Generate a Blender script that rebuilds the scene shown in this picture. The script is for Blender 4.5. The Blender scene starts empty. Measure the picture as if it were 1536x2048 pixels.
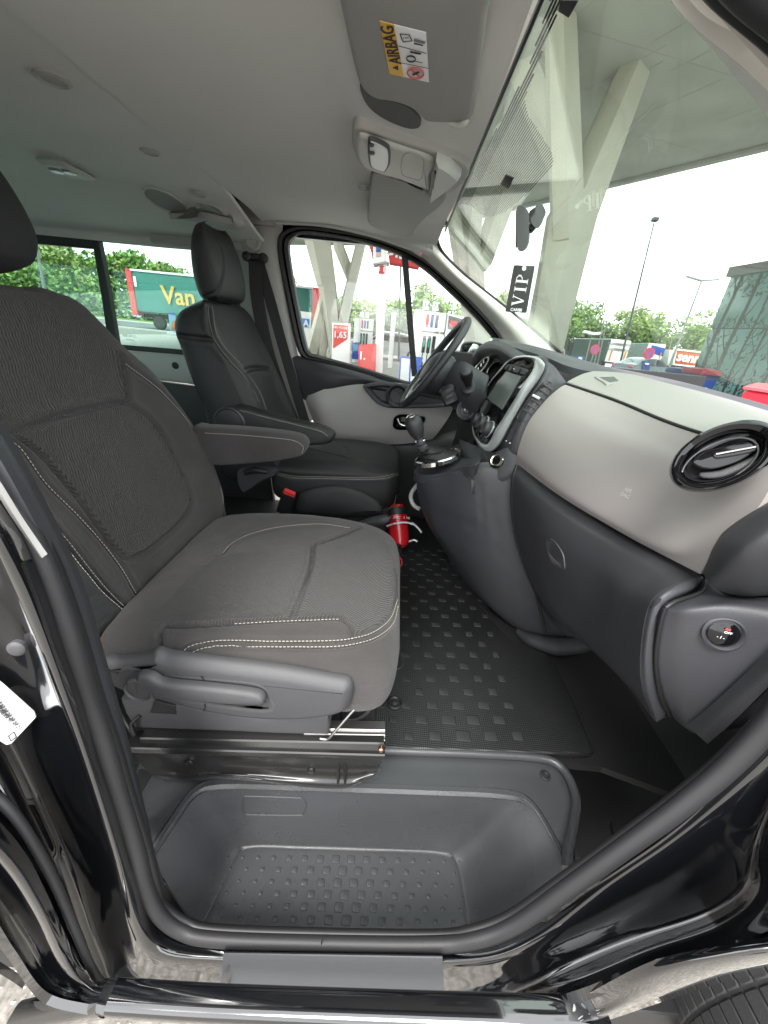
import bpy, bmesh, math, random
from mathutils import Vector, Matrix
from mathutils.bvhtree import BVHTree
from mathutils.kdtree import KDTree
from mathutils import noise
random.seed(7)
S = bpy.context.scene
C = S.collection
# ---------------------------------------------------------------- camera
PITCH, ROLL, CZ, FOC = math.radians(24.9), math.radians(5.7), 1.45, 769.0
_F = Vector((0, math.cos(PITCH), -math.sin(PITCH)))
_U0 = Vector((0, math.sin(PITCH), math.cos(PITCH)))
_R0 = Vector((1, 0, 0))
_R = math.cos(ROLL)*_R0 + math.sin(ROLL)*_U0
_U = -math.sin(ROLL)*_R0 + math.cos(ROLL)*_U0
CAM = Vector((0, 0, CZ))
cd = bpy.data.cameras.new('camera')
cam = bpy.data.objects.new('camera', cd); C.objects.link(cam)
cam.matrix_world = Matrix(((_R.x, _U.x, -_F.x, CAM.x), (_R.y, _U.y, -_F.y, CAM.y), (_R.z, _U.z, -_F.z, CAM.z), (0, 0, 0, 1)))
cd.sensor_fit = 'VERTICAL'; cd.sensor_height = 36; cd.lens = 36*FOC/2048
cd.clip_start = 0.02; cd.clip_end = 2000
S.camera = cam
S.render.resolution_x, S.render.resolution_y = 768, 1024
# ---------------------------------------------------------------- sky, sun, exposure
SUN_EL, SUN_ROT = math.radians(52), math.radians(200)
W = bpy.data.worlds.new('World'); S.world = W; W.use_nodes = True
wn, wl = W.node_tree.nodes, W.node_tree.links
wn.clear()
sky = wn.new('ShaderNodeTexSky'); sky.sky_type = 'NISHITA'; sky.sun_disc = False
sky.sun_elevation = SUN_EL; sky.sun_rotation = SUN_ROT; sky.air_density = 1.0; sky.dust_density = 1.5
tc = wn.new('ShaderNodeTexCoord')
mp = wn.new('ShaderNodeMapping'); mp.inputs['Scale'].default_value = (1.0, 1.0, 2.6)
nz = wn.new('ShaderNodeTexNoise'); nz.inputs['Scale'].default_value = 2.3; nz.inputs['Detail'].default_value = 8; nz.inputs['Roughness'].default_value = .55
cr = wn.new('ShaderNodeValToRGB'); cr.color_ramp.elements[0].position = .24; cr.color_ramp.elements[1].position = .45
mixc = wn.new('ShaderNodeMix'); mixc.data_type = 'RGBA'
mixc.inputs['B'].default_value = (12.0, 12.2, 12.4, 1)
bg = wn.new('ShaderNodeBackground'); bg.inputs['Strength'].default_value = 0.135
wo = wn.new('ShaderNodeOutputWorld')
wl.new(tc.outputs['Generated'], mp.inputs['Vector']); wl.new(mp.outputs[0], nz.inputs['Vector'])
wl.new(nz.outputs['Fac'], cr.inputs['Fac']); wl.new(cr.outputs['Color'], mixc.inputs['Factor'])
wl.new(sky.outputs[0], mixc.inputs['A']); wl.new(mixc.outputs['Result'], bg.inputs['Color']); wl.new(bg.outputs[0], wo.inputs[0])
sl = bpy.data.lights.new('sun', 'SUN'); sl.energy = 2.4; sl.angle = math.radians(24); sl.color = (1, .96, .9)
so = bpy.data.objects.new('sun', sl); C.objects.link(so)
_sd = Vector((math.sin(SUN_ROT)*math.cos(SUN_EL), math.cos(SUN_ROT)*math.cos(SUN_EL), math.sin(SUN_EL)))
so.rotation_euler = _sd.to_track_quat('Z', 'Y').to_euler()
so.location = (0, -5, 8)
S.view_settings.view_transform = 'Standard'; S.view_settings.look = 'None'
S.view_settings.exposure = 1.40; S.view_settings.gamma = 1
S.render.engine = 'CYCLES'
S.cycles.max_bounces = 8; S.cycles.transparent_max_bounces = 16
# ---------------------------------------------------------------- helpers
def ray(u, v):
    return _F + (u-768)/FOC*_R + (1024-v)/FOC*_U
def P(u, v, Y=None, X=None, Z=None, pl=None):
    """sight line of the survey photograph met with a surveyed plane, in metres"""
    d = ray(u, v)
    if Y is not None: t = Y/d.y
    elif X is not None: t = X/d.x
    elif Z is not None: t = (Z-CZ)/d.z
    else: t = (pl[0]-CAM).dot(pl[1])/d.dot(pl[1])
    return CAM + d*t
def V(*a): return Vector(a)
def cr1(p0, p1, p2, p3, t):
    t2, t3 = t*t, t*t*t
    return .5*((2*p1)+(-p0+p2)*t+(2*p0-5*p1+4*p2-p3)*t2+(-p0+3*p1-3*p2+p3)*t3)
def spl(pts, n=8, closed=False):
    L = len(pts); out = []
    if closed:
        for i in range(L):
            for k in range(n): out.append(cr1(pts[i-1], pts[i], pts[(i+1) % L], pts[(i+2) % L], k/n))
        return out
    e = [pts[0]*2-pts[1]]+list(pts)+[pts[-1]*2-pts[-2]]
    for i in range(L-1):
        for k in range(n): out.append(cr1(e[i], e[i+1], e[i+2], e[i+3], k/n))
    out.append(pts[-1].copy()); return out
def resamp(pts, n, closed=False):
    q = list(pts)+([pts[0]] if closed else [])
    d = [0]
    for a, b in zip(q, q[1:]): d.append(d[-1]+(b-a).length)
    T = d[-1]; out = []; j = 0
    m = n if closed else n-1
    for i in range(n):
        s = T*i/m
        while j < len(q)-2 and d[j+1] < s: j += 1
        f = (s-d[j])/max(1e-9, d[j+1]-d[j]); out.append(q[j].lerp(q[j+1], min(1, f)))
    return out
ROOT = {}
def empty(name, loc, label, cat, group=None):
    o = bpy.data.objects.new(name, None); C.objects.link(o); o.location = loc
    o.empty_display_size = .1
    o['label'] = label; o['category'] = cat
    if group: o['group'] = group
    ROOT[o.name] = Vector(loc); return o
def tag(o, label, cat, group=None):
    o['label'] = label; o['category'] = cat
    if group: o['group'] = group
    return o
def struct(o): o['kind'] = 'structure'; return o
def stuff(o): o['kind'] = 'stuff'; return o
def mk(name, verts, faces, mat, parent=None, smooth=True, angle=40, fm=None):
    me = bpy.data.meshes.new(name)
    me.from_pydata([tuple(v) for v in verts], [], faces)
    for m in (mat if isinstance(mat, (list, tuple)) else [mat]): me.materials.append(m)
    if fm:
        for i, p in enumerate(me.polygons): p.material_index = fm[i]
    me.validate(); me.update()
    bm = bmesh.new(); bm.from_mesh(me)
    bmesh.ops.recalc_face_normals(bm, faces=bm.faces)
    bm.to_mesh(me); bm.free()
    o = bpy.data.objects.new(name, me); C.objects.link(o)
    if smooth:
        for p in me.polygons: p.use_smooth = True
        try: me.set_sharp_from_angle(angle=math.radians(angle))
        except Exception: pass
    if parent is not None:
        o.parent = parent; o.location = -ROOT.get(parent.name, Vector((0, 0, 0)))
    return o
def mesh_copy(o, loc=None, parent=None):
    c = o.copy(); C.objects.link(c)
    if parent is not None: c.parent = parent
    if loc is not None: c.location = loc
    return c
def grid_faces(r, c, wrap=False, off=0):
    f = []
    for i in range(r-1):
        for j in range(c if wrap else c-1):
            k = (j+1) % c
            f.append((off+i*c+j, off+i*c+k, off+(i+1)*c+k, off+(i+1)*c+j))
    return f
def gridsurf(rows, nu, nv):
    R = [spl(r, nv) for r in rows]
    cols = [spl([R[i][j] for i in range(len(R))], nu) for j in range(len(R[0]))]
    return [[cols[j][i] for j in range(len(cols))] for i in range(len(cols[0]))]
def normals(G):
    N = []
    for i in range(len(G)):
        row = []
        for j in range(len(G[0])):
            a = G[min(i+1, len(G)-1)][j]-G[max(i-1, 0)][j]
            b = G[i][min(j+1, len(G[0])-1)]-G[i][max(j-1, 0)]
            n = a.cross(b)
            if n.length < 1e-9: n = CAM-G[i][j]
            n.normalize(); row.append(n)
        N.append(row)
    # consistent orientation: the side a person in the doorway sees
    s = sum(n.dot(CAM-g) for rn, rg in zip(N, G) for n, g in zip(rn, rg))
    if s < 0: N = [[-n for n in r] for r in N]
    return N
def groove(vs, ns, lines, depth, width, raise_=0.0):
    """press seams into a surface: vs, ns flat lists; lines = list of 3D polylines"""
    pts = [p for l in lines for p in resamp(l, max(2, int(sum((b-a).length for a, b in zip(l, l[1:]))/(width*.4))))]
    kd = KDTree(len(pts))
    for i, p in enumerate(pts): kd.insert(p, i)
    kd.balance()
    out = []
    for v, n in zip(vs, ns):
        _, _, d = kd.find(v)
        w = d/width
        out.append(v - n*depth*math.exp(-w*w*1.5) + n*raise_*math.exp(-(w-2.2)**2))
    return out
def patch(name, rows, mat, parent=None, nu=6, nv=6, th=.01, angle=50, lines=None, gd=.003, gw=.004):
    G = gridsurf(rows, nu, nv); N = normals(G)
    r, c = len(G), len(G[0])
    fv = [p for q in G for p in q]; fn = [p for q in N for p in q]
    if lines: 
        bv = BVHTree.FromPolygons(fv, grid_faces(r, c))
        L = [[cast(bv, *p) for p in l] for l in lines]
        fv = groove(fv, fn, [spl([p for p in l if p], 6) for l in L], gd, gw)
    bk = [p-n*th for p, n in zip([p for q in G for p in q], fn)]
    vs = fv+bk; o = r*c
    F = grid_faces(r, c)+[tuple(reversed(f)) for f in grid_faces(r, c, off=o)]
    for j in range(c-1):
        F.append((j, j+1, o+j+1, o+j)); a = (r-1)*c; F.append((a+j+1, a+j, o+a+j, o+a+j+1))
    for i in range(r-1):
        F.append((i*c, o+i*c, o+(i+1)*c, (i+1)*c)); b = c-1; F.append((i*c+b, (i+1)*c+b, o+(i+1)*c+b, o+i*c+b))
    ob = mk(name, vs, F, mat, parent, angle=angle)
    return ob
def cast(bv, u, v):
    h = bv.ray_cast(CAM, ray(u, v).normalized())
    return h[0]
def bvh_of(o, parent_off=None):
    off = Vector((0, 0, 0))
    p = o.parent
    if p is not None: off = ROOT.get(p.name, Vector((0, 0, 0)))+o.location
    return BVHTree.FromPolygons([v.co+off for v in o.data.vertices], [tuple(f.vertices) for f in o.data.polygons])
def loft(name, loops, mat, parent=None, cap0=True, cap1=True, angle=40, closed=True, smooth=True):
    n = len(loops[0]); vs = [p for l in loops for p in l]
    F = grid_faces(len(loops), n, wrap=closed)
    if cap0: F.append(tuple(reversed(range(n))))
    if cap1: F.append(tuple(range((len(loops)-1)*n, len(loops)*n)))
    return mk(name, vs, F, mat, parent, smooth=smooth, angle=angle)
def torus_loft(name, loops, mat, parent=None, angle=40):
    """loops connected round (last to first): a solid ring"""
    n = len(loops[0]); vs = [p for l in loops for p in l]
    return mk(name, vs, grid_faces(len(loops), n, wrap=True)+[(((len(loops)-1)*n+j), ((len(loops)-1)*n+(j+1) % n), (j+1) % n, j) for j in range(n)], mat, parent, angle=angle)
def inset(loop, d, nrm, fwd=0):
    """offset a roughly planar closed loop inwards by d and along nrm by fwd"""
    n = len(loop); out = []
    cen = sum(loop, Vector((0, 0, 0)))/n
    for i in range(n):
        t = (loop[(i+1) % n]-loop[i-1]).normalized()
        s = nrm.cross(t).normalized()
        out.append(loop[i]+s*d+nrm*fwd)
    if sum((o-cen).length for o in out) > sum((o-cen).length for o in loop) and d > 0 or (sum((o-cen).length for o in out) < sum((o-cen).length for o in loop) and d < 0):
        out = []
        for i in range(n):
            t = (loop[(i+1) % n]-loop[i-1]).normalized()
            s = -nrm.cross(t).normalized()
            out.append(loop[i]+s*d+nrm*fwd)
    return out
def plate(name, loop, mat, parent, back, bev=.003, angle=50):
    """solid slab: loop = front outline, back = vector to the rear face"""
    nrm = -back.normalized()
    b = min(bev, back.length*.45)
    L = [[p+back for p in loop], [p+back.normalized()*b for p in loop], inset(loop, b, nrm, -b*.3), inset(loop, b*2.2, nrm, 0)]
    return loft(name, L, mat, parent, angle=angle)
def frames(path, up):
    out = []; n = len(path)
    for i in range(n):
        t = (path[min(i+1, n-1)]-path[max(i-1, 0)]).normalized()
        s = t.cross(up)
        s = s.normalized() if s.length > 1e-6 else Vector((1, 0, 0))
        out.append((s, s.cross(t).normalized()))
    return out
def sweep(name, path, prof, mat, parent=None, up=V(0, 0, 1), closed=False, scale=None, angle=50):
    n = len(path)
    if closed:
        fr = []
        for i in range(n):
            t = (path[(i+1) % n]-path[i-1]).normalized(); s = t.cross(up).normalized(); fr.append((s, s.cross(t)))
    else: fr = frames(path, up)
    loops = []
    for i, p in enumerate(path):
        k = scale[i] if scale else 1
        loops.append([p+fr[i][0]*a*k+fr[i][1]*b*k for a, b in prof])
    return torus_loft(name, loops, mat, parent, angle) if closed else loft(name, loops, mat, parent, angle=angle)
def circ(r, n=12, rx=None): return [(math.cos(2*math.pi*i/n)*r, math.sin(2*math.pi*i/n)*(rx or r)) for i in range(n)]
def tube(name, pts, r, mat, parent=None, n=10, sm=6, closed=False, up=V(0.13, 0.2, 1)):
    path = spl(pts, sm, closed) if sm > 1 else pts
    sc = None
    if isinstance(r, (list, tuple)):
        m = len(path); sc = []
        for i in range(m):
            f = i/(m-1)*(len(r)-1); k = min(int(f), len(r)-2); sc.append(r[k]+(r[k+1]-r[k])*(f-k))
        r = 1
    return sweep(name, path, circ(r, n), mat, parent, up=up, closed=closed, scale=sc)
def sq(w, h, r, n=4):
    """rounded rectangle profile"""
    out = []
    for cx, cy, a0 in ((w-r, h-r, 0), (-w+r, h-r, 90), (-w+r, -h+r, 180), (w-r, -h+r, 270)):
        for k in range(n+1):
            a = math.radians(a0+90*k/n); out.append((cx+r*math.cos(a), cy+r*math.sin(a)))
    return out
def box(name, c, s, mat, parent=None, r=.003, ax=None, seg=2):
    """rounded box: centre, full sizes; ax = (x,y,z) axes"""
    ax = ax or (V(1, 0, 0), V(0, 1, 0), V(0, 0, 1))
    r = min(r, min(s)*.49)
    pr = sq(s[0]/2, s[1]/2, r, seg); L = []
    for z, k in ((-s[2]/2, r), (-s[2]/2+r, 0), (s[2]/2-r, 0), (s[2]/2, r)):
        L.append([V(*c)+ax[0]*(a*(1-2*k/s[0]))+ax[1]*(b*(1-2*k/s[1]))+ax[2]*z for a, b in pr])
    return loft(name, L, mat, parent, angle=35)
def bar(name, a, b, w, h, mat, parent=None, up=V(0, 0, 1), w2=None, h2=None, r=None):
    t = (b-a).normalized(); s = t.cross(up)
    s = s.normalized() if s.length > 1e-5 else V(1, 0, 0)
    n = s.cross(t)
    w2 = w2 or w; h2 = h2 or h; r = r if r is not None else min(w, h)*.15
    return loft(name, [[a+s*x+n*y for x, y in sq(w/2, h/2, r, 1)], [b+s*x+n*y for x, y in sq(w2/2, h2/2, r, 1)]], mat, parent, angle=30)
def lathe(name, base, axis, prof, mat, parent=None, n=32, angle=35, cap=True):
    """prof = [(radius, height along axis)]"""
    axis = axis.normalized(); s = axis.orthogonal().normalized(); t = axis.cross(s)
    L = [[base+axis*h+(s*math.cos(2*math.pi*i/n)+t*math.sin(2*math.pi*i/n))*max(r, 1e-4) for i in range(n)] for r, h in prof]
    return loft(name, L, mat, parent, cap0=cap, cap1=cap, angle=angle)
def dashes(name, lines, mat, parent, ln=.0045, gap=.0025, r=.0006, lift=None):
    vs = []; F = []
    for l in lines:
        T = sum((b-a).length for a, b in zip(l, l[1:])); n = max(2, int(T/(ln+gap)))
        q = resamp(l, n*2)
        for i in range(0, len(q)-1, 2):
            a = q[i]; b = a+(q[i+1]-a).normalized()*ln; t = (b-a).normalized()
            s = t.cross(CAM-a).normalized(); u = s.cross(t)
            if u.dot(CAM-a) < 0: u = -u
            k = len(vs); u = u*r
            for p in (a, b):
                vs += [p+s*r, p+u+s*r*.4, p+u-s*r*.4, p-s*r]
            F += [(k, k+1, k+5, k+4), (k+1, k+2, k+6, k+5), (k+2, k+3, k+7, k+6), (k+3, k, k+4, k+7), (k, k+1, k+2, k+3), (k+4, k+5, k+6, k+7)]
    o = mk(name, vs, F, mat, parent); stuff(o) if parent is not None else 0
    return o
def text(name, s, org, right, up, size, mat, parent=None, ext=.0008, bold=0, align='CENTER', xs=1):
    cu = bpy.data.curves.new(name, 'FONT'); cu.body = s; cu.size = size; cu.extrude = ext; cu.align_x = align; cu.align_y = 'CENTER'
    cu.offset = bold*size; cu.resolution_u = 2
    t = bpy.data.objects.new(name, cu); C.objects.link(t)
    dg = bpy.context.evaluated_depsgraph_get(); me = bpy.data.meshes.new_from_object(t.evaluated_get(dg))
    bpy.data.objects.remove(t); bpy.data.curves.remove(cu)
    right = right.normalized(); up = (up-right*up.dot(right)).normalized(); n = right.cross(up)
    vs = [org+right*v.co.x*xs+up*v.co.y+n*v.co.z for v in me.vertices]
    fs = [tuple(p.vertices) for p in me.polygons]
    bpy.data.meshes.remove(me)
    return mk(name, vs, fs, mat, parent, smooth=False)
# ---------------------------------------------------------------- materials
def mat(name, col, rough=.6, metal=0, bump=0, bscale=400, kind='noise', coat=0, var=0, vscale=8, spec=.5, sheen=0, det=3, aniso=(1, 1, 1), rvar=0):
    m = bpy.data.materials.new(name); m.use_nodes = True
    nt = m.node_tree; b = nt.nodes['Principled BSDF']
    b.inputs['Base Color'].default_value = (*col, 1); b.inputs['Roughness'].default_value = rough; b.inputs['Metallic'].default_value = metal
    b.inputs['Specular IOR Level'].default_value = spec
    if coat: b.inputs['Coat Weight'].default_value = coat; b.inputs['Coat Roughness'].default_value = .04
    if sheen: b.inputs['Sheen Weight'].default_value = sheen; b.inputs['Sheen Roughness'].default_value = .5
    tcn = nt.nodes.new('ShaderNodeTexCoord'); mpn = nt.nodes.new('ShaderNodeMapping'); mpn.inputs['Scale'].default_value = aniso
    nt.links.new(tcn.outputs['Object'], mpn.inputs['Vector'])
    if bump:
        if kind == 'noise':
            t = nt.nodes.new('ShaderNodeTexNoise'); t.inputs['Scale'].default_value = bscale; t.inputs['Detail'].default_value = det; out = t.outputs['Fac']
        elif kind == 'voronoi':
            t = nt.nodes.new('ShaderNodeTexVoronoi'); t.inputs['Scale'].default_value = bscale; out = t.outputs['Distance']
        elif kind == 'dots':
            t = nt.nodes.new('ShaderNodeTexVoronoi'); t.inputs['Scale'].default_value = bscale; t.inputs['Randomness'].default_value = 0; out = t.outputs['Distance']
        elif kind == 'wave':
            t = nt.nodes.new('ShaderNodeTexWave'); t.inputs['Scale'].default_value = bscale; t.inputs['Distortion'].default_value = 1.5; t.inputs['Detail'].default_value = 2; out = t.outputs['Fac']
        nt.links.new(mpn.outputs[0], t.inputs['Vector'])
        bp = nt.nodes.new('ShaderNodeBump'); bp.inputs['Strength'].default_value = bump; bp.inputs['Distance'].default_value = .002
        nt.links.new(out, bp.inputs['Height']); nt.links.new(bp.outputs[0], b.inputs['Normal'])
    if var or rvar:
        t2 = nt.nodes.new('ShaderNodeTexNoise'); t2.inputs['Scale'].default_value = vscale; t2.inputs['Detail'].default_value = 6
        nt.links.new(tcn.outputs['Object'], t2.inputs['Vector'])
    if var:
        r = nt.nodes.new('ShaderNodeMapRange'); r.inputs['From Min'].default_value = .3; r.inputs['From Max'].default_value = .7
        r.inputs['To Min'].default_value = 1-var; r.inputs['To Max'].default_value = 1+var
        mx = nt.nodes.new('ShaderNodeVectorMath'); mx.operation = 'SCALE'; mx.inputs[0].default_value = col
        nt.links.new(t2.outputs['Fac'], r.inputs['Value']); nt.links.new(r.outputs[0], mx.inputs['Scale']); nt.links.new(mx.outputs[0], b.inputs['Base Color'])
    if rvar:
        r = nt.nodes.new('ShaderNodeMapRange'); r.inputs['From Min'].default_value = .3; r.inputs['From Max'].default_value = .7
        r.inputs['To Min'].default_value = max(0, rough-rvar); r.inputs['To Max'].default_value = rough+rvar
        nt.links.new(t2.outputs['Fac'], r.inputs['Value']); nt.links.new(r.outputs[0], b.inputs['Roughness'])
    return m
def glassmat(name, tint, refl=1.0):
    m = bpy.data.materials.new(name); m.use_nodes = True; nt = m.node_tree; nt.nodes.clear()
    o = nt.nodes.new('ShaderNodeOutputMaterial'); mx = nt.nodes.new('ShaderNodeMixShader')
    tr = nt.nodes.new('ShaderNodeBsdfTransparent'); tr.inputs[0].default_value = (*tint, 1)
    gl = nt.nodes.new('ShaderNodeBsdfGlossy'); gl.inputs['Roughness'].default_value = .01; gl.inputs['Color'].default_value = (refl, refl, refl, 1)
    lw = nt.nodes.new('ShaderNodeLayerWeight'); lw.inputs[0].default_value = .5
    pw = nt.nodes.new('ShaderNodeMath'); pw.operation = 'POWER'; pw.inputs[1].default_value = 5
    ma = nt.nodes.new('ShaderNodeMath'); ma.operation = 'MULTIPLY_ADD'; ma.inputs[1].default_value = .8; ma.inputs[2].default_value = .068
    nt.links.new(lw.outputs['Facing'], pw.inputs[0]); nt.links.new(pw.outputs[0], ma.inputs[0])
    nt.links.new(ma.outputs[0], mx.inputs[0]); nt.links.new(tr.outputs[0], mx.inputs[1]); nt.links.new(gl.outputs[0], mx.inputs[2]); nt.links.new(mx.outputs[0], o.inputs[0])
    return m
M = dict(
 liner=mat('headliner_cloth', (.56, .555, .54), .95, bump=.25, bscale=900, var=.05, vscale=3, sheen=.2),
 trim=mat('light_grey_trim', (.36, .35, .335), .55, bump=.15, bscale=700),
 visor=mat('visor_vinyl', (.27, .265, .255), .6, bump=.15, bscale=900),
 whiteplast=mat('pale_plastic', (.46, .46, .44), .45, bump=.05, bscale=500),
 dash=mat('dash_light_grey', (.265, .245, .238), .55, bump=.12, bscale=900),
 dashtop=mat('dash_top_grey', (.235, .225, .212), .5, bump=.2, bscale=700),
 dark=mat('dark_grained_plastic', (.028, .029, .033), .42, bump=.35, bscale=800, rvar=.06, vscale=5),
 dark2=mat('charcoal_plastic', (.038, .039, .045), .48, bump=.3, bscale=900, rvar=.05, vscale=5),
 black=mat('black_plastic', (.012, .012, .013), .5, bump=.15, bscale=600),
 gloss=mat('gloss_black', (.004, .004, .005), .05, spec=.5),
 paint=mat('black_paint', (.0045, .0048, .006), .07, coat=1, spec=.9, rvar=.03, vscale=9),
 rubber=mat('seal_rubber', (.018, .018, .020), .55, bump=.15, bscale=500),
 rubberd=mat('dark_seal', (.010, .010, .011), .5),
 silver=mat('satin_silver', (.62, .63, .64), .36, metal=.7),
 chrome=mat('chrome', (.8, .8, .8), .1, metal=1),
 steel=mat('zinc_steel', (.30, .30, .29), .38, metal=1),
 fabric=mat('charcoal_fabric', (.041, .0375, .037), .95, bump=.9, bscale=420, var=.18, vscale=9, sheen=.12),
 leather=mat('black_leatherette', (.020, .020, .021), .40, bump=.5, bscale=700, kind='voronoi'),
 pillar=mat('pillar_trim', (.50, .485, .45), .5, bump=.15, bscale=700),
 stitch=mat('pale_thread', (.55, .52, .45), .8),
 stitchd=mat('grey_thread', (.16, .155, .15), .8),
 red=mat('red_paint', (.55, .012, .02), .25, coat=.4),
 redmatt=mat('signal_red', (.6, .03, .035), .5),
 white=mat('white_paint', (.8, .8, .8), .4),
 blue=mat('blue_paint', (.01, .06, .33), .4),
 navy=mat('navy_bin', (.015, .045, .18), .5),
 step=mat('step_plastic', (.043, .045, .049), .27, bump=.3, bscale=900, rvar=.07, vscale=6, var=.1),
 grey=mat('grey_plastic', (.052, .052, .056), .45, bump=.4, bscale=900),
 label=mat('label_white', (.75, .76, .78), .35),
 ink=mat('black_ink', (.02, .02, .02), .6),
 orange=mat('warning_amber', (.75, .42, .05), .5),
 screen=mat('screen', (.10, .115, .11), .35),
 webbing=mat('belt_webbing', (.012, .012, .012), .7, bump=.4, bscale=900),
)
GW = glassmat('windscreen_glass', (.83, .89, .85)); GS = glassmat('side_glass', (.92, .955, .935)); GT = glassmat('rear_glass', (.66, .79, .76))
GC = glassmat('clear_glass', (.9, .93, .93))
def weave(name, col, scale, ang, strength=.9):
    m = mat(name, col, .95, bump=.7, bscale=500, sheen=.12)
    nt = m.node_tree; b = nt.nodes['Principled BSDF']
    tcn = nt.nodes['Texture Coordinate'] if 'Texture Coordinate' in nt.nodes else nt.nodes.new('ShaderNodeTexCoord')
    mp2 = nt.nodes.new('ShaderNodeMapping'); mp2.inputs['Rotation'].default_value = ang
    nt.links.new(tcn.outputs['Object'], mp2.inputs['Vector'])
    w = nt.nodes.new('ShaderNodeTexWave'); w.inputs['Scale'].default_value = scale; w.inputs['Distortion'].default_value = 2.2; w.inputs['Detail'].default_value = 2; w.inputs['Detail Scale'].default_value = .6
    nt.links.new(mp2.outputs[0], w.inputs['Vector'])
    bp = nt.nodes.new('ShaderNodeBump'); bp.inputs['Strength'].default_value = strength; bp.inputs['Distance'].default_value = .003
    old = [n for n in nt.nodes if n.type == 'BUMP' and n != bp][0]
    nt.links.new(w.outputs['Fac'], bp.inputs['Height']); nt.links.new(old.outputs[0], bp.inputs['Normal']); nt.links.new(bp.outputs[0], b.inputs['Normal'])
    r = nt.nodes.new('ShaderNodeMapRange'); r.inputs['To Min'].default_value = .68; r.inputs['To Max'].default_value = 1.25
    mx = nt.nodes.new('ShaderNodeVectorMath'); mx.operation = 'SCALE'; mx.inputs[0].default_value = col
    nt.links.new(w.outputs['Fac'], r.inputs['Value']); nt.links.new(r.outputs[0], mx.inputs['Scale']); nt.links.new(mx.outputs[0], b.inputs['Base Color'])
    return m
M['weave'] = weave('ribbed_seat_fabric', (.039, .0358, .0355), 90, (0.3, .4, .75), .9)
# ================================================================ VAN SHELL
VAN = empty('van', (-.4, 1.1, 0), 'black passenger van seen through its open front passenger door', 'van')
def Y(u, v, y): return P(u, v, Y=y)
def YY(l): return [P(a[0], a[1], Y=a[2]) for a in l]
def ZZ(l, z): return [P(a[0], a[1], Z=z) for a in l]
def hl_z(x, y):
    z = 1.822
    s = 1/(1+math.exp(-(x+.135)/.012)); q = 1/(1+math.exp(-(y-.74)/.03)); q2 = 1/(1+math.exp((y-1.5)/.05))
    z -= .020*s*q*q2
    return z
# front headliner
edge = YY([(470, 448, 1.93), (520, 448, 1.93), (580, 450, 1.93), (650, 455, 1.93), (740, 474, 1.92), (812, 498, 1.90), (862, 512, 1.87)])
rows = []
for k, e in enumerate(edge):
    x = -.61+(.115+.61)*k/6
    ex = V(min(e.x, x+.03) if k else -.61, e.y, e.z)
    r = [V(x, y, 1.822) for y in (.2, .5, .8, 1.1, 1.4, 1.6, 1.74)]
    r += [V(x*.6+ex.x*.4, 1.86, (1.81+ex.z)/2+.008), V(x*.1+ex.x*.9, ex.y-.01, ex.z+.012), ex]
    rows.append(r)
G = gridsurf(rows, 20, 10)
hv = [V(p.x, p.y, p.z-(1.822-hl_z(p.x, p.y)) if p.y < 1.72 else p.z) for g in G for p in g]
n1 = len(hv)
hv2 = [V(p.x, p.y, p.z+.02) for p in hv]
rN, cN = len(G), len(G[0])
hf = grid_faces(rN, cN)+grid_faces(rN, cN, off=n1)
hf += [(j, j+1, n1+j+1, n1+j) for j in range(cN-1)]+[((rN-1)*cN+j, (rN-1)*cN+j+1, n1+(rN-1)*cN+j+1, n1+(rN-1)*cN+j) for j in range(cN-1)]
hl = mk('headliner', hv+hv2, hf, M['liner'], VAN)
HBV = BVHTree.FromPolygons(hv, grid_faces(rN, cN))
# header strip between headliner and glass
sweep('header_strip', [V(.125, y, 1.822) for y in (.3, .6, .9, 1.2, 1.5, 1.7, 1.8)], sq(.0025, .004, .001), M['rubberd'], VAN)
# rear headliner
rows = []
for x in (-.613, -1.0, -1.4, -1.9, -2.5, -3.2):
    rows.append([V(x, .2, 1.826), V(x, .8, 1.826), V(x, 1.3, 1.824), V(x, 1.52, 1.818), V(x, 1.62, 1.800), V(x, 1.74, 1.775), V(x, 1.86, 1.752), V(x, 1.955, 1.735), V(x, 1.965, 1.70)])
rows = [[V(p.x, p.y, p.z) for p in r] for r in rows]
RH = patch('rear_headliner', rows, M['liner'], VAN, nu=8, nv=8, th=.015)
box('roof_seam', (-.6115, 1.0, 1.826), (.004, 1.75, .004), M['rubberd'], VAN, r=.001)
# steel roof above, rear end, near-side rear wall, floor
box('roof_rail', (-1.62, 1.99, 1.835), (3.3, .05, .10), M['paint'], VAN, r=.01)
box('roof', (-1.6, 1.1, 1.90), (3.35, 1.75, .06), M['paint'], VAN, r=.025)
box('rear_wall', (-3.25, 1.1, 1.15), (.05, 1.75, 1.4), M['dark2'], VAN)
# near side rear wall with window openings
box('rear_side_wall', (-2.0, .33, .88), (2.5, .06, .74), M['dark2'], VAN)
box('rear_side_rail', (-2.0, .36, 1.78), (2.5, .05, .12), M['dark2'], VAN)
box('side_window', (-2.0, .34, 1.48), (2.4, .006, .5), GT, VAN, r=.001)
box('door_pillar', (-.86, .35, 1.2), (.12, .06, 1.3), M['dark2'], VAN)
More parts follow.
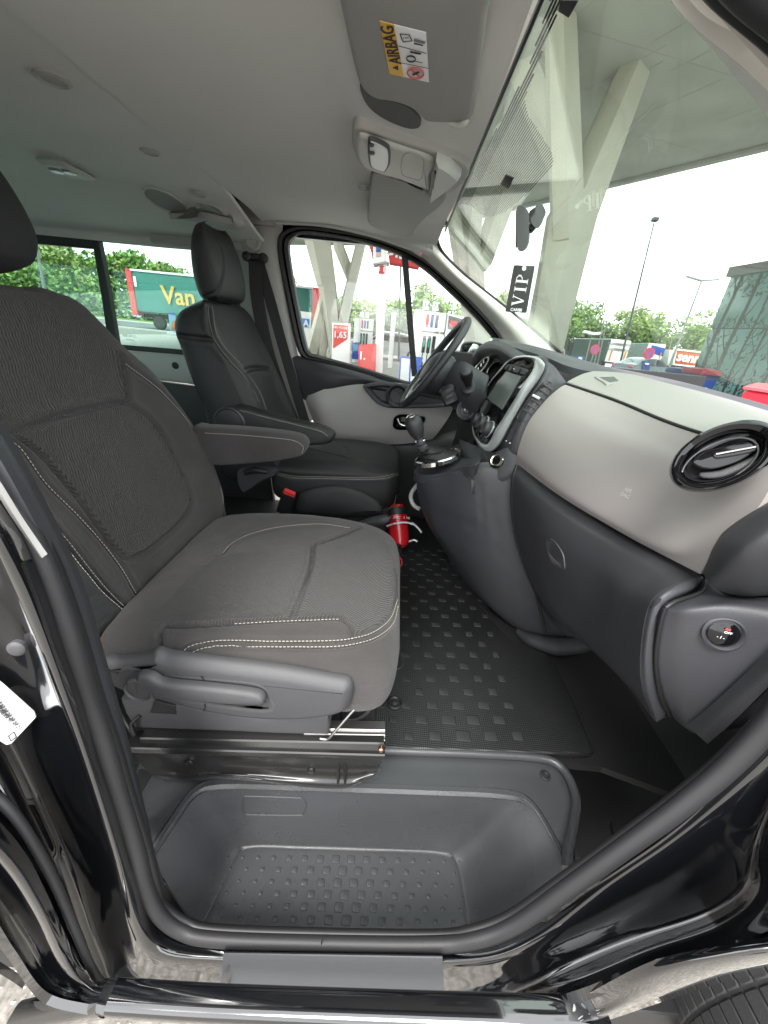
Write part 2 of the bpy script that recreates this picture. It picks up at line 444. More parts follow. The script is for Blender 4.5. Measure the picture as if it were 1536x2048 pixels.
# overhead details on the rear headliner
def disc_on(name, u, v, z, r, mat_, h=.006, k=1.0, tilt=V(0, 0, -1), prof=None):
    p = P(u, v, Z=z)
    return lathe(name, p, tilt, prof or [(r, -.004), (r, h*.5), (r*.85, h), (0, h*.8)], mat_, VAN)
disc_on('liner_cap', 105, 156, 1.825, .028, M['trim'], prof=[(.03, -.002), (.03, .003), (.024, .006), (.02, .003), (0, .003)])
disc_on('liner_cap', 300, 302, 1.825, .022, M['trim'], prof=[(.024, -.002), (.024, .003), (.019, .006), (.016, .003), (0, .003)])
disc_on('liner_cap', 398, 388, 1.81, .022, M['trim'], prof=[(.024, -.002), (.024, .003), (.019, .006), (.016, .003), (0, .003)])
disc_on('liner_screw', 727, 376, 1.80, .012, M['trim'], prof=[(.014, -.002), (.014, .003), (.009, .005), (.007, .001), (0, .001)])
lp = P(132, 330, Z=1.822)
lm = box('rear_lamp', lp+V(0, 0, -.010), (.085, .14, .020), M['whiteplast'], VAN, r=.03, seg=4)
for dx in (-.019, .019): box('lamp_lens', lp+V(dx, -.02, -.0225), (.026, .035, .006), M['silver'], lm, r=.004)
# oval speaker in the side of the rear headliner
RHB = bvh_of(RH)
def oval(k, e):
    out = []
    for i in range(36):
        t = 2*math.pi*i/36; x, y = 52*k*math.cos(t), 17*k*math.sin(t); r = math.radians(27)
        h = cast(RHB, 331+x*math.cos(r)-y*math.sin(r), 401+x*math.sin(r)+y*math.cos(r)); out.append(h+V(0, -.2, -.97)*e)
    return out
sk_ = torus_loft('ceiling_speaker', [oval(1, -.002), oval(.99, .004), oval(.95, .0055), oval(.91, .004), oval(.90, -.001)], M['whiteplast'], VAN)
loft('speaker_grille', [oval(.93, -.001), oval(.91, .0012), oval(.3, .003)], mat('speaker_cloth', (.34, .34, .33), .9, bump=.6, bscale=700), sk_)
# belt tower cover above B pillar
tw = YY([(388, 392, 1.66), (430, 396, 1.66), (462, 415, 1.67), (478, 438, 1.69), (474, 460, 1.72), (430, 452, 1.72), (392, 444, 1.72), (345, 436, 1.74), (344, 424, 1.73), (395, 420, 1.69)])
tw = resamp(spl(tw, 5, True), 40, True)
loft('belt_tower_cover', [[p+V(0, .08, .02) for p in tw], tw, inset(tw, .012, V(0, -1, 0), .03), inset(tw, .03, V(0, -1, 0), .035)], M['trim'], VAN)
# ---- far side rear wall with sliding window
YW = 1.985
def wall(name, pts, y, mat_, par=VAN, th=.03, bev=.003):
    return plate(name, [P(a, b, Y=y) for a, b in pts], mat_, par, V(0, th, 0), bev)
wall('window_rail', [(-420, 360), (200, 432), (482, 458), (482, 506), (330, 494), (193, 481), (186, 497), (60, 486), (-420, 440)], YW, M['black'])
wall('window_rail', [(-420, 620), (10, 650), (215, 664), (232, 689), (360, 699), (500, 710), (500, 722), (360, 712), (225, 704), (-420, 680)], YW, M['black'])
wall('window_divider', [(183, 480), (196, 480), (212, 560), (234, 690), (216, 690), (203, 600)], YW-.012, M['black'])
wall('window_divider', [(462, 498), (500, 500), (505, 712), (470, 708)], YW-.012, M['black'])
wall('rear_side_window', [(-420, 430), (190, 480), (480, 500), (490, 712), (230, 692), (-420, 640)], YW+.012, GT, th=.005, bev=.001)
wall('window_ledge', [(150, 688), (260, 702), (380, 712), (500, 720), (500, 790), (375, 768), (160, 742)], YW-.03, M['whiteplast'], th=.03, bev=.008)
lathe('ledge_cap', P(351, 731, Y=YW-.03), V(0, -1, 0), [(.016, 0), (.016, .004), (.011, .005), (.009, .002), (0, .002)], M['black'], VAN)
wall('side_wall', [(-420, 670), (150, 740), (520, 790), (560, 1100), (-420, 1100)], YW, M['black'])
# belt reel / grey frame pieces on headliner edge
tube('window_top_trim', YY([(-300, 395, 1.96), (70, 437, 1.95), (250, 452, 1.95), (400, 466, 1.95), (470, 470, 1.94)]), .012, M['dark2'], VAN)
# ---- far B pillar
patch('b_pillar_trim', [YY([(455, 440, 1.95), (490, 440, 1.915), (530, 442, 1.915), (566, 450, 1.94)]),
    YY([(466, 500, 1.96), (500, 500, 1.92), (540, 500, 1.92), (562, 500, 1.95)]),
    YY([(478, 600, 1.97), (515, 600, 1.93), (560, 600, 1.93), (576, 600, 1.955)]),
    YY([(520, 720, 1.97), (555, 720, 1.94), (585, 720, 1.94), (598, 720, 1.96)]),
    YY([(560, 860, 1.97), (590, 860, 1.95), (612, 850, 1.94), (625, 840, 1.96)])], M['trim'], VAN, th=.02)
# ---- A pillar far
patch('a_pillar_trim', [YY([(842, 512, 1.93), (852, 497, 1.87), (862, 480, 1.87), (870, 462, 1.86)]),
    YY([(872, 538, 1.93), (880, 520, 1.895), (884, 508, 1.90), (882, 495, 1.91)]),
    YY([(910, 572, 1.93), (915, 555, 1.89), (918, 543, 1.90), (915, 533, 1.91)]),
    YY([(958, 617, 1.93), (970, 603, 1.89), (985, 595, 1.90), (985, 592, 1.91)]),
    YY([(1000, 662, 1.93), (1020, 652, 1.89), (1045, 645, 1.90), (1055, 648, 1.91)]),
    YY([(1025, 700, 1.93), (1060, 700, 1.89), (1100, 702, 1.90), (1122, 706, 1.91)])], M['pillar'], VAN, th=.02)
tube('windscreen_seal', YY([(890, 432, 1.70), (874, 455, 1.84), (874, 478, 1.87), (888, 508, 1.905), (930, 550, 1.905), (985, 594, 1.905), (1055, 650, 1.905), (1124, 708, 1.905)]), .0065, M['rubberd'], VAN)
# ---- windscreen
WN = V(.4, 0, .57).normalized(); WP = V(.128, 0, 1.826)
def WS(u, v): return P(u, v, pl=(WP, WN))
rows = []
for i in range(6):
    f = i/5
    rows.append([V(WP.x+f*.70*.82, y, 1.826-f*.70*.575)+WN*.0 for y in (.40, .7, 1.1, 1.5, 1.94)])
ws = patch('windscreen', rows, GW, VAN, nu=3, nv=3, th=-.005)
# black dotted band behind the mirror: fine printed lines
def inpoly(x, y, pg):
    c = False; n = len(pg)
    for i in range(n):
        x1, y1 = pg[i]; x2, y2 = pg[i-1]
        if (y1 > y) != (y2 > y) and x < (x2-x1)*(y-y1)/(y2-y1)+x1: c = not c
    return c
pgp = [(1130, -30), (1118, 20), (1085, 100), (1053, 190), (1060, 225), (1085, 262), (1108, 300), (1112, 318), (1100, 340), (1050, 390), (1012, 420), (985, 431), (962, 424), (945, 408), (925, 404), (895, 418), (872, 450), (900, 425), (930, 375), (1000, 245), (1060, 130), (1110, -30)]
WD = V(.57, 0, -.4).normalized()
pg2 = [((WS(*q)-WP).dot(WD), WS(*q).y) for q in pgp]
vs = []; F = []
smax = max(p[0] for p in pg2); N_ = 36
for i in range(N_):
    s = .004+(smax-.004)*i/N_; w = (smax/N_)*(.62 if i < 8 else .36)
    ys = []; run = None; y = .55
    while y < 1.85:
        ins = inpoly(s, y, pg2)
        if ins and run is None: run = y
        if not ins and run is not None:
            if y-run > .01: ys.append((run, y))
            run = None
        y += .004
    for a, b in ys:
        k = len(vs); o = WP-WN*.0035
        for yy in (a, b):
            for ss, hh in ((s, 0), (s+w, 0), (s+w, -.0006), (s, -.0006)): vs.append(V(o.x, yy, o.z)+WD*ss+WN*hh)
        F += [(k, k+1, k+5, k+4), (k+1, k+2, k+6, k+5), (k+2, k+3, k+7, k+6), (k+3, k, k+4, k+7), (k, k+1, k+2, k+3), (k+4, k+5, k+6, k+7)]
stuff(mk('printed_lines', vs, F, M['ink'], ws, smooth=False))
q = [WS(*a)-WN*.006 for a in ((1015, 345), (1031, 352), (1021, 373), (1004, 364))]
plate('sensor_pad', q, M['ink'], ws, WN*.003, .0005)
q = [WS(*a)-WN*.006 for a in ((1128, -10), (1165, -10), (1145, 25), (1124, 12))]
plate('sensor_pad', q, M['ink'], ws, WN*.003, .0005)
q = [WS(*a)-WN*.005 for a in ((886, 438), (893, 434), (897, 446), (888, 449))]
plate('sensor_pad', q, M['ink'], ws, WN*.003, .0005)
# near A pillar (top right)
def WSo(u, v, o): return P(u, v, pl=(WP-WN*o, WN))
patch('near_a_pillar_trim', [[WSo(a, b, .004) for a, b in ((1270, -80), (1338, 0), (1440, 118), (1545, 245), (1700, 430))]+[V(.71, .47, 1.415)],
    [WSo(a, b, .03) for a, b in ((1310, -90), (1375, -10), (1478, 105), (1575, 222), (1720, 400))]+[V(.72, .45, 1.405)],
    [WSo(a, b, .045) for a, b in ((1350, -100), (1415, -22), (1520, 85), (1612, 190), (1755, 370))]+[V(.725, .43, 1.40)],
    [WSo(a, b, .03) for a, b in ((1385, -110), (1448, -32), (1558, 62), (1650, 160), (1790, 335))]+[V(.735, .42, 1.40)]], M['pillar'], VAN, th=.02)
tube('near_a_pillar_seal', [WSo(a, b, .035) for a, b in ((1405, -120), (1468, -42), (1580, 52), (1672, 150), (1810, 325))]+[V(.735, .415, 1.40)-WN*.03], .016, M['rubberd'], VAN)
tube('near_a_pillar_seal', [WSo(a, b, .04) for a, b in ((1460, -125), (1528, -50), (1640, 40), (1732, 140), (1870, 315))]+[V(.76, .385, 1.385)-WN*.03], .02, M['rubber'], VAN)
# ---- driver door
DOOR = empty('driver_door', (0, 1.99, .5), 'far driver door with grey inner trim under its framed window', 'door')
inn = [(581, 490), (589, 478), (606, 470), (654, 474), (732, 489), (800, 513), (849, 542), (901, 589), (941, 628), (975, 665), (990, 690), (996, 740), (990, 785), (900, 779), (818, 763), (784, 753), (706, 729), (636, 710), (621, 703), (612, 677), (594, 586), (583, 520)]
out = [(551, 482), (563, 460), (600, 450), (656, 455), (740, 469), (813, 494), (864, 523), (918, 570), (958, 612), (996, 656), (1012, 685), (1020, 740), (1015, 800), (900, 795), (816, 775), (782, 764), (704, 740), (630, 722), (606, 716), (592, 690), (570, 595), (555, 525)]
def lerp2(a, b, t): return [(p[0]+(q[0]-p[0])*t, p[1]+(q[1]-p[1])*t) for p, q in zip(a, b)]
def Lp(l, y): return spl([P(a, b, Y=y) for a, b in l], 5, True)
fr = torus_loft('window_frame', [Lp(out, 2.0), Lp(out, 1.95), Lp(lerp2(out, inn, .2), 1.93), Lp(lerp2(out, inn, .42), 1.932), Lp(lerp2(out, inn, .5), 1.95), Lp(lerp2(out, inn, .6), 1.94), Lp(lerp2(out, inn, .85), 1.95), Lp(inn, 1.975), Lp(inn, 2.0)], M['rubberd'], DOOR)
plate('side_window', [P(a, b, Y=1.99) for a, b in lerp2(out, inn, .6)], GS, DOOR, V(0, .004, 0), .001)
bar('window_bar', P(809, 508, Y=1.965), P(829, 752, Y=1.965), .027, .02, M['rubber'], DOOR, up=V(0, 1, 0))
patch('door_panel', [YY([(578, 708, 1.96), (640, 720, 1.95), (706, 738, 1.95), (784, 762, 1.95), (850, 778, 1.95), (960, 800, 1.95)]),
    YY([(584, 716, 1.94), (645, 728, 1.925), (712, 744, 1.92), (790, 766, 1.92), (860, 784, 1.92), (965, 806, 1.92)]),
    YY([(594, 750, 1.93), (650, 748, 1.90), (715, 755, 1.895), (795, 772, 1.895), (870, 792, 1.9), (968, 820, 1.9)]),
    YY([(603, 792, 1.94), (655, 775, 1.905), (725, 764, 1.90), (800, 778, 1.90), (875, 800, 1.9), (968, 830, 1.91)]),
    YY([(608, 806, 1.96), (662, 785, 1.935), (730, 776, 1.93), (805, 790, 1.93), (880, 812, 1.93), (968, 850, 1.93)])], M['dark2'], DOOR, th=.03)
patch('door_insert', [YY([(604, 796, 1.965), (627, 787, 1.915), (667, 773, 1.91), (728, 766, 1.91), (800, 776, 1.91), (912, 800, 1.915)]),
    YY([(612, 812, 1.96), (636, 815, 1.90), (680, 812, 1.90), (735, 815, 1.90), (810, 820, 1.90), (900, 830, 1.905)]),
    YY([(630, 850, 1.96), (650, 855, 1.915), (690, 860, 1.91), (740, 860, 1.91), (810, 862, 1.91), (880, 860, 1.915)]),
    YY([(645, 880, 1.97), (660, 885, 1.945), (700, 890, 1.94), (750, 890, 1.94), (815, 888, 1.94), (862, 882, 1.95)])], M['trim'], DOOR, th=.03)
patch('door_lower_panel', [YY([(560, 790, 1.965), (640, 870, 1.95), (740, 885, 1.95), (860, 875, 1.95), (1100, 800, 1.95)]),
    YY([(560, 900, 1.96), (660, 910, 1.93), (740, 910, 1.92), (870, 905, 1.92), (1100, 900, 1.93)]),
    YY([(560, 1080, 1.96), (660, 1060, 1.94), (740, 1040, 1.93), (870, 1040, 1.93), (1100, 1030, 1.93)])], M['black'], DOOR, th=.03)
pod = [(726, 772), (734, 785), (745, 798), (758, 809), (785, 816), (850, 816), (900, 812), (912, 798), (890, 784), (850, 776), (800, 768), (755, 765)]
pl_ = resamp(spl(YY([(a, b, 1.865) for a, b in pod]), 4, True), 48, True)
g = loft('door_grip', [[p+V(0, .05, 0) for p in pl_], pl_, inset(pl_, .005, V(0, -1, 0), .006), inset(pl_, .012, V(0, -1, 0), .006), inset(pl_, .018, V(0, -1, 0), .0), inset(pl_, .024, V(0, -1, 0), -.015)], M['dark2'], DOOR)
cc = P(795, 792, Y=1.862)
lathe('grip_cup', cc, V(0, -1, 0), [(.055, -.02), (.055, .004), (.048, .007), (.040, .003), (.034, -.008), (0, -.01)], M['dark'], g)
hd = spl([P(a, b, Y=1.885) for a, b in ((786, 846), (790, 834), (805, 829), (838, 832), (851, 836), (846, 848), (836, 858), (800, 860), (788, 856))], 4, True)
hb = loft('handle_recess', [[p+V(0, .03, 0) for p in hd], hd, inset(hd, .004, V(0, -1, 0), .004), inset(hd, .009, V(0, -1, 0), -.004), inset(hd, .014, V(0, -1, 0), -.012)], M['gloss'], DOOR)
tube('door_handle', YY([(795, 838, 1.876), (800, 848, 1.866), (815, 852, 1.862), (832, 849, 1.866), (842, 839, 1.874)]), .0055, M['chrome'], hb)
box('grip_plate', P(600, 812, Y=1.93), (.01, .006, .03), M['chrome'], DOOR)
wall('pillar_top_trim', [(440, 372), (545, 396), (562, 456), (440, 450)], 1.93, M['trim'], th=.02)
wall('pillar_top_trim', [(468, 384), (522, 396), (548, 452), (486, 446)], 1.885, M['trim'], th=.02)
box('side_cowl', (.80, 2.0, .95), (1.3, .06, .9), M['black'], VAN)
box('pillar_head', (-.86, 1.985, 1.775), (.5, .10, .13), M['trim'], VAN)
# ---- floor and footwell
vf = [V(-3.2, .40, .53), V(-.45, .40, .53), V(-.45, .62, .53), V(.60, .62, .53), V(1.3, .40, .53), V(1.3, 2.0, .53), V(-3.2, 2.0, .53)]
loft('floor', [[p-V(0, 0, .02) for p in vf], vf], M['black'], VAN, smooth=False)
patch('firewall', [[V(.86, y, 1.31) for y in (.36, .8, 1.3, 1.98)], [V(.95, y, 1.27) for y in (.36, .8, 1.3, 1.98)], [V(1.0, y, 1.1) for y in (.36, .8, 1.3, 1.98)], [V(1.12, y, .85) for y in (.36, .8, 1.3, 1.98)], [V(1.02, y, .62) for y in (.36, .8, 1.3, 1.98)], [V(.80, y, .53) for y in (.36, .8, 1.3, 1.98)]], M['black'], VAN, th=.02)
patch('footwell_side', [[V(x, .36, 1.3) for x in (.53, .8, 1.15)], [V(x, .37, .8) for x in (.53, .8, 1.15)], [V(x, .40, .56) for x in (.53, .8, 1.15)], [V(x, .50, .537) for x in (.56, .8, 1.1)]], M['black'], VAN, th=.015)
# rubber mat with raised pads
MATZ = .556
mo = [P(a, b, Z=MATZ) for a, b in ((600, 1488), (770, 1496), (1000, 1503), (1176, 1509), (1188, 1502), (1150, 1410), (1108, 1322), (1092, 1306), (1020, 1280), (930, 1180), (880, 1090), (850, 1040), (740, 1030), (600, 1150))]
matm = mat('mat_rubber', (.010, .0105, .011), .38, bump=.9, bscale=190, kind='dots', rvar=.08)
FM = plate('floor_mat', mo, matm, None, V(0, 0, -.012), .003)
tag(FM, 'black textured rubber mat on the footwell floor before the front seats', 'floor mat')
FM['category'] = 'floor mat'
pad0 = None
def pad_mesh(nm, m_, h):
    pr = sq(.5, .5, .16, 3)
    L = [[V(a*k, b*k, z) for a, b in pr] for k, z in ((1, -.1), (.99, h*.85), (.93, h))]
    return L
padm = mat('mat_pad', (.021, .022, .023), .5, bump=.4, bscale=700)
L_ = pad_mesh('pad', padm, .0014)
proto = loft('pad', [[V(p.x, p.y, p.z if p.z > 0 else -.0005) for p in l] for l in L_], padm, None)
first = True
rowsv = [(1472, [(817, 18, 14), (870, 24, 17), (926, 30, 20), (981, 26, 18), (1035, 20, 16)]),
 (1440, [(787, 17, 12), (842, 24, 15), (897, 28, 17), (946, 26, 17), (998, 23, 15)]),
 (1411, [(763, 14, 9), (812, 19, 12), (864, 22, 13), (916, 25, 15), (967, 22, 13), (1017, 18, 11)])]
vv = 1384.; sp = 49.; k = 0
while vv > 1100:
    x0 = 838-(1384-vv)*.055 - (sp*.5 if k % 2 else 0)
    rowsv.append((vv, [(x0+sp*j, max(7, (21-abs(j-1.4)*3.2)*sp/49), max(3.5, 12.5*(vv-1040)/344)) for j in range(5 if k % 2 else 4)]))
    vv -= 26.5*((vv-960)/424)**1.1; sp *= .972; k += 1
for v_, row in rowsv:
    for (u_, w_, h_) in row:
        cpt = P(u_, v_, Z=MATZ); ww = (P(u_+w_/2, v_, Z=MATZ)-P(u_-w_/2, v_, Z=MATZ)).length; hh = (P(u_, v_+h_/2, Z=MATZ)-P(u_, v_-h_/2, Z=MATZ)).length
        if cpt.y > 1.6: continue
        o = proto if first else mesh_copy(proto); first = False
        o.parent = FM; o.location = cpt; o.scale = (ww, hh, 1)
bt = lathe('mat_fastener', P(789, 1407, Z=MATZ), V(0, 0, 1), [(.021, -.001), (.021, .004), (.017, .006), (.013, .002), (.009, .002), (.009, .006), (.006, .008), (0, .008)], M['black'], FM)
# ---- step well
SW = []
rim = [(300, 1716, .50), (345, 1648, .522), (388, 1588, .53), (440, 1569, .53), (580, 1571, .53), (720, 1576, .53), (860, 1581, .53), (1000, 1588, .53), (1056, 1606, .53), (1098, 1668, .515), (1136, 1746, .51)]
foot = [(392, 1852), (428, 1775), (458, 1708), (492, 1689), (600, 1690), (720, 1694), (810, 1698), (880, 1702), (925, 1716), (945, 1790), (958, 1868)]
flo = [(412, 1858), (452, 1785), (484, 1724), (512, 1706), (610, 1708), (715, 1711), (800, 1713), (868, 1717), (898, 1730), (915, 1790), (925, 1872)]
fro = [(470, 1868), (520, 1869), (560, 1869), (600, 1870), (640, 1871), (690, 1872), (730, 1872), (780, 1873), (820, 1874), (850, 1874), (880, 1875)]
R0 = [P(a, b, Z=c) for a, b, c in rim]; Rf = [P(a, b, Z=.30) for a, b in foot]; R3 = [P(a, b, Z=.297) for a, b in flo]; R4 = [P(a, b, Z=.297) for a, b in fro]
shelf = [p+(p-q)*.04+V(0, 0, .0) for p, q in zip(R0, Rf)]
for s_, p in zip(shelf, R0): s_.z = p.z+.0
lerpv = lambda A, B, t, dz=0: [a.lerp(b, t)+V(0, 0, dz) for a, b in zip(A, B)]
SR = [shelf, lerpv(R0, shelf, .2), [a.lerp(b, .02)-V(0, 0, .006) for a, b in zip(R0, Rf)], lerpv(R0, Rf, .35), lerpv(R0, Rf, .8, -.004), lerpv(Rf, R3, .3, -.001), R3, R4]
step = patch('step_well', SR, M['step'], VAN, nu=8, nv=8, th=.01, angle=80)
SBV = bvh_of(step)
# shelf around the well
sh_out = YY([(262, 1690, .37)])+[P(a, b, Z=.528) for a, b in ((262, 1560), (300, 1490), (420, 1470), (580, 1480), (720, 1490), (860, 1500), (1060, 1512), (1130, 1535), (1150, 1600))]+[P(1150, 1722, Z=.528)]
sh_in = [p+V(0, 0, .0) for p in shelf]
sh_mid = [a.lerp(b, .5) for a, b in zip(sh_in, sh_out)]
patch('step_surround', [sh_in, sh_mid, sh_out, [p-V(0, -.002, .05) for p in sh_out]], M['step'], VAN, nu=4, nv=6, th=.008)
tube('surround_lip', [P(a, b, Z=.545) for a, b in ((600, 1490), (770, 1500), (940, 1507), (1060, 1514), (1110, 1525), (1138, 1556), (1152, 1600), (1146, 1650), (1136, 1700), (1134, 1738))], .010, M['step'], VAN)
lathe('shelf_screw', P(1090, 1552, Z=.531), V(0, -.1, 1), [(.012, 0), (.012, .003), (.008, .004), (.006, .001), (0, .001)], M['black'], VAN)
# raised rectangle on the riser
rc = []
for a, b in ((500, 1592), (590, 1595), (604, 1597), (611, 1606), (611, 1618), (606, 1628), (596, 1630), (505, 1629), (490, 1627), (485, 1618), (486, 1602), (490, 1594)):
    p_ = cast(SBV, a, b)
    if p_: rc.append(p_-ray(a, b).normalized()*.001)
tube('riser_emblem_frame', rc, .0016, M['step'], step, n=6, sm=4, closed=True)
# step pads
sp0 = loft('tread_pad', [[V(p.x, p.y, p.z if p.z > 0 else -.0005) for p in l] for l in pad_mesh('p', None, .0013)], M['step'], None)
first = True
for r_, (v_, s_) in enumerate(zip((1719, 1742, 1766.5, 1790, 1815, 1841), (31, 32, 32.8, 33.6, 34.6, 35.6))):
    n_ = 16
    c0 = 687+r_*2 if r_ % 2 == 0 else 687+s_/2+r_*2-4
    for j in range(n_ if r_ % 2 == 0 else n_-1):
        d_ = j-(n_-1)/2 + (.5 if r_ % 2 else 0)
        u_ = (c0 if r_ % 2 == 0 else c0-s_/2)+d_*s_
        sz = max(.26, 1-abs(d_)/9.5)*.52*s_
        h_ = cast(SBV, u_, v_+(u_-687)*.02)
        if h_ is None: continue
        mm = (P(u_+1, v_, Z=.3)-P(u_-1, v_, Z=.3)).length/2
        o = sp0 if first else mesh_copy(sp0); first = False
        o.parent = step; o.location = h_; o.scale = (sz*mm, sz*mm*.86, 1)
# ---- door aperture seals
sealp = [(-60, 900, .345), (0, 990, .345), (70, 1100, .34), (112, 1200, .335), (145, 1300, .33), (175, 1400, .33), (210, 1500, .325), (240, 1600, .325), (272, 1700, .32), (292, 1775, .32), (318, 1828, .315), (362, 1862, .31), (430, 1878, .305), (640, 1886, .305), (860, 1889, .305), (950, 1880, .305), (1030, 1850, .31), (1145, 1770, .315), (1250, 1695, .32), (1350, 1622, .325), (1450, 1540, .33), (1545, 1440, .335), (1640, 1300, .34)]
sp_ = spl(YY(sealp), 6)
seal = sweep('door_seal', sp_, [(a, b) for a, b in circ(.0140, 14, .012)], M['rubber'], VAN, up=V(0, -1, 0))
inl = spl(YY([(a+(22 if a < 300 else 8 if a < 420 else 0 if a < 900 else -10), b-(4 if a < 300 else 20), y+.012) for a, b, y in sealp]), 6)
sweep('seal_lip', inl, circ(.0075, 10), M['rubberd'], VAN, up=V(0, -1, 0))
box('seal_joint', P(643, 1886, Y=.30), (.0015, .002, .03), M['rubberd'], VAN, r=.0004)
# inner B pillar trim, near side
bt_ = [(-60, 850), (0, 950), (75, 1090), (120, 1190), (155, 1300), (190, 1410), (222, 1520), (252, 1630), (280, 1730), (296, 1775)]
patch('near_b_pillar_trim', [YY([(a+18, b, .345) for a, b in bt_]), YY([(a+34, b-4, .36) for a, b in bt_]), YY([(a+50-i*2, b-8, .375) for i, (a, b) in enumerate(bt_)]), YY([(a+62-i*3.2, b-10, .42) for i, (a, b) in enumerate(bt_)])], M['dark2'], VAN, th=.01, nu=4, nv=5)
patch('pale_trim_strip', [YY([(-80, 840, .335), (0, 962, .335), (45, 1035, .335), (95, 1108, .335)]), YY([(-85, 850, .33), (-7, 974, .33), (38, 1046, .33), (84, 1116, .33)])], M['trim'], VAN, th=.006)
# ---- painted body left of the aperture
patch('near_b_pillar', [
    YY([(-80, 900, .33), (0, 1005, .33), (60, 1110, .325), (135, 1310, .32), (198, 1500, .32), (260, 1700, .315), (300, 1830, .31), (345, 1882, .30), (440, 1903, .295), (452, 1903, .295)]),
    YY([(-90, 960, .31), (-20, 1060, .30), (48, 1190, .30), (118, 1370, .295), (172, 1520, .295), (235, 1720, .29), (268, 1845, .285), (315, 1910, .28), (440, 1925, .2835), (452, 1925, .2835)]),
    YY([(-100, 1010, .33), (-45, 1130, .325), (15, 1250, .314), (92, 1420, .311), (140, 1540, .308), (205, 1730, .30), (240, 1870, .285), (290, 1950, .272), (440, 1960, .2765), (452, 1960, .2765)]),
    YY([(-200, 1010, .345), (-130, 1160, .327), (-60, 1310, .326), (0, 1430, .325), (60, 1560, .32), (140, 1740, .305), (200, 1905, .28), (255, 1980, .262), (440, 1985, .273), (452, 1985, .273)]),
    YY([(-260, 1050, .32), (-190, 1200, .31), (-120, 1380, .30), (-40, 1510, .285), (32, 1600, .275), (112, 1760, .265), (180, 1920, .255), (240, 1996, .25), (440, 2000, .268), (452, 2000, .268)]),
    YY([(-320, 1100, .30), (-250, 1250, .29), (-190, 1420, .28), (-90, 1560, .265), (10, 1660, .255), (92, 1800, .25), (165, 1935, .245), (232, 2004, .245), (440, 2008, .263), (452, 2008, .263)])], M['paint'], VAN, nu=7, nv=7, th=.012, angle=70)
# the sliding door edge with its ridge, lower left
sd = patch('sliding_door_edge', [
    YY([(-200, 1480, .262), (-60, 1590, .25), (40, 1690, .242), (100, 1800, .236), (160, 1930, .232), (215, 1985, .230)]),
    YY([(-220, 1530, .235), (-80, 1640, .225), (15, 1735, .222), (78, 1830, .220), (135, 1945, .22), (205, 1994, .22)]),
    YY([(-230, 1560, .25), (-100, 1680, .238), (-5, 1790, .232), (50, 1870, .226), (110, 1965, .222), (200, 2004, .22)]),
    YY([(-240, 1610, .215), (-120, 1740, .21), (-30, 1810, .208), (30, 1900, .206), (95, 1985, .206), (195, 2012, .206)])], M['paint'], VAN, nu=7, nv=7, th=.01, angle=70)
tube('door_edge_seal', YY([(-100, 1560, .27), (0, 1600, .262), (75, 1700, .254), (130, 1810, .25), (185, 1940, .245), (222, 1985, .24)]), .006, M['rubber'], VAN)
lathe('striker_bolt', P(33, 1297, Y=.302), V(.2, -1, .1), [(.009, -.004), (.009, .001), (.0075, .0025), (.005, .0035), (0, .0035)], M['grey'], VAN)
lb = plate('type_label', [P(a, b, pl=(P(20, 1430, Y=.300), V(.35, -1, 0).normalized())) for a, b in ((-140, 1290), (-20, 1352), (4, 1370), (66, 1425), (70, 1436), (22, 1488), (12, 1490), (-140, 1400))], M['label'], VAN, V(0, .002, 0), .0004)
Lr = (P(66, 1425, pl=(P(20, 1430, Y=.298), V(.35, -1, 0).normalized()))-P(-20, 1352, pl=(P(20, 1430, Y=.298), V(.35, -1, 0).normalized()))).normalized()
Lu = V(.35, -1, 0).normalized().cross(Lr)
for i in range(7):
    p_ = P(-30+i*7, 1385+i*9-4, pl=(P(20, 1430, Y=.2985), V(.35, -1, 0).normalized()))
    text('small_print', 'CE 1995 KG  0123', p_, Lr, Lu, .0065, M['ink'], lb, ext=.0002)
dm = [P(a, b, pl=(P(20, 1430, Y=.298), V(.35, -1, 0).normalized())) for a, b in ((28, 1464), (33, 1474), (22, 1482), (17, 1472))]
for a, b in zip(dm, dm[1:]+dm[:1]): bar('diamond_mark', a, b, .0012, .0006, M['ink'], lb, up=V(0, 1, 0))
# ---- painted sill, right side and front wing
patch('front_wing', [
    YY([(870, 1906, .295), (890, 1908, .295), (985, 1898, .30), (1075, 1855, .305), (1200, 1765, .31), (1330, 1675, .315), (1430, 1592, .32), (1545, 1482, .325), (1640, 1360, .33)]),
    YY([(870, 1924, .284), (890, 1925, .284), (995, 1912, .285), (1090, 1872, .29), (1215, 1788, .30), (1345, 1702, .305), (1450, 1615, .31), (1560, 1510, .315), (1660, 1385, .32)]),
    YY([(870, 1951, .2785), (890, 1952, .2785), (1005, 1945, .279), (1120, 1910, .285), (1245, 1850, .30), (1370, 1775, .305), (1470, 1690, .31), (1570, 1560, .315), (1680, 1420, .32)]),
    YY([(870, 1979, .2745), (890, 1980, .2745), (1012, 1980, .271), (1140, 1945, .268), (1280, 1890, .28), (1420, 1835, .285), (1498, 1770, .29), (1530, 1650, .30), (1620, 1480, .31)]),
    YY([(870, 1993, .271), (890, 1994, .271), (1012, 2000, .262), (1150, 1962, .245), (1295, 1902, .245), (1440, 1855, .247), (1528, 1790, .26), (1560, 1660, .28), (1640, 1490, .30)]),
    YY([(870, 2005, .265), (890, 2006, .265), (1012, 2016, .252), (1160, 1978, .228), (1305, 1918, .225), (1455, 1885, .225), (1570, 1840, .235), (1640, 1700, .25), (1700, 1500, .28)])], M['paint'], VAN, nu=7, nv=7, th=.012, angle=80)
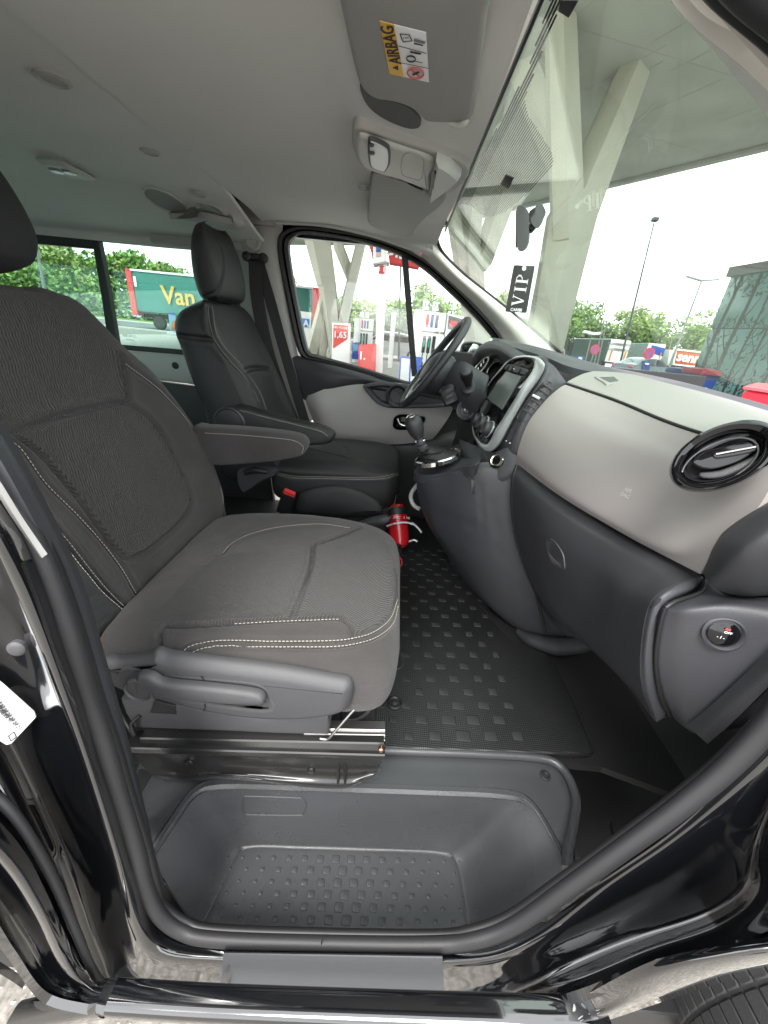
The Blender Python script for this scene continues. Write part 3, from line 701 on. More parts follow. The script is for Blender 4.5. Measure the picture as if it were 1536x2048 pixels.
patch('front_wing_skin', [
    YY([(1130, 2012, .232), (1180, 1985, .222), (1305, 1922, .215), (1450, 1890, .21), (1600, 1860, .215), (1800, 1800, .22)]),
    YY([(1150, 2026, .225), (1195, 2015, .215), (1320, 1950, .205), (1460, 1910, .20), (1600, 1885, .20), (1800, 1830, .205)]),
    YY([(1160, 2040, .228), (1200, 2034, .21), (1320, 1988, .205), (1450, 1944, .20), (1600, 1912, .20), (1800, 1850, .20)]),
    YY([(1170, 2052, .235), (1205, 2044, .225), (1325, 2004, .22), (1455, 1962, .22), (1600, 1930, .22), (1800, 1860, .22)])], M['paint'], VAN, nu=7, nv=7, th=.006, angle=70)
# rocker: glossy rail beneath the sill
rk = spl(YY([(40, 2036, .215), (205, 1998, .215), (240, 1996, .215), (440, 2008, .215), (800, 2022, .215), (1100, 2032, .215), (1170, 2036, .218), (1200, 2048, .222)]), 6)
sweep('rocker_rail', rk, sq(.018, .020, .012, 4), M['paint'], VAN, up=V(0, -1, 0))
sk = [(444, 1903), (880, 1910), (886, 1914), (890, 1960), (884, 2000), (880, 2012), (600, 2008), (438, 1999), (442, 1960)]
patch('scuff_plate', [YY([(448, 1902, .294), (660, 1905, .294), (884, 1909, .294)]), YY([(447, 1908, .284), (660, 1912, .284), (885, 1916, .284)]), YY([(444, 1938, .278), (660, 1943, .278), (887, 1948, .278)]),
    YY([(440, 1970, .274), (660, 1976, .274), (888, 1982, .274)]), YY([(438, 1980, .270), (660, 1986, .270), (888, 1992, .270)]), YY([(437, 1998, .266), (660, 2005, .266), (888, 2012, .266)])], mat('scuff_film', (.055, .060, .067), .5, bump=.3, bscale=700), VAN, th=.004, nu=6, nv=6)
box('underbody', (-.6, 1.25, .21), (4.2, 1.4, .10), M['black'], VAN)
box('under_sill', (-.1, .36, .22), (1.6, .12, .10), M['black'], VAN)
patch('rear_lower_skin', [[V(x, .24, .33) for x in (-.56, -1.2, -2, -3)], [V(x, .23, .6) for x in (-.58, -1.2, -2, -3)], [V(x, .26, 1.22) for x in (-.62, -1.2, -2, -3)]], M['paint'], VAN, th=.01)
patch('near_b_pillar_upper', [[V(-.425-.012*i-.16*f, y0+.015*f, 1.22+.64*f) for i, y0 in enumerate((.345, .318, .305, .30, .30, .31, .34))] if 0 else [V(-.43-.03*i-.17*f, (.345, .318, .305, .30, .30, .31, .34)[i]+.03*f*f, 1.20+.66*f) for i in range(7)] for f in (0, .25, .5, .75, 1)], M['paint'], VAN, nu=4, nv=4, th=.02, angle=70)
patch('near_roof_rail', [[V(x, y, z) for x in (.10, -.3, -.7, -1.4, -2.4, -3.2)] for y, z in ((.40, 1.80), (.33, 1.80), (.30, 1.84), (.31, 1.89), (.36, 1.92))], M['paint'], VAN, nu=4, nv=4, th=.015, angle=70)
patch('front_wing_outer', [[V(x, y, z) for x, y, z in ((.62, .33, 1.36), (.9, .34, 1.30), (1.3, .36, 1.20), (1.75, .45, 1.05), (1.95, .7, .95))],
    [V(x, y, z) for x, y, z in ((.60, .26, 1.22), (.9, .25, 1.17), (1.3, .26, 1.08), (1.75, .34, .95), (2.0, .6, .85))],
    [V(x, y, z) for x, y, z in ((.585, .22, .98), (.9, .205, .95), (1.3, .21, .90), (1.75, .28, .80), (2.03, .55, .70))],
    [V(x, y, z) for x, y, z in ((.58, .21, .80), (.86, .195, .77), (1.2, .195, .77), (1.55, .23, .62), (2.03, .55, .40))]], M['paint'], VAN, nu=6, nv=6, th=.01, angle=70)
patch('bonnet', [[V(.84, y, 1.36-.0*y) for y in (.36, .8, 1.3, 1.9)], [V(1.2, y, 1.26) for y in (.34, .8, 1.3, 1.92)], [V(1.65, y, 1.10) for y in (.42, .8, 1.3, 1.85)], [V(1.95, y, .95) for y in (.6, .85, 1.3, 1.7)], [V(2.05, y, .70) for y in (.6, .85, 1.3, 1.7)], [V(2.05, y, .35) for y in (.6, .85, 1.3, 1.7)]], M['paint'], VAN, nu=5, nv=5, th=.01, angle=70)
# front wheel
wc = V(1.02, .33, .335)
wt = [(.20, -.10), (.27, -.105), (.315, -.10), (.333, -.085), (.335, 0), (.333, .085), (.315, .10), (.27, .105), (.20, .10)]
tyre_m = mat('tyre_rubber', (.016, .016, .017), .7, bump=.3, bscale=300)
wh = lathe('front_wheel', wc, V(0, -1, 0), [(.205, -.1), (.21, .09), (.20, .10), (.185, .085), (.15, .075), (.05, .06), (0, .06)], M['silver'], VAN, n=48)
ty = lathe('tyre', wc, V(0, -1, 0), [(.205, -.105)]+[(r+.0, h) for r, h in wt[1:]], tyre_m, wh, n=64, cap=False)
for k in range(72):
    a = 2*math.pi*k/72
    if not (.3 < a/math.pi < 1.25): continue
    d = V(math.cos(a), 0, math.sin(a)); t = V(-math.sin(a), 0, math.cos(a))
    if k == 0 or 'tb' not in globals(): tb = None
    box('tread_block', wc+d*.333+V(0, -.066, 0), (.0268, .042, .010), tyre_m, wh, r=.002, ax=(t, V(0, 1, 0), d), seg=1)
    box('tread_block', wc+d*.333+V(0, -.018, 0), (.0268, .042, .010), tyre_m, wh, r=.002, ax=(t, V(0, 1, 0), d), seg=1)
# ================================================================ SEATS
def rumple(v): return noise.noise(v*22)*.0014+noise.noise(V(v.x*30, v.y*30, v.z*110))*.0008
def proj(p):
    q = p-CAM; w = q.dot(_F)
    return (768+FOC*q.dot(_R)/w, 1024-FOC*q.dot(_U)/w)
def interp(tab, t):
    if t <= tab[0][0]: return tab[0][1:]
    for a, b in zip(tab, tab[1:]):
        if t <= b[0]:
            f = (t-a[0])/(b[0]-a[0]); f = f*f*(3-2*f)*.35+f*.65
            return [x+(y-x)*f for x, y in zip(a[1:], b[1:])]
    return tab[-1][1:]
def body(name, A, Ud, Nd, tab, mats, parent, N=110, M_=90, p=3.6, seams=(), gd=.005, gw=.006, regions=(), stitch=None, sm=None, extra=None, bump=None):
    """upholstered body: tab rows (h, ylo, yhi, front, back, bolster) along Ud, faces Nd"""
    h0, h1 = tab[0][0], tab[-1][0]
    ys = [V(*r[1:4]) for r in tab]; zs = [V(*r[4:6], 0) for r in tab]; hs = [V(r[0], 0, 0) for r in tab]
    n = max(2, M_//(len(tab)-1)); ys, zs, hs = spl(ys, n), spl(zs, n), spl(hs, n)
    vs = []; ns = []
    dn = [Vector((math.copysign(abs(math.cos(t))**(2/p), math.cos(t)), math.copysign(abs(math.sin(t))**(2/p), math.sin(t))*.45, 0)) for t in [2*math.pi*(i+.5)/6000 for i in range(6000)]]
    un = [(q.x, q.y/.45) for q in resamp(dn, N, True)]
    for a, b, h in zip(ys, zs, hs):
        ylo, yhi, fr_ = a; bk, bol = b.x, b.y; c = (ylo+yhi)/2; w = (yhi-ylo)/2
        for j in range(N):
            x, z = un[j]; cs, sn = x, z
            if sn > 0: nn = fr_*z + bol*math.exp(-((abs(x)-.78)/.17)**2)*z
            else: nn = bk*z
            vs.append(A+Ud*h.x+Nd*nn+V(0, c+w*x, 0))
            ns.append((V(0, cs, 0)*(1 if abs(x) > .9 else .3)+Nd*sn).normalized())
    R = len(ys)
    F = grid_faces(R, N, wrap=True)+[tuple(range(N)), tuple(range((R-1)*N, R*N))]
    bv = BVHTree.FromPolygons(vs, F)
    L3 = []
    for l in seams:
        q = [cast(bv, *pt) for pt in l]; q = [x for x in q if x is not None]
        if len(q) > 1: L3.append(spl(q, 6))
    if bump: vs = [v+n_*bump(v) for v, n_ in zip(vs, ns)]
    if L3: vs = groove(vs, ns, L3, gd, gw, raise_=gd*.25)
    fm = None
    if regions:
        fm = []
        for f in F:
            c = sum((vs[i] for i in f), V(0, 0, 0))/len(f); m = 0
            if len(f) == 4 and (ns[f[0]].dot(CAM-c) > 0):
                x, y = proj(c)
                for pg, mi in regions:
                    if inpoly(x, y, pg): m = mi
            fm.append(m)
    o = mk(name, vs, F, mats, parent, angle=75, fm=fm)
    bv2 = BVHTree.FromPolygons(vs, F)
    if stitch:
        SL = []
        for l in stitch:
            q = [cast(bv2, *pt) for pt in l]; q = [x for x in q if x is not None]
            if len(q) > 1:
                q = spl(q, 5)
                # settle each stitch point back on the cloth
                q2 = []
                for x in q:
                    hh = bv2.find_nearest(x); nn_ = hh[1].normalized(); nn_ = -nn_ if nn_.dot(CAM-x) < 0 else nn_; q2.append(hh[0]+nn_*.0012)
                SL.append(q2)
        dashes('stitching', SL, sm or M['stitch'], o)
    return o, bv2
PS = empty('car_seat', (-.25, .8, .53), 'charcoal fabric front passenger seat nearest the open door', 'car seat', 'front seats')
uB = V(-.379, 0, .925).normalized(); nB = V(.925, 0, .379).normalized(); aB = V(-.5, 0, .84)
tab = [(-.06, .60, 1.04, -.02, .05, .0), (-.03, .57, 1.10, 0, .10, .0), (.03, .545, 1.125, .0, .12, .012), (.10, .53, 1.170, .0, .12, .02), (.19, .515, 1.196, .0, .12, .028), (.29, .51, 1.198, .0, .12, .03), (.40, .51, 1.172, .0, .115, .028), (.49, .525, 1.13, .0, .11, .018), (.56, .55, 1.07, .0, .10, .008), (.62, .575, 1.035, 0, .095, .0), (.665, .60, 1.00, -.005, .08, 0), (.685, .65, .95, -.02, .06, 0), (.692, .70, .9, -.035, .05, 0)]
tab = [(r[0], r[1], r[2], r[3]+.02, r[4], r[5]) for r in tab]
aBb = aB-nB*.02
insert_low = [(30, 868), (100, 838), (180, 817), (258, 808), (320, 862), (365, 945), (382, 1000), (366, 1040), (310, 1092), (262, 1117), (240, 1108), (200, 1058), (150, 990), (80, 910)]
outer_l = [(-30, 915), (0, 936), (68, 999), (140, 1086), (208, 1171), (276, 1238)]
inner_l = [(20, 880), (47, 902), (94, 968), (156, 1030), (205, 1085), (245, 1138), (272, 1185), (290, 1201), (306, 1200), (335, 1178), (400, 1108), (436, 1050), (446, 1000), (436, 945), (400, 880), (330, 790), (252, 728)]
third_l = [(-20, 930), (0, 950), (57, 1004), (140, 1105), (200, 1180), (268, 1242)]
back, bvB = body('backrest', aBb, uB, nB, tab, [M['fabric'], M['weave'], M['leather']], PS, N=400, M_=330, p=4.2,
    seams=[insert_low+[insert_low[0]], inner_l, outer_l, [(258, 808), (252, 760), (244, 712)]], gd=.011, gw=.0065,
    regions=[(insert_low, 1), ([(-300, 500), (0, 560), (170, 600), (235, 700), (245, 712), (258, 808), (180, 817), (100, 838), (30, 868), (-300, 1000)], 1), ([(-400, 800), (-30, 918), (68, 1002), (276, 1242), (240, 1330), (-400, 1400)], 2)],
    stitch=[outer_l, third_l, inner_l[:7], inner_l[8:]], bump=rumple)
# cushion
tab = [(-.515, .56, 1.02, .02, .10, 0), (-.50, .52, 1.06, .035, .13, .0), (-.44, .495, 1.085, .045, .13, .005), (-.34, .487, 1.095, .053, .13, .012), (-.22, .485, 1.10, .058, .13, .014), (-.10, .488, 1.095, .060, .13, .010), (-.03, .490, 1.075, .057, .125, .004), (.015, .498, 1.05, .050, .12, 0), (.040, .515, 1.02, .038, .105, 0), (.054, .55, .97, .018, .08, 0), (.060, .60, .92, -.005, .05, 0)]
cmid = [(626, 1090), (622, 1130), (606, 1180), (582, 1238)]
cst1 = [(345, 1335), (360, 1308), (385, 1290), (440, 1280), (560, 1282), (650, 1281), (700, 1277), (750, 1262), (783, 1232), (794, 1200)]
cst2 = [(358, 1336), (372, 1315), (398, 1300), (445, 1292), (560, 1293), (650, 1293), (705, 1288), (756, 1272), (788, 1242), (796, 1212)]
cin = [(330, 1252), (400, 1252), (470, 1247), (540, 1243), (620, 1240), (676, 1238), (700, 1252), (706, 1276)]
cfar = [(444, 1108), (462, 1088), (500, 1068), (560, 1054), (640, 1048), (700, 1056)]
crear = [(626, 1090), (665, 1078), (720, 1055)]
cush, bvC = body('seat_cushion', V(0, 0, .868), V(1, 0, 0), V(0, 0, 1), tab, [M['fabric'], M['weave']], PS, N=400, M_=300, p=3.8,
    seams=[cmid, cst1, cst2, cin, cfar, crear, [(300, 1340), (318, 1300), (322, 1262)]], gd=.009, gw=.005,
    regions=[([(300, 1240), (380, 1150), (440, 1112), (540, 1098), (626, 1090), (720, 1052), (770, 1080), (796, 1150), (796, 1200), (770, 1245), (706, 1276), (700, 1252), (676, 1238), (540, 1243), (400, 1252)], 1)],
    stitch=[cst1, cst2, cin[2:6], cfar], bump=rumple)
# headrest, mostly out of frame
tab = [(.715, .69, .87, .0, .06, 0), (.728, .655, .905, .03, .085, 0), (.77, .63, .935, .05, .095, 0), (.84, .62, .945, .05, .095, 0), (.91, .625, .935, .04, .09, 0), (.97, .65, .90, .02, .075, 0), (1.01, .69, .86, -.01, .05, 0)]
body('headrest', aBb+nB*.02, uB, nB, tab, [mat('backlit_headrest_fabric', (.022, .022, .023), .8, bump=.5, bscale=900, kind='voronoi')], PS, N=60, M_=50, p=2.8)  # near-black base colour holds the backlit shade of this headrest
for y in (.70, .84): tube('headrest_post', [aBb+uB*.66-nB*.03+V(0, y, 0), aBb+uB*.74-nB*.02+V(0, y, 0)], .009, M['black'], PS, sm=1)
# armrest on the far side of the passenger seat
def arm_rest(name, px, y0, y1, mat_, parent, stitchline=None):
    a = resamp(spl([P(u, v, Y=y0) for u, v in px], 5, True), 60, True)
    cen = sum(a, V(0, 0, 0))/60
    b = [p+V(0, y1-y0, 0) for p in a]
    sh = lambda L, k: [cen+V(0, (p.y-cen.y), 0)+(p-V(0, p.y-cen.y, 0)-cen)*k for p in L]
    o = loft(name, [sh([p+V(0, .002, 0) for p in a], .80), sh([p+V(0, .004, 0) for p in a], .93), [p+V(0, .014, 0) for p in a], [p.lerp(q, .5) for p, q in zip(a, b)], [p-V(0, .014, 0) for p in b], sh([p-V(0, .004, 0) for p in b], .93), sh([p-V(0, .002, 0) for p in b], .8)], mat_, parent, angle=80)
    if stitchline:
        bv = bvh_of(o); q = [cast(bv, *s) for s in stitchline]; q = [x-ray(*proj(x)).normalized()*.001 for x in q if x is not None]
        if len(q) > 1: dashes('stitching', [spl(q, 5)], M['stitch'], o)
    return o
arm_rest('armrest', [(380, 858), (405, 856), (480, 860), (560, 868), (598, 876), (611, 888), (610, 902), (596, 915), (540, 925), (470, 931), (420, 932), (385, 920)], 1.12, 1.19, M['fabric'], PS, [(410, 866), (480, 870), (560, 877), (590, 882), (606, 893), (604, 906)])
# plastic side cover with recliner lever
sc_ = [(206, 1318), (232, 1322), (290, 1312), (312, 1302), (332, 1310), (420, 1322), (560, 1340), (660, 1358), (698, 1366), (706, 1382), (702, 1404), (690, 1424), (640, 1436), (560, 1440), (480, 1434), (400, 1420), (330, 1402), (270, 1388), (222, 1368), (208, 1345)]
sl_ = resamp(spl([P(a, b, Y=.478) for a, b in sc_], 5, True), 120, True)
cov = loft('side_cover', [[p+V(0, .014, 0) for p in sl_], [p+V(0, .006, 0) for p in sl_], inset(sl_, .004, V(0, -1, 0), .0), inset(sl_, .012, V(0, -1, 0), .008), inset(sl_, .02, V(0, -1, 0), .010)], M['grey'], PS, angle=60)
# recessed channel around lever
rcx = [(240, 1345), (262, 1338), (330, 1352), (420, 1360), (500, 1368), (528, 1378), (540, 1398), (546, 1425), (500, 1426), (400, 1412), (300, 1392), (250, 1375)]
rl = resamp(spl([P(a, b, Y=.4665) for a, b in rcx], 5, True), 80, True)
loft('lever_recess', [inset(rl, -.004, V(0, -1, 0), -.003), rl, inset(rl, .004, V(0, -1, 0), -.001), inset(rl, .010, V(0, -1, 0), -.0015)], M['grey'], cov, angle=60)
pc = P(284, 1370, Y=.462)
lathe('lever_hub', pc, V(0, -1, 0), [(.026, -.006), (.0262, .010), (.023, .014), (.021, .011), (.017, .012), (0, .013)], M['grey'], cov)
lv = resamp(spl([P(a, b, Y=.452) for a, b in ((272, 1352), (300, 1352), (330, 1366), (420, 1376), (500, 1386), (524, 1394), (529, 1404), (518, 1411), (440, 1408), (350, 1398), (300, 1390), (270, 1386))], 5, True), 80, True)
lev = loft('recliner_lever', [[p+V(0, .012, 0) for p in lv], [p+V(0, .003, 0) for p in lv], inset(lv, .0035, V(0, -1, 0), .002), inset(lv, .008, V(0, -1, 0), .004)], M['grey'], cov, angle=70)
for a, b, c, d in ((402, 1353, 411, 1371), (409, 1409, 407, 1422)): tube('tick_mark', [P(a, b, Y=.4655), P((a+c)/2+2, (b+d)/2, Y=.4655), P(c, d, Y=.4655)], .0011, M['rubberd'], cov, n=6)
# base: grey box, rails, bracket
wallp = lambda name, pts, y, m_, th=.02, bev=.004, par=PS: plate(name, resamp(spl([P(a, b, Y=y) for a, b in pts], 3, True), 48, True), m_, par, V(0, th, 0), bev)
plate('seat_base', [P(a, b, Y=.50) for a, b in ((240, 1400), (300, 1398), (400, 1418), (520, 1438), (655, 1432), (660, 1450), (656, 1472), (560, 1470), (430, 1464), (270, 1458), (250, 1430))], M['grey'], PS, V(0, .3, 0), .004)
plate('base_cavity', [P(a, b, Y=.498) for a, b in ((308, 1402), (350, 1412), (352, 1430), (300, 1426))], M['black'], PS, V(0, .01, 0), .001)
plate('seat_base', [P(a, b, Y=.56) for a, b in ((680, 1380), (745, 1385), (752, 1450), (680, 1450))], M['black'], PS, V(0, .3, 0), .004)
blk = mat('black_steel', (.012, .012, .012), .28, coat=.3, rvar=.05)
rail = lambda name, a, b, w, h, m_: bar(name, a, b, w, h, m_, PS, up=V(0, 0, 1))
rail('upper_rail', P(290, 1468, Y=.495), P(768, 1478, Y=.505), .03, .016, blk)
rail('lower_rail', P(262, 1482, Y=.485), P(770, 1496, Y=.495), .04, .016, blk)
for v_ in (1452, 1462, 1472):
    bar('rail_profile', P(610, v_-2, Y=.52-.008*(v_-1452)/10), P(770, v_+1, Y=.525-.008*(v_-1452)/10), .02, .0065, M['steel'], PS)
rail('far_rail', V(-.45, 1.0, .66), V(.05, 1.0, .66), .04, .03, blk)
box('under_seat_box', (-.25, .78, .62), (.42, .40, .16), M['black'], PS, r=.02)
bk = patch('bracket', [YY([(262, 1478, .50), (330, 1486, .492), (450, 1494, .49), (600, 1501, .49), (700, 1503, .492), (769, 1504, .495)]),
    YY([(264, 1490, .482), (330, 1498, .474), (450, 1505, .472), (600, 1511, .472), (700, 1513, .474), (766, 1513, .478)]),
    YY([(272, 1510, .488), (335, 1517, .482), (450, 1522, .48), (600, 1530, .48), (700, 1534, .482), (762, 1528, .49)]),
    YY([(288, 1535, .486), (345, 1540, .480), (450, 1545, .48), (600, 1552, .48), (700, 1554, .482), (752, 1545, .49)]),
    YY([(305, 1552, .482), (360, 1560, .474), (450, 1552, .472), (590, 1566, .472), (680, 1572, .474), (728, 1560, .478)]),
    YY([(312, 1556, .49), (365, 1566, .488), (450, 1558, .488), (590, 1572, .488), (680, 1577, .488), (722, 1566, .49)])], blk, PS, nu=6, nv=8, th=.004, angle=70)
for u_, v_ in ((378, 1526), (622, 1542)): lathe('bracket_dimple', P(u_, v_, Y=.479), V(0, -1, 0), [(.008, -.001), (.007, .002), (.003, .0005), (0, .0)], blk, bk)
bar('bracket_rib', P(676, 1523, Y=.478), P(676, 1566, Y=.474), .004, .004, blk, bk); bar('bracket_rib', P(690, 1523, Y=.478), P(690, 1566, Y=.474), .004, .004, blk, bk)
lathe('bracket_bolt', P(762, 1497, Y=.474), V(0, -1, 0), [(.005, -.003), (.005, .004), (.003, .006), (0, .006)], mat('copper', (.6, .3, .2), .3, metal=1), bk)
tube('stay_rod', [P(745, 1385, Y=.52), P(712, 1415, Y=.50), P(668, 1465, Y=.48), P(655, 1478, Y=.478), P(640, 1477, Y=.478)], .0028, M['steel'], PS, n=8, sm=4)
tube('seat_cable', [P(690, 1440, Y=.56), P(715, 1438, Y=.56), P(738, 1420, Y=.56), P(744, 1392, Y=.56)], .004, M['grey'], PS, n=8)
tube('seat_cable', YY([(240, 1420, .52), (252, 1445, .50), (268, 1470, .485), (262, 1450, .49), (280, 1430, .5)]), .004, M['black'], PS, n=8)
tube('seat_wire', YY([(742, 1270, .60), (790, 1292, .62), (806, 1318, .63), (802, 1335, .63), (775, 1342, .62)]), .0012, M['black'], PS, n=6)
# ------------------------------------------------ driver seat
DS = empty('car_seat', (-.2, 1.62, .53), 'black leather driver seat behind the steering wheel', 'car seat', 'front seats')
uD = V(-.40, 0, .917).normalized(); nD = V(.917, 0, .40).normalized(); aD = V(-.43, 0, .95)-nD*.0
tab = [(-.05, 1.45, 1.82, .0, .16, 0), (0, 1.42, 1.85, .0, .24, 0), (.08, 1.40, 1.87, 0, .235, .012), (.18, 1.39, 1.875, 0, .205, .02), (.28, 1.39, 1.875, 0, .17, .018), (.38, 1.39, 1.885, 0, .16, .012), (.48, 1.395, 1.88, 0, .145, .006), (.55, 1.405, 1.86, 0, .135, 0), (.59, 1.44, 1.82, -.005, .115, 0), (.608, 1.49, 1.76, -.025, .09, 0)]
tab = [(r[0], r[1], r[2], r[3]+.02, r[4], r[5]) for r in tab]
dse = [(416, 616), (420, 645), (430, 680), (455, 715), (488, 752), (512, 790), (527, 830)]
dse2 = [(424, 612), (428, 645), (438, 678), (463, 710), (496, 748), (520, 786), (534, 826)]
body('backrest', aD-nD*.02, uD, nD, tab, [M['leather']], DS, N=240, M_=200, p=5.5, seams=[dse, [(360, 672), (400, 677), (430, 680)], [(488, 742), (510, 736), (540, 738)]], gd=.010, gw=.008, stitch=[dse, dse2], sm=M['stitch'])
tab = [(-.47, 1.46, 1.82, .02, .12, 0), (-.44, 1.42, 1.86, .04, .15, 0), (-.3, 1.405, 1.88, .05, .16, .008), (-.12, 1.405, 1.88, .055, .16, .010), (-.02, 1.415, 1.87, .055, .15, .004), (.025, 1.44, 1.845, .045, .13, 0), (.045, 1.48, 1.80, .025, .09, 0), (.052, 1.56, 1.72, 0, .05, 0)]
dc1 = [(545, 940), (580, 951), (640, 953), (720, 955), (770, 953), (795, 946)]
body('seat_cushion', V(0, 0, .915), V(1, 0, 0), V(0, 0, 1), tab, [M['leather']], DS, N=150, M_=110, p=3.6, seams=[dc1, [(597, 893), (640, 903), (690, 915), (735, 938)], [(690, 893), (698, 912), (694, 930)]], gd=.005, gw=.006,
    stitch=[dc1, [(a, b+4) for a, b in dc1]], sm=M['stitch'])
box('seat_base', (-.2, 1.62, .68), (.44, .42, .28), M['black'], DS, r=.03)
# side skirt bulge under cushion
sk2 = resamp(spl(YY([(590, 1010, 1.40), (600, 985, 1.40), (640, 972, 1.40), (690, 972, 1.40), (740, 990, 1.40), (765, 1015, 1.40), (755, 1032, 1.40), (660, 1034, 1.40), (600, 1030, 1.40)]), 4, True), 40, True)
loft('side_bolster', [[p+V(0, .05, 0) for p in sk2], sk2, inset(sk2, .008, V(0, -1, 0), .010), inset(sk2, .03, V(0, -1, 0), .018)], M['leather'], DS, angle=80)
# recess with handle at hinge
hb_ = resamp(spl(YY([(480, 935, 1.395), (545, 938, 1.395), (552, 950, 1.395), (525, 962, 1.395), (490, 985, 1.395), (476, 965, 1.395)]), 4, True), 40, True)
loft('hinge_cover', [[p+V(0, .05, 0) for p in hb_], hb_, inset(hb_, .005, V(0, -1, 0), .006)], M['dark2'], DS)
tube('height_lever', YY([(490, 946, 1.385), (510, 940, 1.38), (535, 944, 1.385)]), [.010, .013, .009], M['black'], DS)
# driver armrest with pivot
arm = arm_rest('armrest', [(428, 848), (436, 828), (456, 816), (480, 815), (520, 826), (580, 842), (640, 856), (664, 868), (666, 880), (650, 890), (600, 893), (540, 888), (490, 880), (450, 872), (432, 864)], 1.30, 1.37, M['leather'], DS, [(440, 832), (458, 822), (484, 822), (530, 834), (590, 849), (640, 862), (655, 872)])
lathe('armrest_pivot', P(461, 846, Y=1.302), V(0, -1, 0), [(.056, -.01), (.056, .010), (.050, .014), (.046, .010), (.042, .011), (0, .013)], M['dark'], arm)
# headrest
def px_h(u, v, y): 
    q = P(u, v, Y=y)-aD; return q.dot(uD), q.dot(nD)
tab = [(.617, 1.53, 1.72, -.01, .06, 0), (.63, 1.50, 1.755, .018, .078, 0), (.67, 1.485, 1.775, .030, .085, 0), (.73, 1.48, 1.78, .028, .082, 0), (.79, 1.485, 1.775, .015, .068, 0), (.835, 1.51, 1.75, -.005, .05, 0), (.855, 1.56, 1.70, -.025, .035, 0)]
hrs = [(428, 452), (440, 490), (446, 530), (441, 565), (430, 585), (412, 592)]
uH, nH = V(-.12, 0, .993), V(.993, 0, .12)
body('headrest', aD+uD*.60-uH*.618+nH*.012, uH, nH, tab, [M['leather']], DS, N=90, M_=70, p=2.8, seams=[hrs], gd=.006, gw=.005, stitch=[hrs], sm=M['stitchd'])
for y in (1.55, 1.70): tube('headrest_post', [aD+uD*.57-nD*.03+V(0, y, 0), aD+uD*.65-nD*.01+V(0, y, 0)], .011, M['black'], DS, sm=1)
# ------------------------------------------------ belts
def belt(name, pts, w, parent, m_=None, side=V(.94, .1, -.3)):
    path = spl(pts, 6); L = []
    for i, p in enumerate(path):
        t = (path[min(i+1, len(path)-1)]-path[max(i-1, 0)]).normalized(); s = side-t*side.dot(t); s.normalize(); n = t.cross(s)
        L.append([p+s*w/2+n*.0008, p-s*w/2+n*.0008, p-s*w/2-n*.0008, p+s*w/2-n*.0008])
    return loft(name, L, m_ or M['webbing'], parent)
BL = empty('seat_belt', (-.63, 1.9, 1.6), 'black driver seat belt hanging from its guide on the grey pillar', 'seat belt')
belt('webbing', YY([(510, 520, 1.87), (515, 600, 1.88), (535, 700, 1.88), (565, 790, 1.88), (590, 850, 1.86)]), .055, BL)
belt('webbing', YY([(516, 520, 1.895), (540, 600, 1.90), (565, 690, 1.90), (585, 760, 1.90), (612, 850, 1.90)]), .045, BL)
gd0 = P(511, 515, Y=1.87)
box('belt_guide', gd0, (.085, .02, .03), M['black'], BL, r=.009)
for dx in (-.035, .035): lathe('guide_lug', gd0+V(dx, -.005, 0), V(0, -1, 0), [(.018, -.004), (.018, .006), (.012, .010), (0, .010)], M['black'], BL)
lathe('belt_anchor', P(507, 484, Y=1.90), V(0, -1, 0), [(.034, -.006), (.034, .008), (.026, .014), (.022, .006), (.012, .004), (.012, .010), (0, .010)], M['trim'], BL)
BK = empty('belt_buckle', P(573, 1015, Y=1.30), 'black belt buckle with red release button between the front seats', 'belt buckle')
ba = P(566, 1024, Y=1.32); bb = P(578, 988, Y=1.30)
bar('buckle_body', ba, bb, .05, .022, M['black'], BK, up=V(0, 1, 0))
bar('release_button', bb, bb+(bb-ba).normalized()*.013, .042, .018, M['redmatt'], BK, up=V(0, 1, 0))
tube('buckle_stalk', [ba, ba+V(-.01, .01, -.08), ba+V(-.04, .03, -.16)], .012, M['black'], BK)
# ================================================================ DASHBOARD
DB = empty('dashboard', (.5, 1.0, 1.0), 'grey and charcoal dashboard running under the windscreen', 'dashboard')
gp_rows = [YY([(1133, 768, 1.08), (1230, 802, .92), (1330, 843, .76), (1430, 876, .64), (1545, 907, .53)]),
    YY([(1112, 780, 1.075), (1205, 826, .905), (1312, 872, .745), (1415, 912, .62), (1545, 940, .50)]),
    YY([(1085, 806, 1.07), (1170, 858, .89), (1285, 912, .725), (1395, 955, .595), (1540, 975, .475)]),
    YY([(1055, 848, 1.06), (1140, 915, .865), (1262, 985, .695), (1375, 1035, .565), (1500, 1035, .462)]),
    YY([(1036, 900, 1.055), (1120, 972, .85), (1245, 1048, .675), (1345, 1095, .55), (1440, 1085, .468)]),
    YY([(1034, 928, 1.06), (1120, 992, .855), (1240, 1064, .685), (1330, 1112, .565), (1400, 1148, .49)])]
panel = patch('airbag_panel', gp_rows, M['dash'], DB, nu=8, nv=8, th=.02)
PB = bvh_of(panel)
sq_ = lambda pts: [cast(PB, a, b)+(CAM-cast(PB, a, b)).normalized()*.0004 for a, b in pts]
e0 = cast(PB, 1253, 986); er = (cast(PB, 1270, 992)-cast(PB, 1240, 980)).normalized(); eu = (cast(PB, 1253, 976)-cast(PB, 1253, 996)).normalized()
fm_ = mat('embossed_mark', (.36, .345, .335), .5)
text('airbag_mark', 'AIR\nBAG', e0+(CAM-e0).normalized()*.0006, er, eu, .011, fm_, panel, ext=.0004, bold=.02)
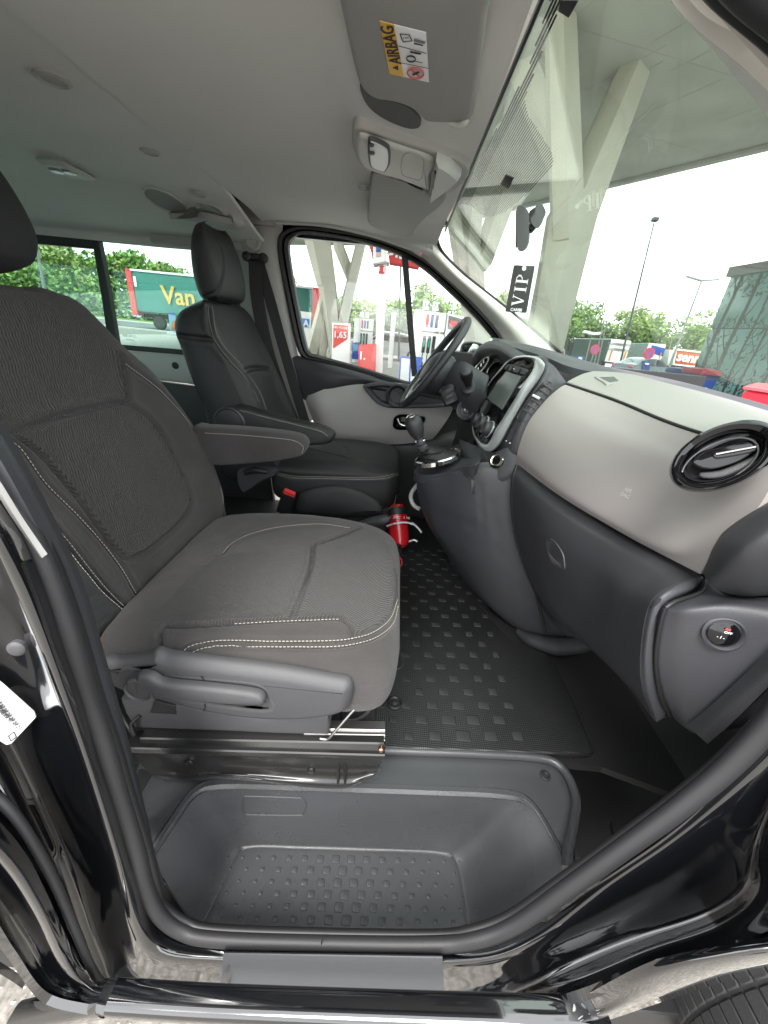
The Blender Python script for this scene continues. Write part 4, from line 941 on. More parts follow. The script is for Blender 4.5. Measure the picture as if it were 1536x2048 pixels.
# top pad lid and cowl
patch('top_pad', [YY([(1134, 765, 1.08), (1231, 797, .92), (1331, 838, .76), (1431, 871, .64), (1546, 902, .53), (1640, 930, .44)]),
    YY([(1137, 762, 1.085), (1235, 792, .935), (1336, 832, .775), (1436, 864, .655), (1552, 894, .545), (1650, 922, .45)]),
    YY([(1152, 754, 1.13), (1242, 772, 1.02), (1345, 803, .87), (1445, 832, .75), (1568, 866, .63), (1680, 895, .53)]),
    YY([(1168, 747, 1.18), (1250, 756, 1.10), (1345, 781, .96), (1445, 808, .84), (1575, 848, .70), (1700, 882, .60)]),
    YY([(1188, 742, 1.22), (1256, 747, 1.15), (1342, 768, 1.02), (1445, 795, .90), (1580, 835, .76), (1710, 872, .64)])], M['dashtop'], DB, nu=6, nv=8, th=.012)
tube('lid_seam', YY([(1132, 768, 1.082), (1230, 801, .922), (1330, 842, .762), (1430, 875, .642), (1545, 906, .532)]), .0035, M['rubberd'], DB, n=8)
cowl = patch('cowl_top', [YY([(1010, 690, 1.50), (1085, 712, 1.36), (1135, 732, 1.26), (1188, 744, 1.215), (1257, 749, 1.145), (1343, 770, 1.015), (1446, 797, .895), (1581, 837, .755), (1712, 874, .64)]),
    YY([(1000, 682, 1.62), (1075, 698, 1.52), (1150, 722, 1.42), (1205, 736, 1.32), (1275, 750, 1.2), (1360, 769, 1.05), (1460, 796, .92), (1592, 833, .78), (1720, 868, .67)]),
    YY([(985, 676, 1.80), (1062, 692, 1.75), (1125, 708, 1.70), (1202, 731, 1.52), (1284, 747, 1.30), (1372, 766, 1.12), (1475, 793, .98), (1605, 830, .83), (1730, 862, .71)]),
    YY([(985, 700, 1.92), (1060, 715, 1.88), (1125, 725, 1.84), (1200, 748, 1.66), (1290, 765, 1.42), (1380, 785, 1.2), (1480, 808, 1.07), (1610, 848, .9), (1740, 880, .78)])], M['dark2'], DB, nu=5, nv=6, th=-.02)
# storage tray line and speaker grille on the pad
sg = [P(a, b, pl=(P(1222, 757, Y=1.10), V(-.03, -.12, 1).normalized())) for a, b in ((1190, 752), (1206, 749), (1232, 750), (1252, 755), (1262, 761), (1240, 762), (1218, 769), (1205, 762))]
gr = plate('grille_frame', resamp(spl(sg, 3, True), 36, True), M['dashtop'], DB, V(0, 0, -.006), .001)
sg2 = [P(a, b, pl=(P(1222, 757, Y=1.10)+V(0, 0, .001), V(-.03, -.12, 1).normalized())) for a, b in ((1199, 754), (1228, 753), (1249, 760), (1220, 764))]
plate('grille_mesh', sg2, mat('grille', (.08, .085, .08), .7, bump=1, bscale=900), gr, V(0, 0, -.004), .001)
# glovebox
gb = patch('glovebox', [YY([(1038, 932, 1.07), (1125, 996, .865), (1240, 1068, .70), (1330, 1113, .585), (1400, 1150, .515)]),
    YY([(1034, 938, 1.04), (1110, 1002, .855), (1230, 1076, .68), (1318, 1124, .56), (1388, 1158, .492)]),
    YY([(1028, 952, 1.02), (1095, 1015, .84), (1210, 1090, .665), (1295, 1140, .545), (1345, 1172, .475)]),
    YY([(1024, 990, 1.01), (1085, 1060, .825), (1185, 1140, .655), (1245, 1190, .54), (1300, 1206, .465)]),
    YY([(1030, 1060, 1.0), (1085, 1130, .82), (1170, 1215, .655), (1228, 1275, .545), (1282, 1290, .46)]),
    YY([(1048, 1130, .99), (1092, 1200, .82), (1178, 1285, .665), (1240, 1345, .555), (1283, 1370, .462)]),
    YY([(1068, 1180, .995), (1110, 1240, .84), (1192, 1308, .69), (1262, 1380, .575), (1308, 1442, .475)])], M['dark'], DB, nu=8, nv=8, th=.02)
GB = bvh_of(gb)
patch('glovebox_side', [YY([(1400, 1150, .512), (1345, 1170, .476), (1301, 1205, .466), (1283, 1290, .461), (1284, 1370, .463), (1309, 1442, .476)]),
    YY([(1404, 1152, .500), (1352, 1176, .466), (1312, 1212, .455), (1294, 1292, .451), (1297, 1372, .453), (1316, 1443, .466)]),
    YY([(1408, 1158, .50), (1382, 1178, .472), (1340, 1200, .458), (1316, 1225, .455), (1309, 1330, .455), (1335, 1425, .468)]),
    YY([(1408, 1162, .52), (1386, 1184, .50), (1345, 1206, .48), (1322, 1232, .475), (1315, 1330, .475), (1338, 1425, .48)])], M['dark2'], DB, nu=5, nv=6, th=.01)
# latch recess
lt = [(1101, 1078), (1112, 1084), (1126, 1105), (1130, 1122), (1130, 1140), (1118, 1135), (1102, 1122), (1094, 1100), (1092, 1082)]
lq = []
for a, b in lt:
    h = cast(GB, a, b); lq.append(h+(CAM-h).normalized()*.0012)
lq = resamp(spl(lq, 4, True), 40, True); ln_ = V(-.75, -.6, .25).normalized()
loft('glovebox_latch', [lq, inset(lq, .0025, ln_, .001), inset(lq, .006, ln_, -.004), inset(lq, .010, ln_, -.006)], M['dark2'], gb)
fl = [cast(GB, a, b)+(CAM-cast(GB, a, b)).normalized()*.002 for a, b in ((1095, 1103), (1112, 1122), (1127, 1136), (1102, 1126))]
plate('latch_flap', fl, M['grey'], gb, -ln_*.002, .0005)
# end pod and end panel near the door
patch('end_pod', [YY([(1402, 1146, .50), (1425, 1092, .482), (1460, 1053, .475), (1545, 1000, .46), (1650, 950, .45)]),
    YY([(1408, 1150, .475), (1436, 1096, .455), (1474, 1060, .445), (1555, 1010, .43), (1660, 960, .42)]),
    YY([(1418, 1166, .45), (1455, 1125, .425), (1495, 1090, .41), (1565, 1050, .40), (1670, 1000, .40)]),
    YY([(1440, 1182, .445), (1480, 1160, .42), (1520, 1135, .405), (1575, 1100, .395), (1680, 1050, .39)]),
    YY([(1480, 1192, .45), (1505, 1190, .43), (1540, 1182, .42), (1590, 1160, .41), (1690, 1100, .40)]),
    YY([(1490, 1192, .48), (1510, 1192, .47), (1545, 1190, .47), (1600, 1170, .46), (1690, 1110, .45)])], M['dark'], DB, nu=7, nv=7, th=.02)
ep = patch('end_panel', [YY([(1412, 1155, .50), (1445, 1186, .47), (1490, 1193, .46), (1560, 1195, .45), (1640, 1190, .44)]),
    YY([(1400, 1184, .475), (1435, 1196, .452), (1485, 1202, .435), (1560, 1210, .42), (1640, 1210, .41)]),
    YY([(1345, 1210, .452), (1385, 1215, .432), (1450, 1215, .42), (1545, 1230, .405), (1640, 1230, .39)]),
    YY([(1326, 1240, .450), (1370, 1250, .430), (1440, 1262, .415), (1530, 1275, .400), (1630, 1270, .38)]),
    YY([(1315, 1320, .450), (1360, 1330, .430), (1415, 1340, .415), (1480, 1345, .400), (1590, 1330, .38)]),
    YY([(1326, 1390, .455), (1360, 1400, .435), (1400, 1410, .42), (1450, 1410, .405), (1550, 1380, .385)]),
    YY([(1345, 1432, .468), (1368, 1450, .445), (1385, 1460, .435), (1410, 1455, .42), (1500, 1440, .39)]),
    YY([(1352, 1440, .49), (1372, 1456, .47), (1390, 1466, .46), (1414, 1470, .44), (1500, 1450, .42)])], M['dark2'], DB, nu=7, nv=7, th=.012)
tube('end_panel_gap', YY([(1409, 1160, .498), (1400, 1185, .47), (1345, 1206, .45), (1325, 1232, .447), (1312, 1320, .448), (1322, 1390, .452), (1340, 1432, .464)]), .003, M['rubberd'], DB, n=8)
patch('kick_trim', [YY([(1372, 1452, .43), (1440, 1395, .40), (1545, 1295, .385), (1660, 1180, .38)]), YY([(1395, 1470, .41), (1455, 1415, .385), (1550, 1325, .37), (1670, 1210, .365)]), YY([(1415, 1488, .40), (1470, 1440, .375), (1560, 1350, .36), (1680, 1230, .355)])], M['dark'], DB, th=.01)
EB = bvh_of(ep)
kc = cast(EB, 1446, 1266); kn = V(-.35, -.9, .2).normalized()
kn_ = lathe('airbag_switch', kc+kn*.001, kn, [(.024, -.004), (.024, .003), (.0215, .005), (.0195, .002), (.018, -.003), (0, -.003)], M['dark2'], DB, n=40)
lathe('switch_lens', kc+kn*.001, kn, [(.0175, -.002), (.0175, .002), (.012, .0045), (0, .005)], M['gloss'], kn_, n=32)
box('switch_lamp', kc+kn*.006+V(.0, 0, .009), (.006, .001, .0025), M['redmatt'], kn_, r=.0004, ax=(V(.93, -.35, 0), V(.35, .93, 0), V(0, 0, 1)))
text('switch_print', 'OFF', kc+kn*.0068+V(.002, 0, .004), V(.93, -.36, 0), V(0, 0, 1), .005, M['label'], kn_, ext=.0001)
text('switch_print', '- I -', kc+kn*.0068+V(-.004, 0, -.004), V(.93, -.36, 0), V(0, 0, 1), .006, M['label'], kn_, ext=.0001)
# round gloss vent on the airbag panel
def ring_px(c, a, b, ang, n=64):
    out = []
    for i in range(n):
        t = 2*math.pi*i/n; x = math.cos(t)*a; y = math.sin(t)*b; r = math.radians(ang)
        out.append((c[0]+x*math.cos(r)-y*math.sin(r), c[1]+x*math.sin(r)+y*math.cos(r)))
    return out
vN = V(-.62, -.66, .42).normalized()
vP = P(1395, 930, Y=.515)
def ring3(c, a, b, ang, off=0): return [P(u, v, pl=(vP+vN*off, vN)) for u, v in ring_px(c, a, b, ang)]
vent = torus_loft('round_vent', [ring3((1450, 912), 118, 60, -22, -.02), ring3((1450, 912), 118, 62, -22, .002), ring3((1449, 911), 112, 60, -22, .012), ring3((1447, 912), 104, 56, -22, .014), ring3((1446, 914), 94, 48, -22, .010), ring3((1446, 915), 86, 42, -22, -.004), ring3((1446, 915), 82, 38, -22, -.02)], M['gloss'], DB)
loft('vent_bowl', [ring3((1446, 915), 84, 40, -22, -.006), ring3((1446, 915), 76, 36, -22, -.03), ring3((1446, 915), 30, 15, -22, -.04)], M['black'], vent, cap0=False)
torus_loft('vent_trim_ring', [ring3((1440, 924), 84, 40, -24, -.004), ring3((1440, 924), 83, 39, -24, -.0005), ring3((1440, 924), 80, 37, -24, -.004)], M['silver'], vent)
def vbar(name, px, off, m_, th=.004):
    l = resamp(spl([P(u, v, pl=(vP+vN*off, vN)) for u, v in px], 3, True), 36, True)
    return plate(name, l, m_, vent, -vN*th, .0012)
vbar('vent_vane', [(1385, 925), (1400, 905), (1440, 893), (1500, 880), (1520, 885), (1505, 905), (1470, 925), (1420, 938)], -.008, M['gloss'], .012)
vbar('vent_vane', [(1395, 905), (1410, 890), (1470, 866), (1500, 862), (1500, 870), (1450, 884), (1410, 903)], -.012, M['dark'])
vbar('vent_vane', [(1400, 945), (1440, 940), (1500, 915), (1520, 900), (1518, 915), (1480, 940), (1440, 955), (1405, 955)], -.014, M['dark'])
vbar('vent_tab', [(1424, 908), (1432, 902), (1480, 898), (1512, 888), (1520, 893), (1500, 905), (1440, 916), (1428, 915)], -.005, M['gloss'], .003)
bar('vent_blade', P(1432, 908, pl=(vP-vN*.002, vN)), P(1512, 893, pl=(vP-vN*.002, vN)), .003, .002, M['silver'], vent)
# ------------------------------------------------ lower console
con = patch('console', [YY([(828, 942, 1.26), (850, 948, 1.22), (885, 944, 1.19), (920, 934, 1.15), (960, 925, 1.11), (1040, 925, 1.09)]),
    YY([(833, 952, 1.245), (853, 960, 1.205), (888, 960, 1.165), (925, 955, 1.12), (965, 950, 1.085), (1036, 950, 1.065)]),
    YY([(835, 985, 1.25), (856, 1000, 1.20), (890, 1012, 1.15), (930, 1020, 1.10), (970, 1025, 1.07), (1034, 1010, 1.05)]),
    YY([(852, 1040, 1.26), (872, 1060, 1.20), (905, 1080, 1.15), (942, 1095, 1.10), (990, 1110, 1.06), (1050, 1115, 1.03)]),
    YY([(894, 1110, 1.26), (915, 1130, 1.20), (945, 1155, 1.14), (982, 1180, 1.09), (1022, 1200, 1.05), (1085, 1215, 1.0)]),
    YY([(945, 1180, 1.22), (965, 1200, 1.17), (990, 1222, 1.12), (1020, 1243, 1.08), (1060, 1260, 1.04), (1120, 1262, .99)]),
    YY([(985, 1218, 1.21), (1005, 1235, 1.17), (1030, 1255, 1.13), (1060, 1275, 1.09), (1100, 1288, 1.05), (1180, 1292, .98)])], M['dark2'], DB, nu=8, nv=7, th=.02,
    lines=[[(885, 1036), (920, 1042), (948, 1052)], [(952, 935), (962, 990), (964, 1040), (962, 1072)], [(985, 1000), (995, 1080), (1000, 1110), (1040, 1125)], [(1042, 1120), (1045, 1180), (1062, 1230), (1080, 1265)]], gd=.004, gw=.005)
tube('console_seam', YY([(1034, 930, 1.05), (1026, 960, 1.03), (1024, 1010, 1.02), (1032, 1075, 1.01), (1052, 1140, .995), (1072, 1190, .995), (1092, 1268, .97)]), .0045, M['rubberd'], DB, n=8)
tube('console_foot', YY([(1035, 1262, 1.07), (1062, 1280, 1.03), (1110, 1292, .98), (1160, 1290, .93), (1185, 1285, .90)]), [.010, .026, .030, .026, .018], M['dark'], DB)
CB = bvh_of(con)
tp = [cast(CB, a, b) for a, b in ((943, 958), (950, 966), (950, 990), (943, 985))]
plate('console_pull', [p+(CAM-p).normalized()*.003 for p in tp], M['grey'], con, V(0, .003, 0), .0006)
# gear lever platform
gtp = resamp(spl(YY([(828, 944, 1.26), (838, 932, 1.38), (870, 905, 1.46), (905, 890, 1.48), (950, 885, 1.46), (960, 925, 1.10), (920, 935, 1.14), (885, 946, 1.18), (850, 950, 1.21)]), 4, True), 60, True)
loft('console_top', [[p-V(0, 0, .03) for p in gtp], gtp, inset(gtp, .005, V(0, 0, 1), .002)], M['dark2'], DB)
# U shaped surround under the screen
us = patch('console_surround', [YY([(918, 878, 1.34), (935, 885, 1.27), (955, 893, 1.20), (985, 905, 1.12), (1012, 896, 1.085), (1034, 900, 1.07)]),
    YY([(921, 895, 1.30), (936, 908, 1.22), (958, 920, 1.16), (985, 928, 1.10), (1012, 920, 1.075), (1036, 918, 1.06)]),
    YY([(928, 925, 1.25), (942, 940, 1.17), (962, 950, 1.12), (988, 955, 1.08), (1015, 946, 1.06), (1040, 934, 1.05)]),
    YY([(938, 945, 1.22), (950, 958, 1.15), (968, 966, 1.11), (990, 968, 1.08), (1018, 958, 1.06), (1044, 942, 1.055)])], M['dark2'], DB, nu=6, nv=6, th=.02)
UBV = bvh_of(us)
def on(bv, a, b, e=.001):
    h = cast(bv, a, b); return h+(CAM-h).normalized()*e if h else None
sk_c = on(UBV, 993, 921); sn = V(-.7, -.55, .45).normalized()
so_ = lathe('power_socket', sk_c, sn, [(.023, -.004), (.023, .002), (.020, .004), (.0175, .003)], M['gloss'], us, n=32)
lathe('socket_ring', sk_c, sn, [(.0185, .0), (.0185, .0045), (.0165, .005), (.0135, .003), (.0125, -.006), (0, -.008)], mat('brass_ring', (.62, .58, .48), .25, metal=1), so_, n=32)
ut = [on(UBV, a, b, .0008) for a, b in ((950, 888), (962, 898), (974, 915), (972, 924), (960, 912), (950, 900))]
ut = [x for x in ut if x]
if len(ut) > 3: plate('switch_blank', ut, M['dark'], us, V(0, .003, 0), .0008)
# ------------------------------------------------ centre stack
sA, sB, sC = P(1027, 717, Y=1.33), P(1087, 725, Y=1.09), P(978, 903, Y=1.13)
sN = (sB-sA).cross(sC-sA).normalized()
if sN.dot(CAM-sA) < 0: sN = -sN
def ST(px, off=0): return [P(u, v, pl=(sA+sN*off, sN)) for u, v in px]
so1 = [(1030, 713), (1053, 711), (1074, 714), (1087, 724), (1089, 735), (1079, 757), (1053, 795), (1022, 849), (1004, 882), (990, 899), (978, 904), (962, 899), (949, 877), (944, 860), (946, 834), (956, 803), (977, 767), (1000, 738), (1014, 722)]
si1 = [(1032, 718), (1050, 716), (1064, 719), (1068, 728), (1065, 741), (1050, 764), (1030, 797), (1006, 836), (992, 858), (981, 880), (973, 889), (962, 885), (951, 871), (947, 856), (949, 834), (960, 803), (980, 767), (1003, 740), (1018, 724)]
def smo(px, off, n=4): return spl(ST(px, off), n, True)
bez = torus_loft('silver_bezel', [smo(so1, -.06), smo(so1, -.006), smo(lerp2(so1, si1, .12), .003), smo(lerp2(so1, si1, .5), .008), smo(lerp2(so1, si1, .88), .006), smo(si1, .002), smo(si1, -.012)], M['silver'], DB, angle=60)
stk = loft('centre_stack', [smo(si1, -.03), smo(si1, -.002), smo(lerp2(si1, [(1005, 790)]*len(si1), .03), .0)], M['gloss'], DB)
scr = plate('touch_screen', ST([(1011, 743), (1041, 752), (1002, 818), (973, 797)], .004), M['screen'], stk, -sN*.004, .0008)
sw = plate('button_strip', spl(ST([(1013, 729), (1020, 728), (1050, 737), (1054, 741), (1049, 748), (1044, 749), (1011, 739), (1009, 735)], .004), 2, True), M['dark2'], stk, -sN*.004, .0008)
for a, b in ((1016, 734), (1025, 737), (1039, 742)):
    c_ = P(a, b, pl=(sA+sN*.005, sN)); lathe('button', c_, sN, [(.0075, -.002), (.0075, .002), (.006, .003), (0, .003)], M['black'], sw, n=16)
text('button_marks', 'MEDIA', P(1028, 738, pl=(sA+sN*.0082, sN)), (P(1050, 744, pl=(sA, sN))-P(1013, 732, pl=(sA, sN))), V(0, 0, 1), .006, M['label'], sw, ext=.0001)
for a, b in ((957, 840), (969, 848), (979, 859)):
    c_ = P(a, b, pl=(sA, sN))
    k_ = lathe('climate_knob', c_, sN, [(.025, .0), (.025, .010), (.022, .013), (.020, .020), (.018, .022), (0, .020)], M['dark'], stk, n=28)
    lathe('knob_ring', c_, sN, [(.0275, .0), (.0275, .002), (.0268, .0025)], M['silver'], k_, n=28)
for a, b in ((953, 862), (963, 872), (972, 880)): box('key', P(a, b, pl=(sA+sN*.001, sN)), (.018, .010, .003), M['dark2'], stk, r=.001, ax=((sB-sA).normalized(), sN.cross((sB-sA).normalized()), sN))
# dark shoulder between bezel and airbag panel
sh_ = patch('stack_shoulder', [YY([(1060, 712, 1.30), (1085, 718, 1.14), (1108, 732, 1.12), (1122, 750, 1.105), (1134, 766, 1.10)]),
    YY([(1070, 716, 1.22), (1092, 732, 1.10), (1106, 745, 1.085), (1118, 758, 1.08), (1130, 772, 1.085)]),
    YY([(1074, 735, 1.18), (1086, 745, 1.09), (1098, 757, 1.075), (1108, 768, 1.07), (1118, 781, 1.075)]),
    YY([(1048, 780, 1.17), (1060, 788, 1.09), (1070, 797, 1.07), (1077, 805, 1.065), (1088, 812, 1.07)]),
    YY([(1018, 835, 1.17), (1030, 840, 1.10), (1040, 844, 1.07), (1046, 850, 1.06), (1058, 856, 1.06)]),
    YY([(1000, 870, 1.18), (1012, 876, 1.10), (1022, 882, 1.075), (1030, 890, 1.065), (1040, 900, 1.06)]),
    YY([(985, 895, 1.18), (1000, 905, 1.12), (1012, 912, 1.09), (1024, 920, 1.075), (1036, 928, 1.07)])], M['dark2'], DB, nu=6, nv=5, th=.02)
HB = bvh_of(sh_)
vo = [(1083, 765), (1095, 760), (1107, 767), (1104, 778), (1085, 802), (1064, 828), (1052, 843), (1040, 844), (1033, 838), (1040, 822), (1062, 790)]
def onl(px, e, bv=HB):
    return [p for p in (on(bv, a, b, e) for a, b in px) if p]
vl = resamp(spl(onl(vo, .002), 3, True), 48, True)
vN2 = V(-.8, -.5, .35).normalized()
vt = loft('side_vent', [vl, inset(vl, .002, vN2, .002), inset(vl, .004, vN2, .001), inset(vl, .006, vN2, -.004)], M['dark2'], DB)
plate('vent_dark_plate', inset(vl, .005, vN2, .0015), M['rubberd'], vt, -vN2*.002, .0003)  # black plate paints in the dark of the openings behind the fins
for k in range(6):
    f = (k+.7)/6.6
    a = (1096-f*52, 762+f*66); b = (a[0]+13-f*2, a[1]+10-f*2)
    pa, pb = on(HB, a[0]-3, a[1]-1, .003), on(HB, b[0]+2, b[1]+1, .003)
    if pa and pb: bar('vent_fin', pa+vN2*.001, pb+vN2*.001, .008, .0035, M['grey'], vt, up=V(.3, -.2, 1))
pa = on(HB, 1066, 790, .006); pb = on(HB, 1080, 797, .006)
if pa and pb: bar('vent_tab', pa, pb, .012, .006, M['silver'], vt, up=V(.3, -.2, 1))
for (a, b, c, d) in ((1024, 856, 1015, 880), (1033, 858, 1022, 884)):
    pa, pb = on(HB, a, b, .001), on(HB, c, d, .001)
    if pa and pb: bar('air_slider', pa, pb, .004, .004, M['black'], sh_, up=V(0, -1, 0))
for a, b in ((1013, 882), (1020, 886)):
    p_ = on(HB, a, b, .002)
    if p_: box('slider_mark', p_, (.005, .002, .002), M['label'], sh_, r=.0005)
# ------------------------------------------------ binnacle, column
IC = empty('instrument_binnacle', P(975, 730, Y=1.45), 'black hooded instrument binnacle behind the steering wheel', 'instrument cluster')
patch('binnacle_hood', [YY([(950, 700, 1.75), (975, 683, 1.72), (1005, 684, 1.55), (1035, 700, 1.40), (1060, 714, 1.32)]),
    YY([(945, 712, 1.70), (962, 693, 1.66), (992, 693, 1.50), (1015, 706, 1.37), (1030, 722, 1.31)]),
    YY([(945, 728, 1.70), (962, 712, 1.66), (990, 708, 1.52), (1008, 716, 1.42), (1018, 730, 1.36)]),
    YY([(950, 745, 1.72), (965, 730, 1.70), (990, 722, 1.60), (1004, 728, 1.5), (1008, 738, 1.45)])], M['dark2'], IC, nu=6, nv=6, th=.01)
bn = V(-.85, -.2, .5).normalized(); bp_ = P(968, 735, Y=1.60)
def el(c, a, b, ang, off=0, p=bp_, n_=bn): return [P(u, v, pl=(p+n_*off, n_)) for u, v in ring_px(c, a, b, ang, 40)]
dl = loft('dial_face', [el((972, 740), 42, 19, -52, -.02), el((972, 740), 42, 19, -52, 0)], M['black'], IC)
torus_loft('dial_ring', [el((961, 733), 26, 8, -52, .0), el((961, 733), 26, 8, -52, .012), el((961, 733), 22, 5.5, -52, .012), el((961, 733), 22, 5.5, -52, .0)], M['chrome'], dl)
torus_loft('dial_ring', [el((988, 742), 22, 13, -55, .0), el((988, 742), 22, 13, -55, .02), el((988, 742), 20, 11, -55, .022), el((988, 742), 19, 10, -55, .0)], M['gloss'], dl)
for a, b in ((956, 738), (962, 730), (967, 723)): box('dial_mark', P(a, b, pl=(bp_+bn*.004, bn)), (.004, .004, .012), M['label'], dl, r=.001)
SC = empty('steering_column', P(930, 790, Y=1.45), 'charcoal steering column shroud with ignition lock and stalks', 'steering column')
shd = patch('column_shroud', [YY([(872, 745, 1.62), (895, 728, 1.58), (925, 722, 1.52), (950, 735, 1.46), (978, 752, 1.40)]),
    YY([(874, 765, 1.56), (897, 752, 1.50), (927, 745, 1.44), (952, 757, 1.40), (974, 768, 1.36)]),
    YY([(878, 785, 1.54), (902, 780, 1.46), (927, 780, 1.40), (950, 788, 1.36), (966, 790, 1.33)]),
    YY([(888, 802, 1.54), (908, 810, 1.46), (927, 812, 1.41), (945, 815, 1.37), (958, 812, 1.34)]),
    YY([(905, 815, 1.56), (920, 828, 1.48), (932, 835, 1.44), (944, 834, 1.40), (954, 828, 1.37)]),
    YY([(915, 820, 1.62), (927, 840, 1.52), (935, 846, 1.48), (946, 842, 1.46), (954, 836, 1.44)])], M['dark2'], SC, nu=7, nv=7, th=.02)
patch('knee_panel', [YY([(905, 800, 1.75), (925, 830, 1.60), (950, 840, 1.45), (965, 800, 1.36)]), YY([(915, 850, 1.75), (925, 860, 1.60), (945, 868, 1.45), (955, 850, 1.36)]), YY([(890, 930, 1.80), (905, 925, 1.65), (925, 915, 1.5), (945, 900, 1.4)])], M['black'], SC, th=.02)
CBV = bvh_of(shd)
ic = on(CBV, 932, 820, .002) or P(932, 820, Y=1.42)
inn_ = V(-.6, -.75, .15).normalized()
ig = lathe('ignition_surround', ic, inn_, [(.036, -.012), (.036, .006), (.032, .010), (.027, .006), (.022, -.004), (.018, -.006), (0, -.006)], M['grey'], SC, n=32)
lathe('key_barrel', ic-inn_*.004, inn_, [(.010, -.004), (.010, .004), (.008, .005), (.003, .004), (0, .003)], M['steel'], ig, n=20)
st0, st1 = P(938, 776, Y=1.40), P(932, 742, Y=1.34)
tube('wiper_stalk', [st0, st0.lerp(st1, .3), st0.lerp(st1, .7), st1], [.016, .012, .021, .020], M['black'], SC, n=14)
lathe('stalk_cap', st1, (st1-st0), [(.020, -.003), (.018, .004), (.010, .007), (0, .008)], M['dark2'], SC, n=16)
lathe('stalk_boot', P(938, 775, Y=1.39), (st1-st0), [(.028, -.01), (.026, .004), (.018, .010), (0, .010)], M['dark'], SC, n=20)
rp = P(898, 790, Y=1.44)
au = box('audio_control', rp, (.055, .045, .07), M['black'], SC, r=.01, ax=(V(.85, 0, .5), V(0, 1, 0), V(-.5, 0, .85)))
for k in (-1, 0, 1): box('audio_button', rp+V(.02*k*-.2, -.024, .02*k), (.032, .006, .014), M['dark2'], au, r=.002, ax=(V(.85, 0, .5), V(0, 1, 0), V(-.5, 0, .85)))
# ------------------------------------------------ steering wheel
wC = P(867, 728, Y=1.60); wN = V(-.845, 0, .535).normalized(); wU = V(.535, 0, .845).normalized(); wY = V(0, 1, 0)
SWh = empty('steering_wheel', wC, 'black leather steering wheel in front of the driver seat', 'steering wheel')
RW = .187
rimp = [wC+wU*RW*math.cos(t)+wY*RW*math.sin(t) for t in [2*math.pi*i/64 for i in range(64)]]
rim_ = sweep('rim', rimp, circ(.0165, 14, .0145), M['dark'], SWh, up=wN, closed=True)
hub = []
for r, h, e in ((.02, -.10, 1), (.07, -.08, 1), (.085, -.05, 1), (.088, -.02, .95), (.082, .002, .9), (.07, .012, .85), (.04, .020, .8), (.004, .022, .8)):
    hub.append([wC-wU*.015+wN*h+wU*math.cos(t)*r*e*(.95 if math.cos(t) > 0 else 1.05)+wY*math.sin(t)*r*1.05 for t in [2*math.pi*i/40 for i in range(40)]])
hb2 = loft('airbag_pad', hub, M['dark2'], SWh, angle=60)
for yy in (-1, 1):
    patch('spoke', [[wC+wY*yy*.07+wU*.02-wN*.005, wC+wY*yy*.12+wU*.012-wN*.002, wC+wY*yy*.178+wU*.016+wN*.002], [wC+wY*yy*.07-wU*.045-wN*.0, wC+wY*yy*.12-wU*.028+wN*.006, wC+wY*yy*.178-wU*.022+wN*.004]], M['dark2'], SWh, th=.012)
for yy in (-.03, .03):
    patch('spoke', [[wC+wY*yy*.7-wU*.08-wN*.005, wC+wY*yy-wU*.13, wC+wY*yy*1.3-wU*.178], [wC+wY*(yy*.7+.022)-wU*.08, wC+wY*(yy+.016)-wU*.13+wN*.004, wC+wY*(yy*1.3+.014)-wU*.178]], M['gloss'], SWh, th=.010)
tube('wheel_trim', [wC+wY*-.05-wU*.07+wN*.012, wC+wY*-.035-wU*.12+wN*.012, wC+wY*-.04-wU*.165+wN*.008], .003, M['silver'], SWh, n=8)
# ------------------------------------------------ gear lever
g0 = P(872, 925, Y=1.20)
GL = empty('gear_lever', g0, 'black gear lever with soft gaiter and chrome collar on the console', 'gear lever')
gz = g0.z
def gel(c, a, b, z, n=40):
    out = []
    for i in range(n):
        t = 2*math.pi*i/n; out.append(V(c.x+a*math.cos(t)+.02*math.sin(t), c.y+b*math.sin(t), z+.02*math.cos(t)))
    return out
gc = g0+V(.01, .05, .015)
cr_ = torus_loft('gaiter_collar', [gel(gc, .075, .085, gz-.005), gel(gc, .075, .085, gz+.008), gel(gc, .068, .078, gz+.012), gel(gc, .062, .072, gz+.006)], M['chrome'], GL)
top = P(843, 890, Y=1.20)
gaiter = []
for f, k in ((0, 1), (.12, .97), (.28, .70), (.42, .62), (.5, .66), (.62, .42), (.75, .34), (.82, .38), (.92, .24), (1, .2)):
    c_ = gc.lerp(top, f)
    gaiter.append([c_+V(.062*k*math.cos(t)*(1+.05*math.sin(5*t+f*9)), .072*k*math.sin(t)*(1+.05*math.cos(4*t+f*7)), .014*math.cos(t)*(1-f)) for t in [2*math.pi*i/48 for i in range(48)]])
loft('gaiter', gaiter, M['leather'], GL, angle=80)
kb = P(833, 862, Y=1.20); ax_g = (kb-top).normalized()
lathe('lever_shaft', top-ax_g*.01, ax_g, [(.012, -.01), (.018, .0), (.018, .006), (.014, .010), (.012, .012), (.018, .016), (.018, .020), (.011, .024), (.011, .04)], M['grey'], GL, n=20)
lathe('shaft_ring', top+ax_g*.012, ax_g, [(.0165, 0), (.019, .002), (.0165, .004)], M['chrome'], GL, n=20)
lathe('knob', top+ax_g*.022, ax_g, [(.010, -.002), (.016, .004), (.024, .022), (.028, .045), (.027, .060), (.020, .072), (.008, .078), (0, .078)], M['dark'], GL, n=28)
lathe('knob_cap', top+ax_g*.094, ax_g, [(.016, 0), (.016, .004), (.010, .008), (0, .009)], M['chrome'], GL, n=24)
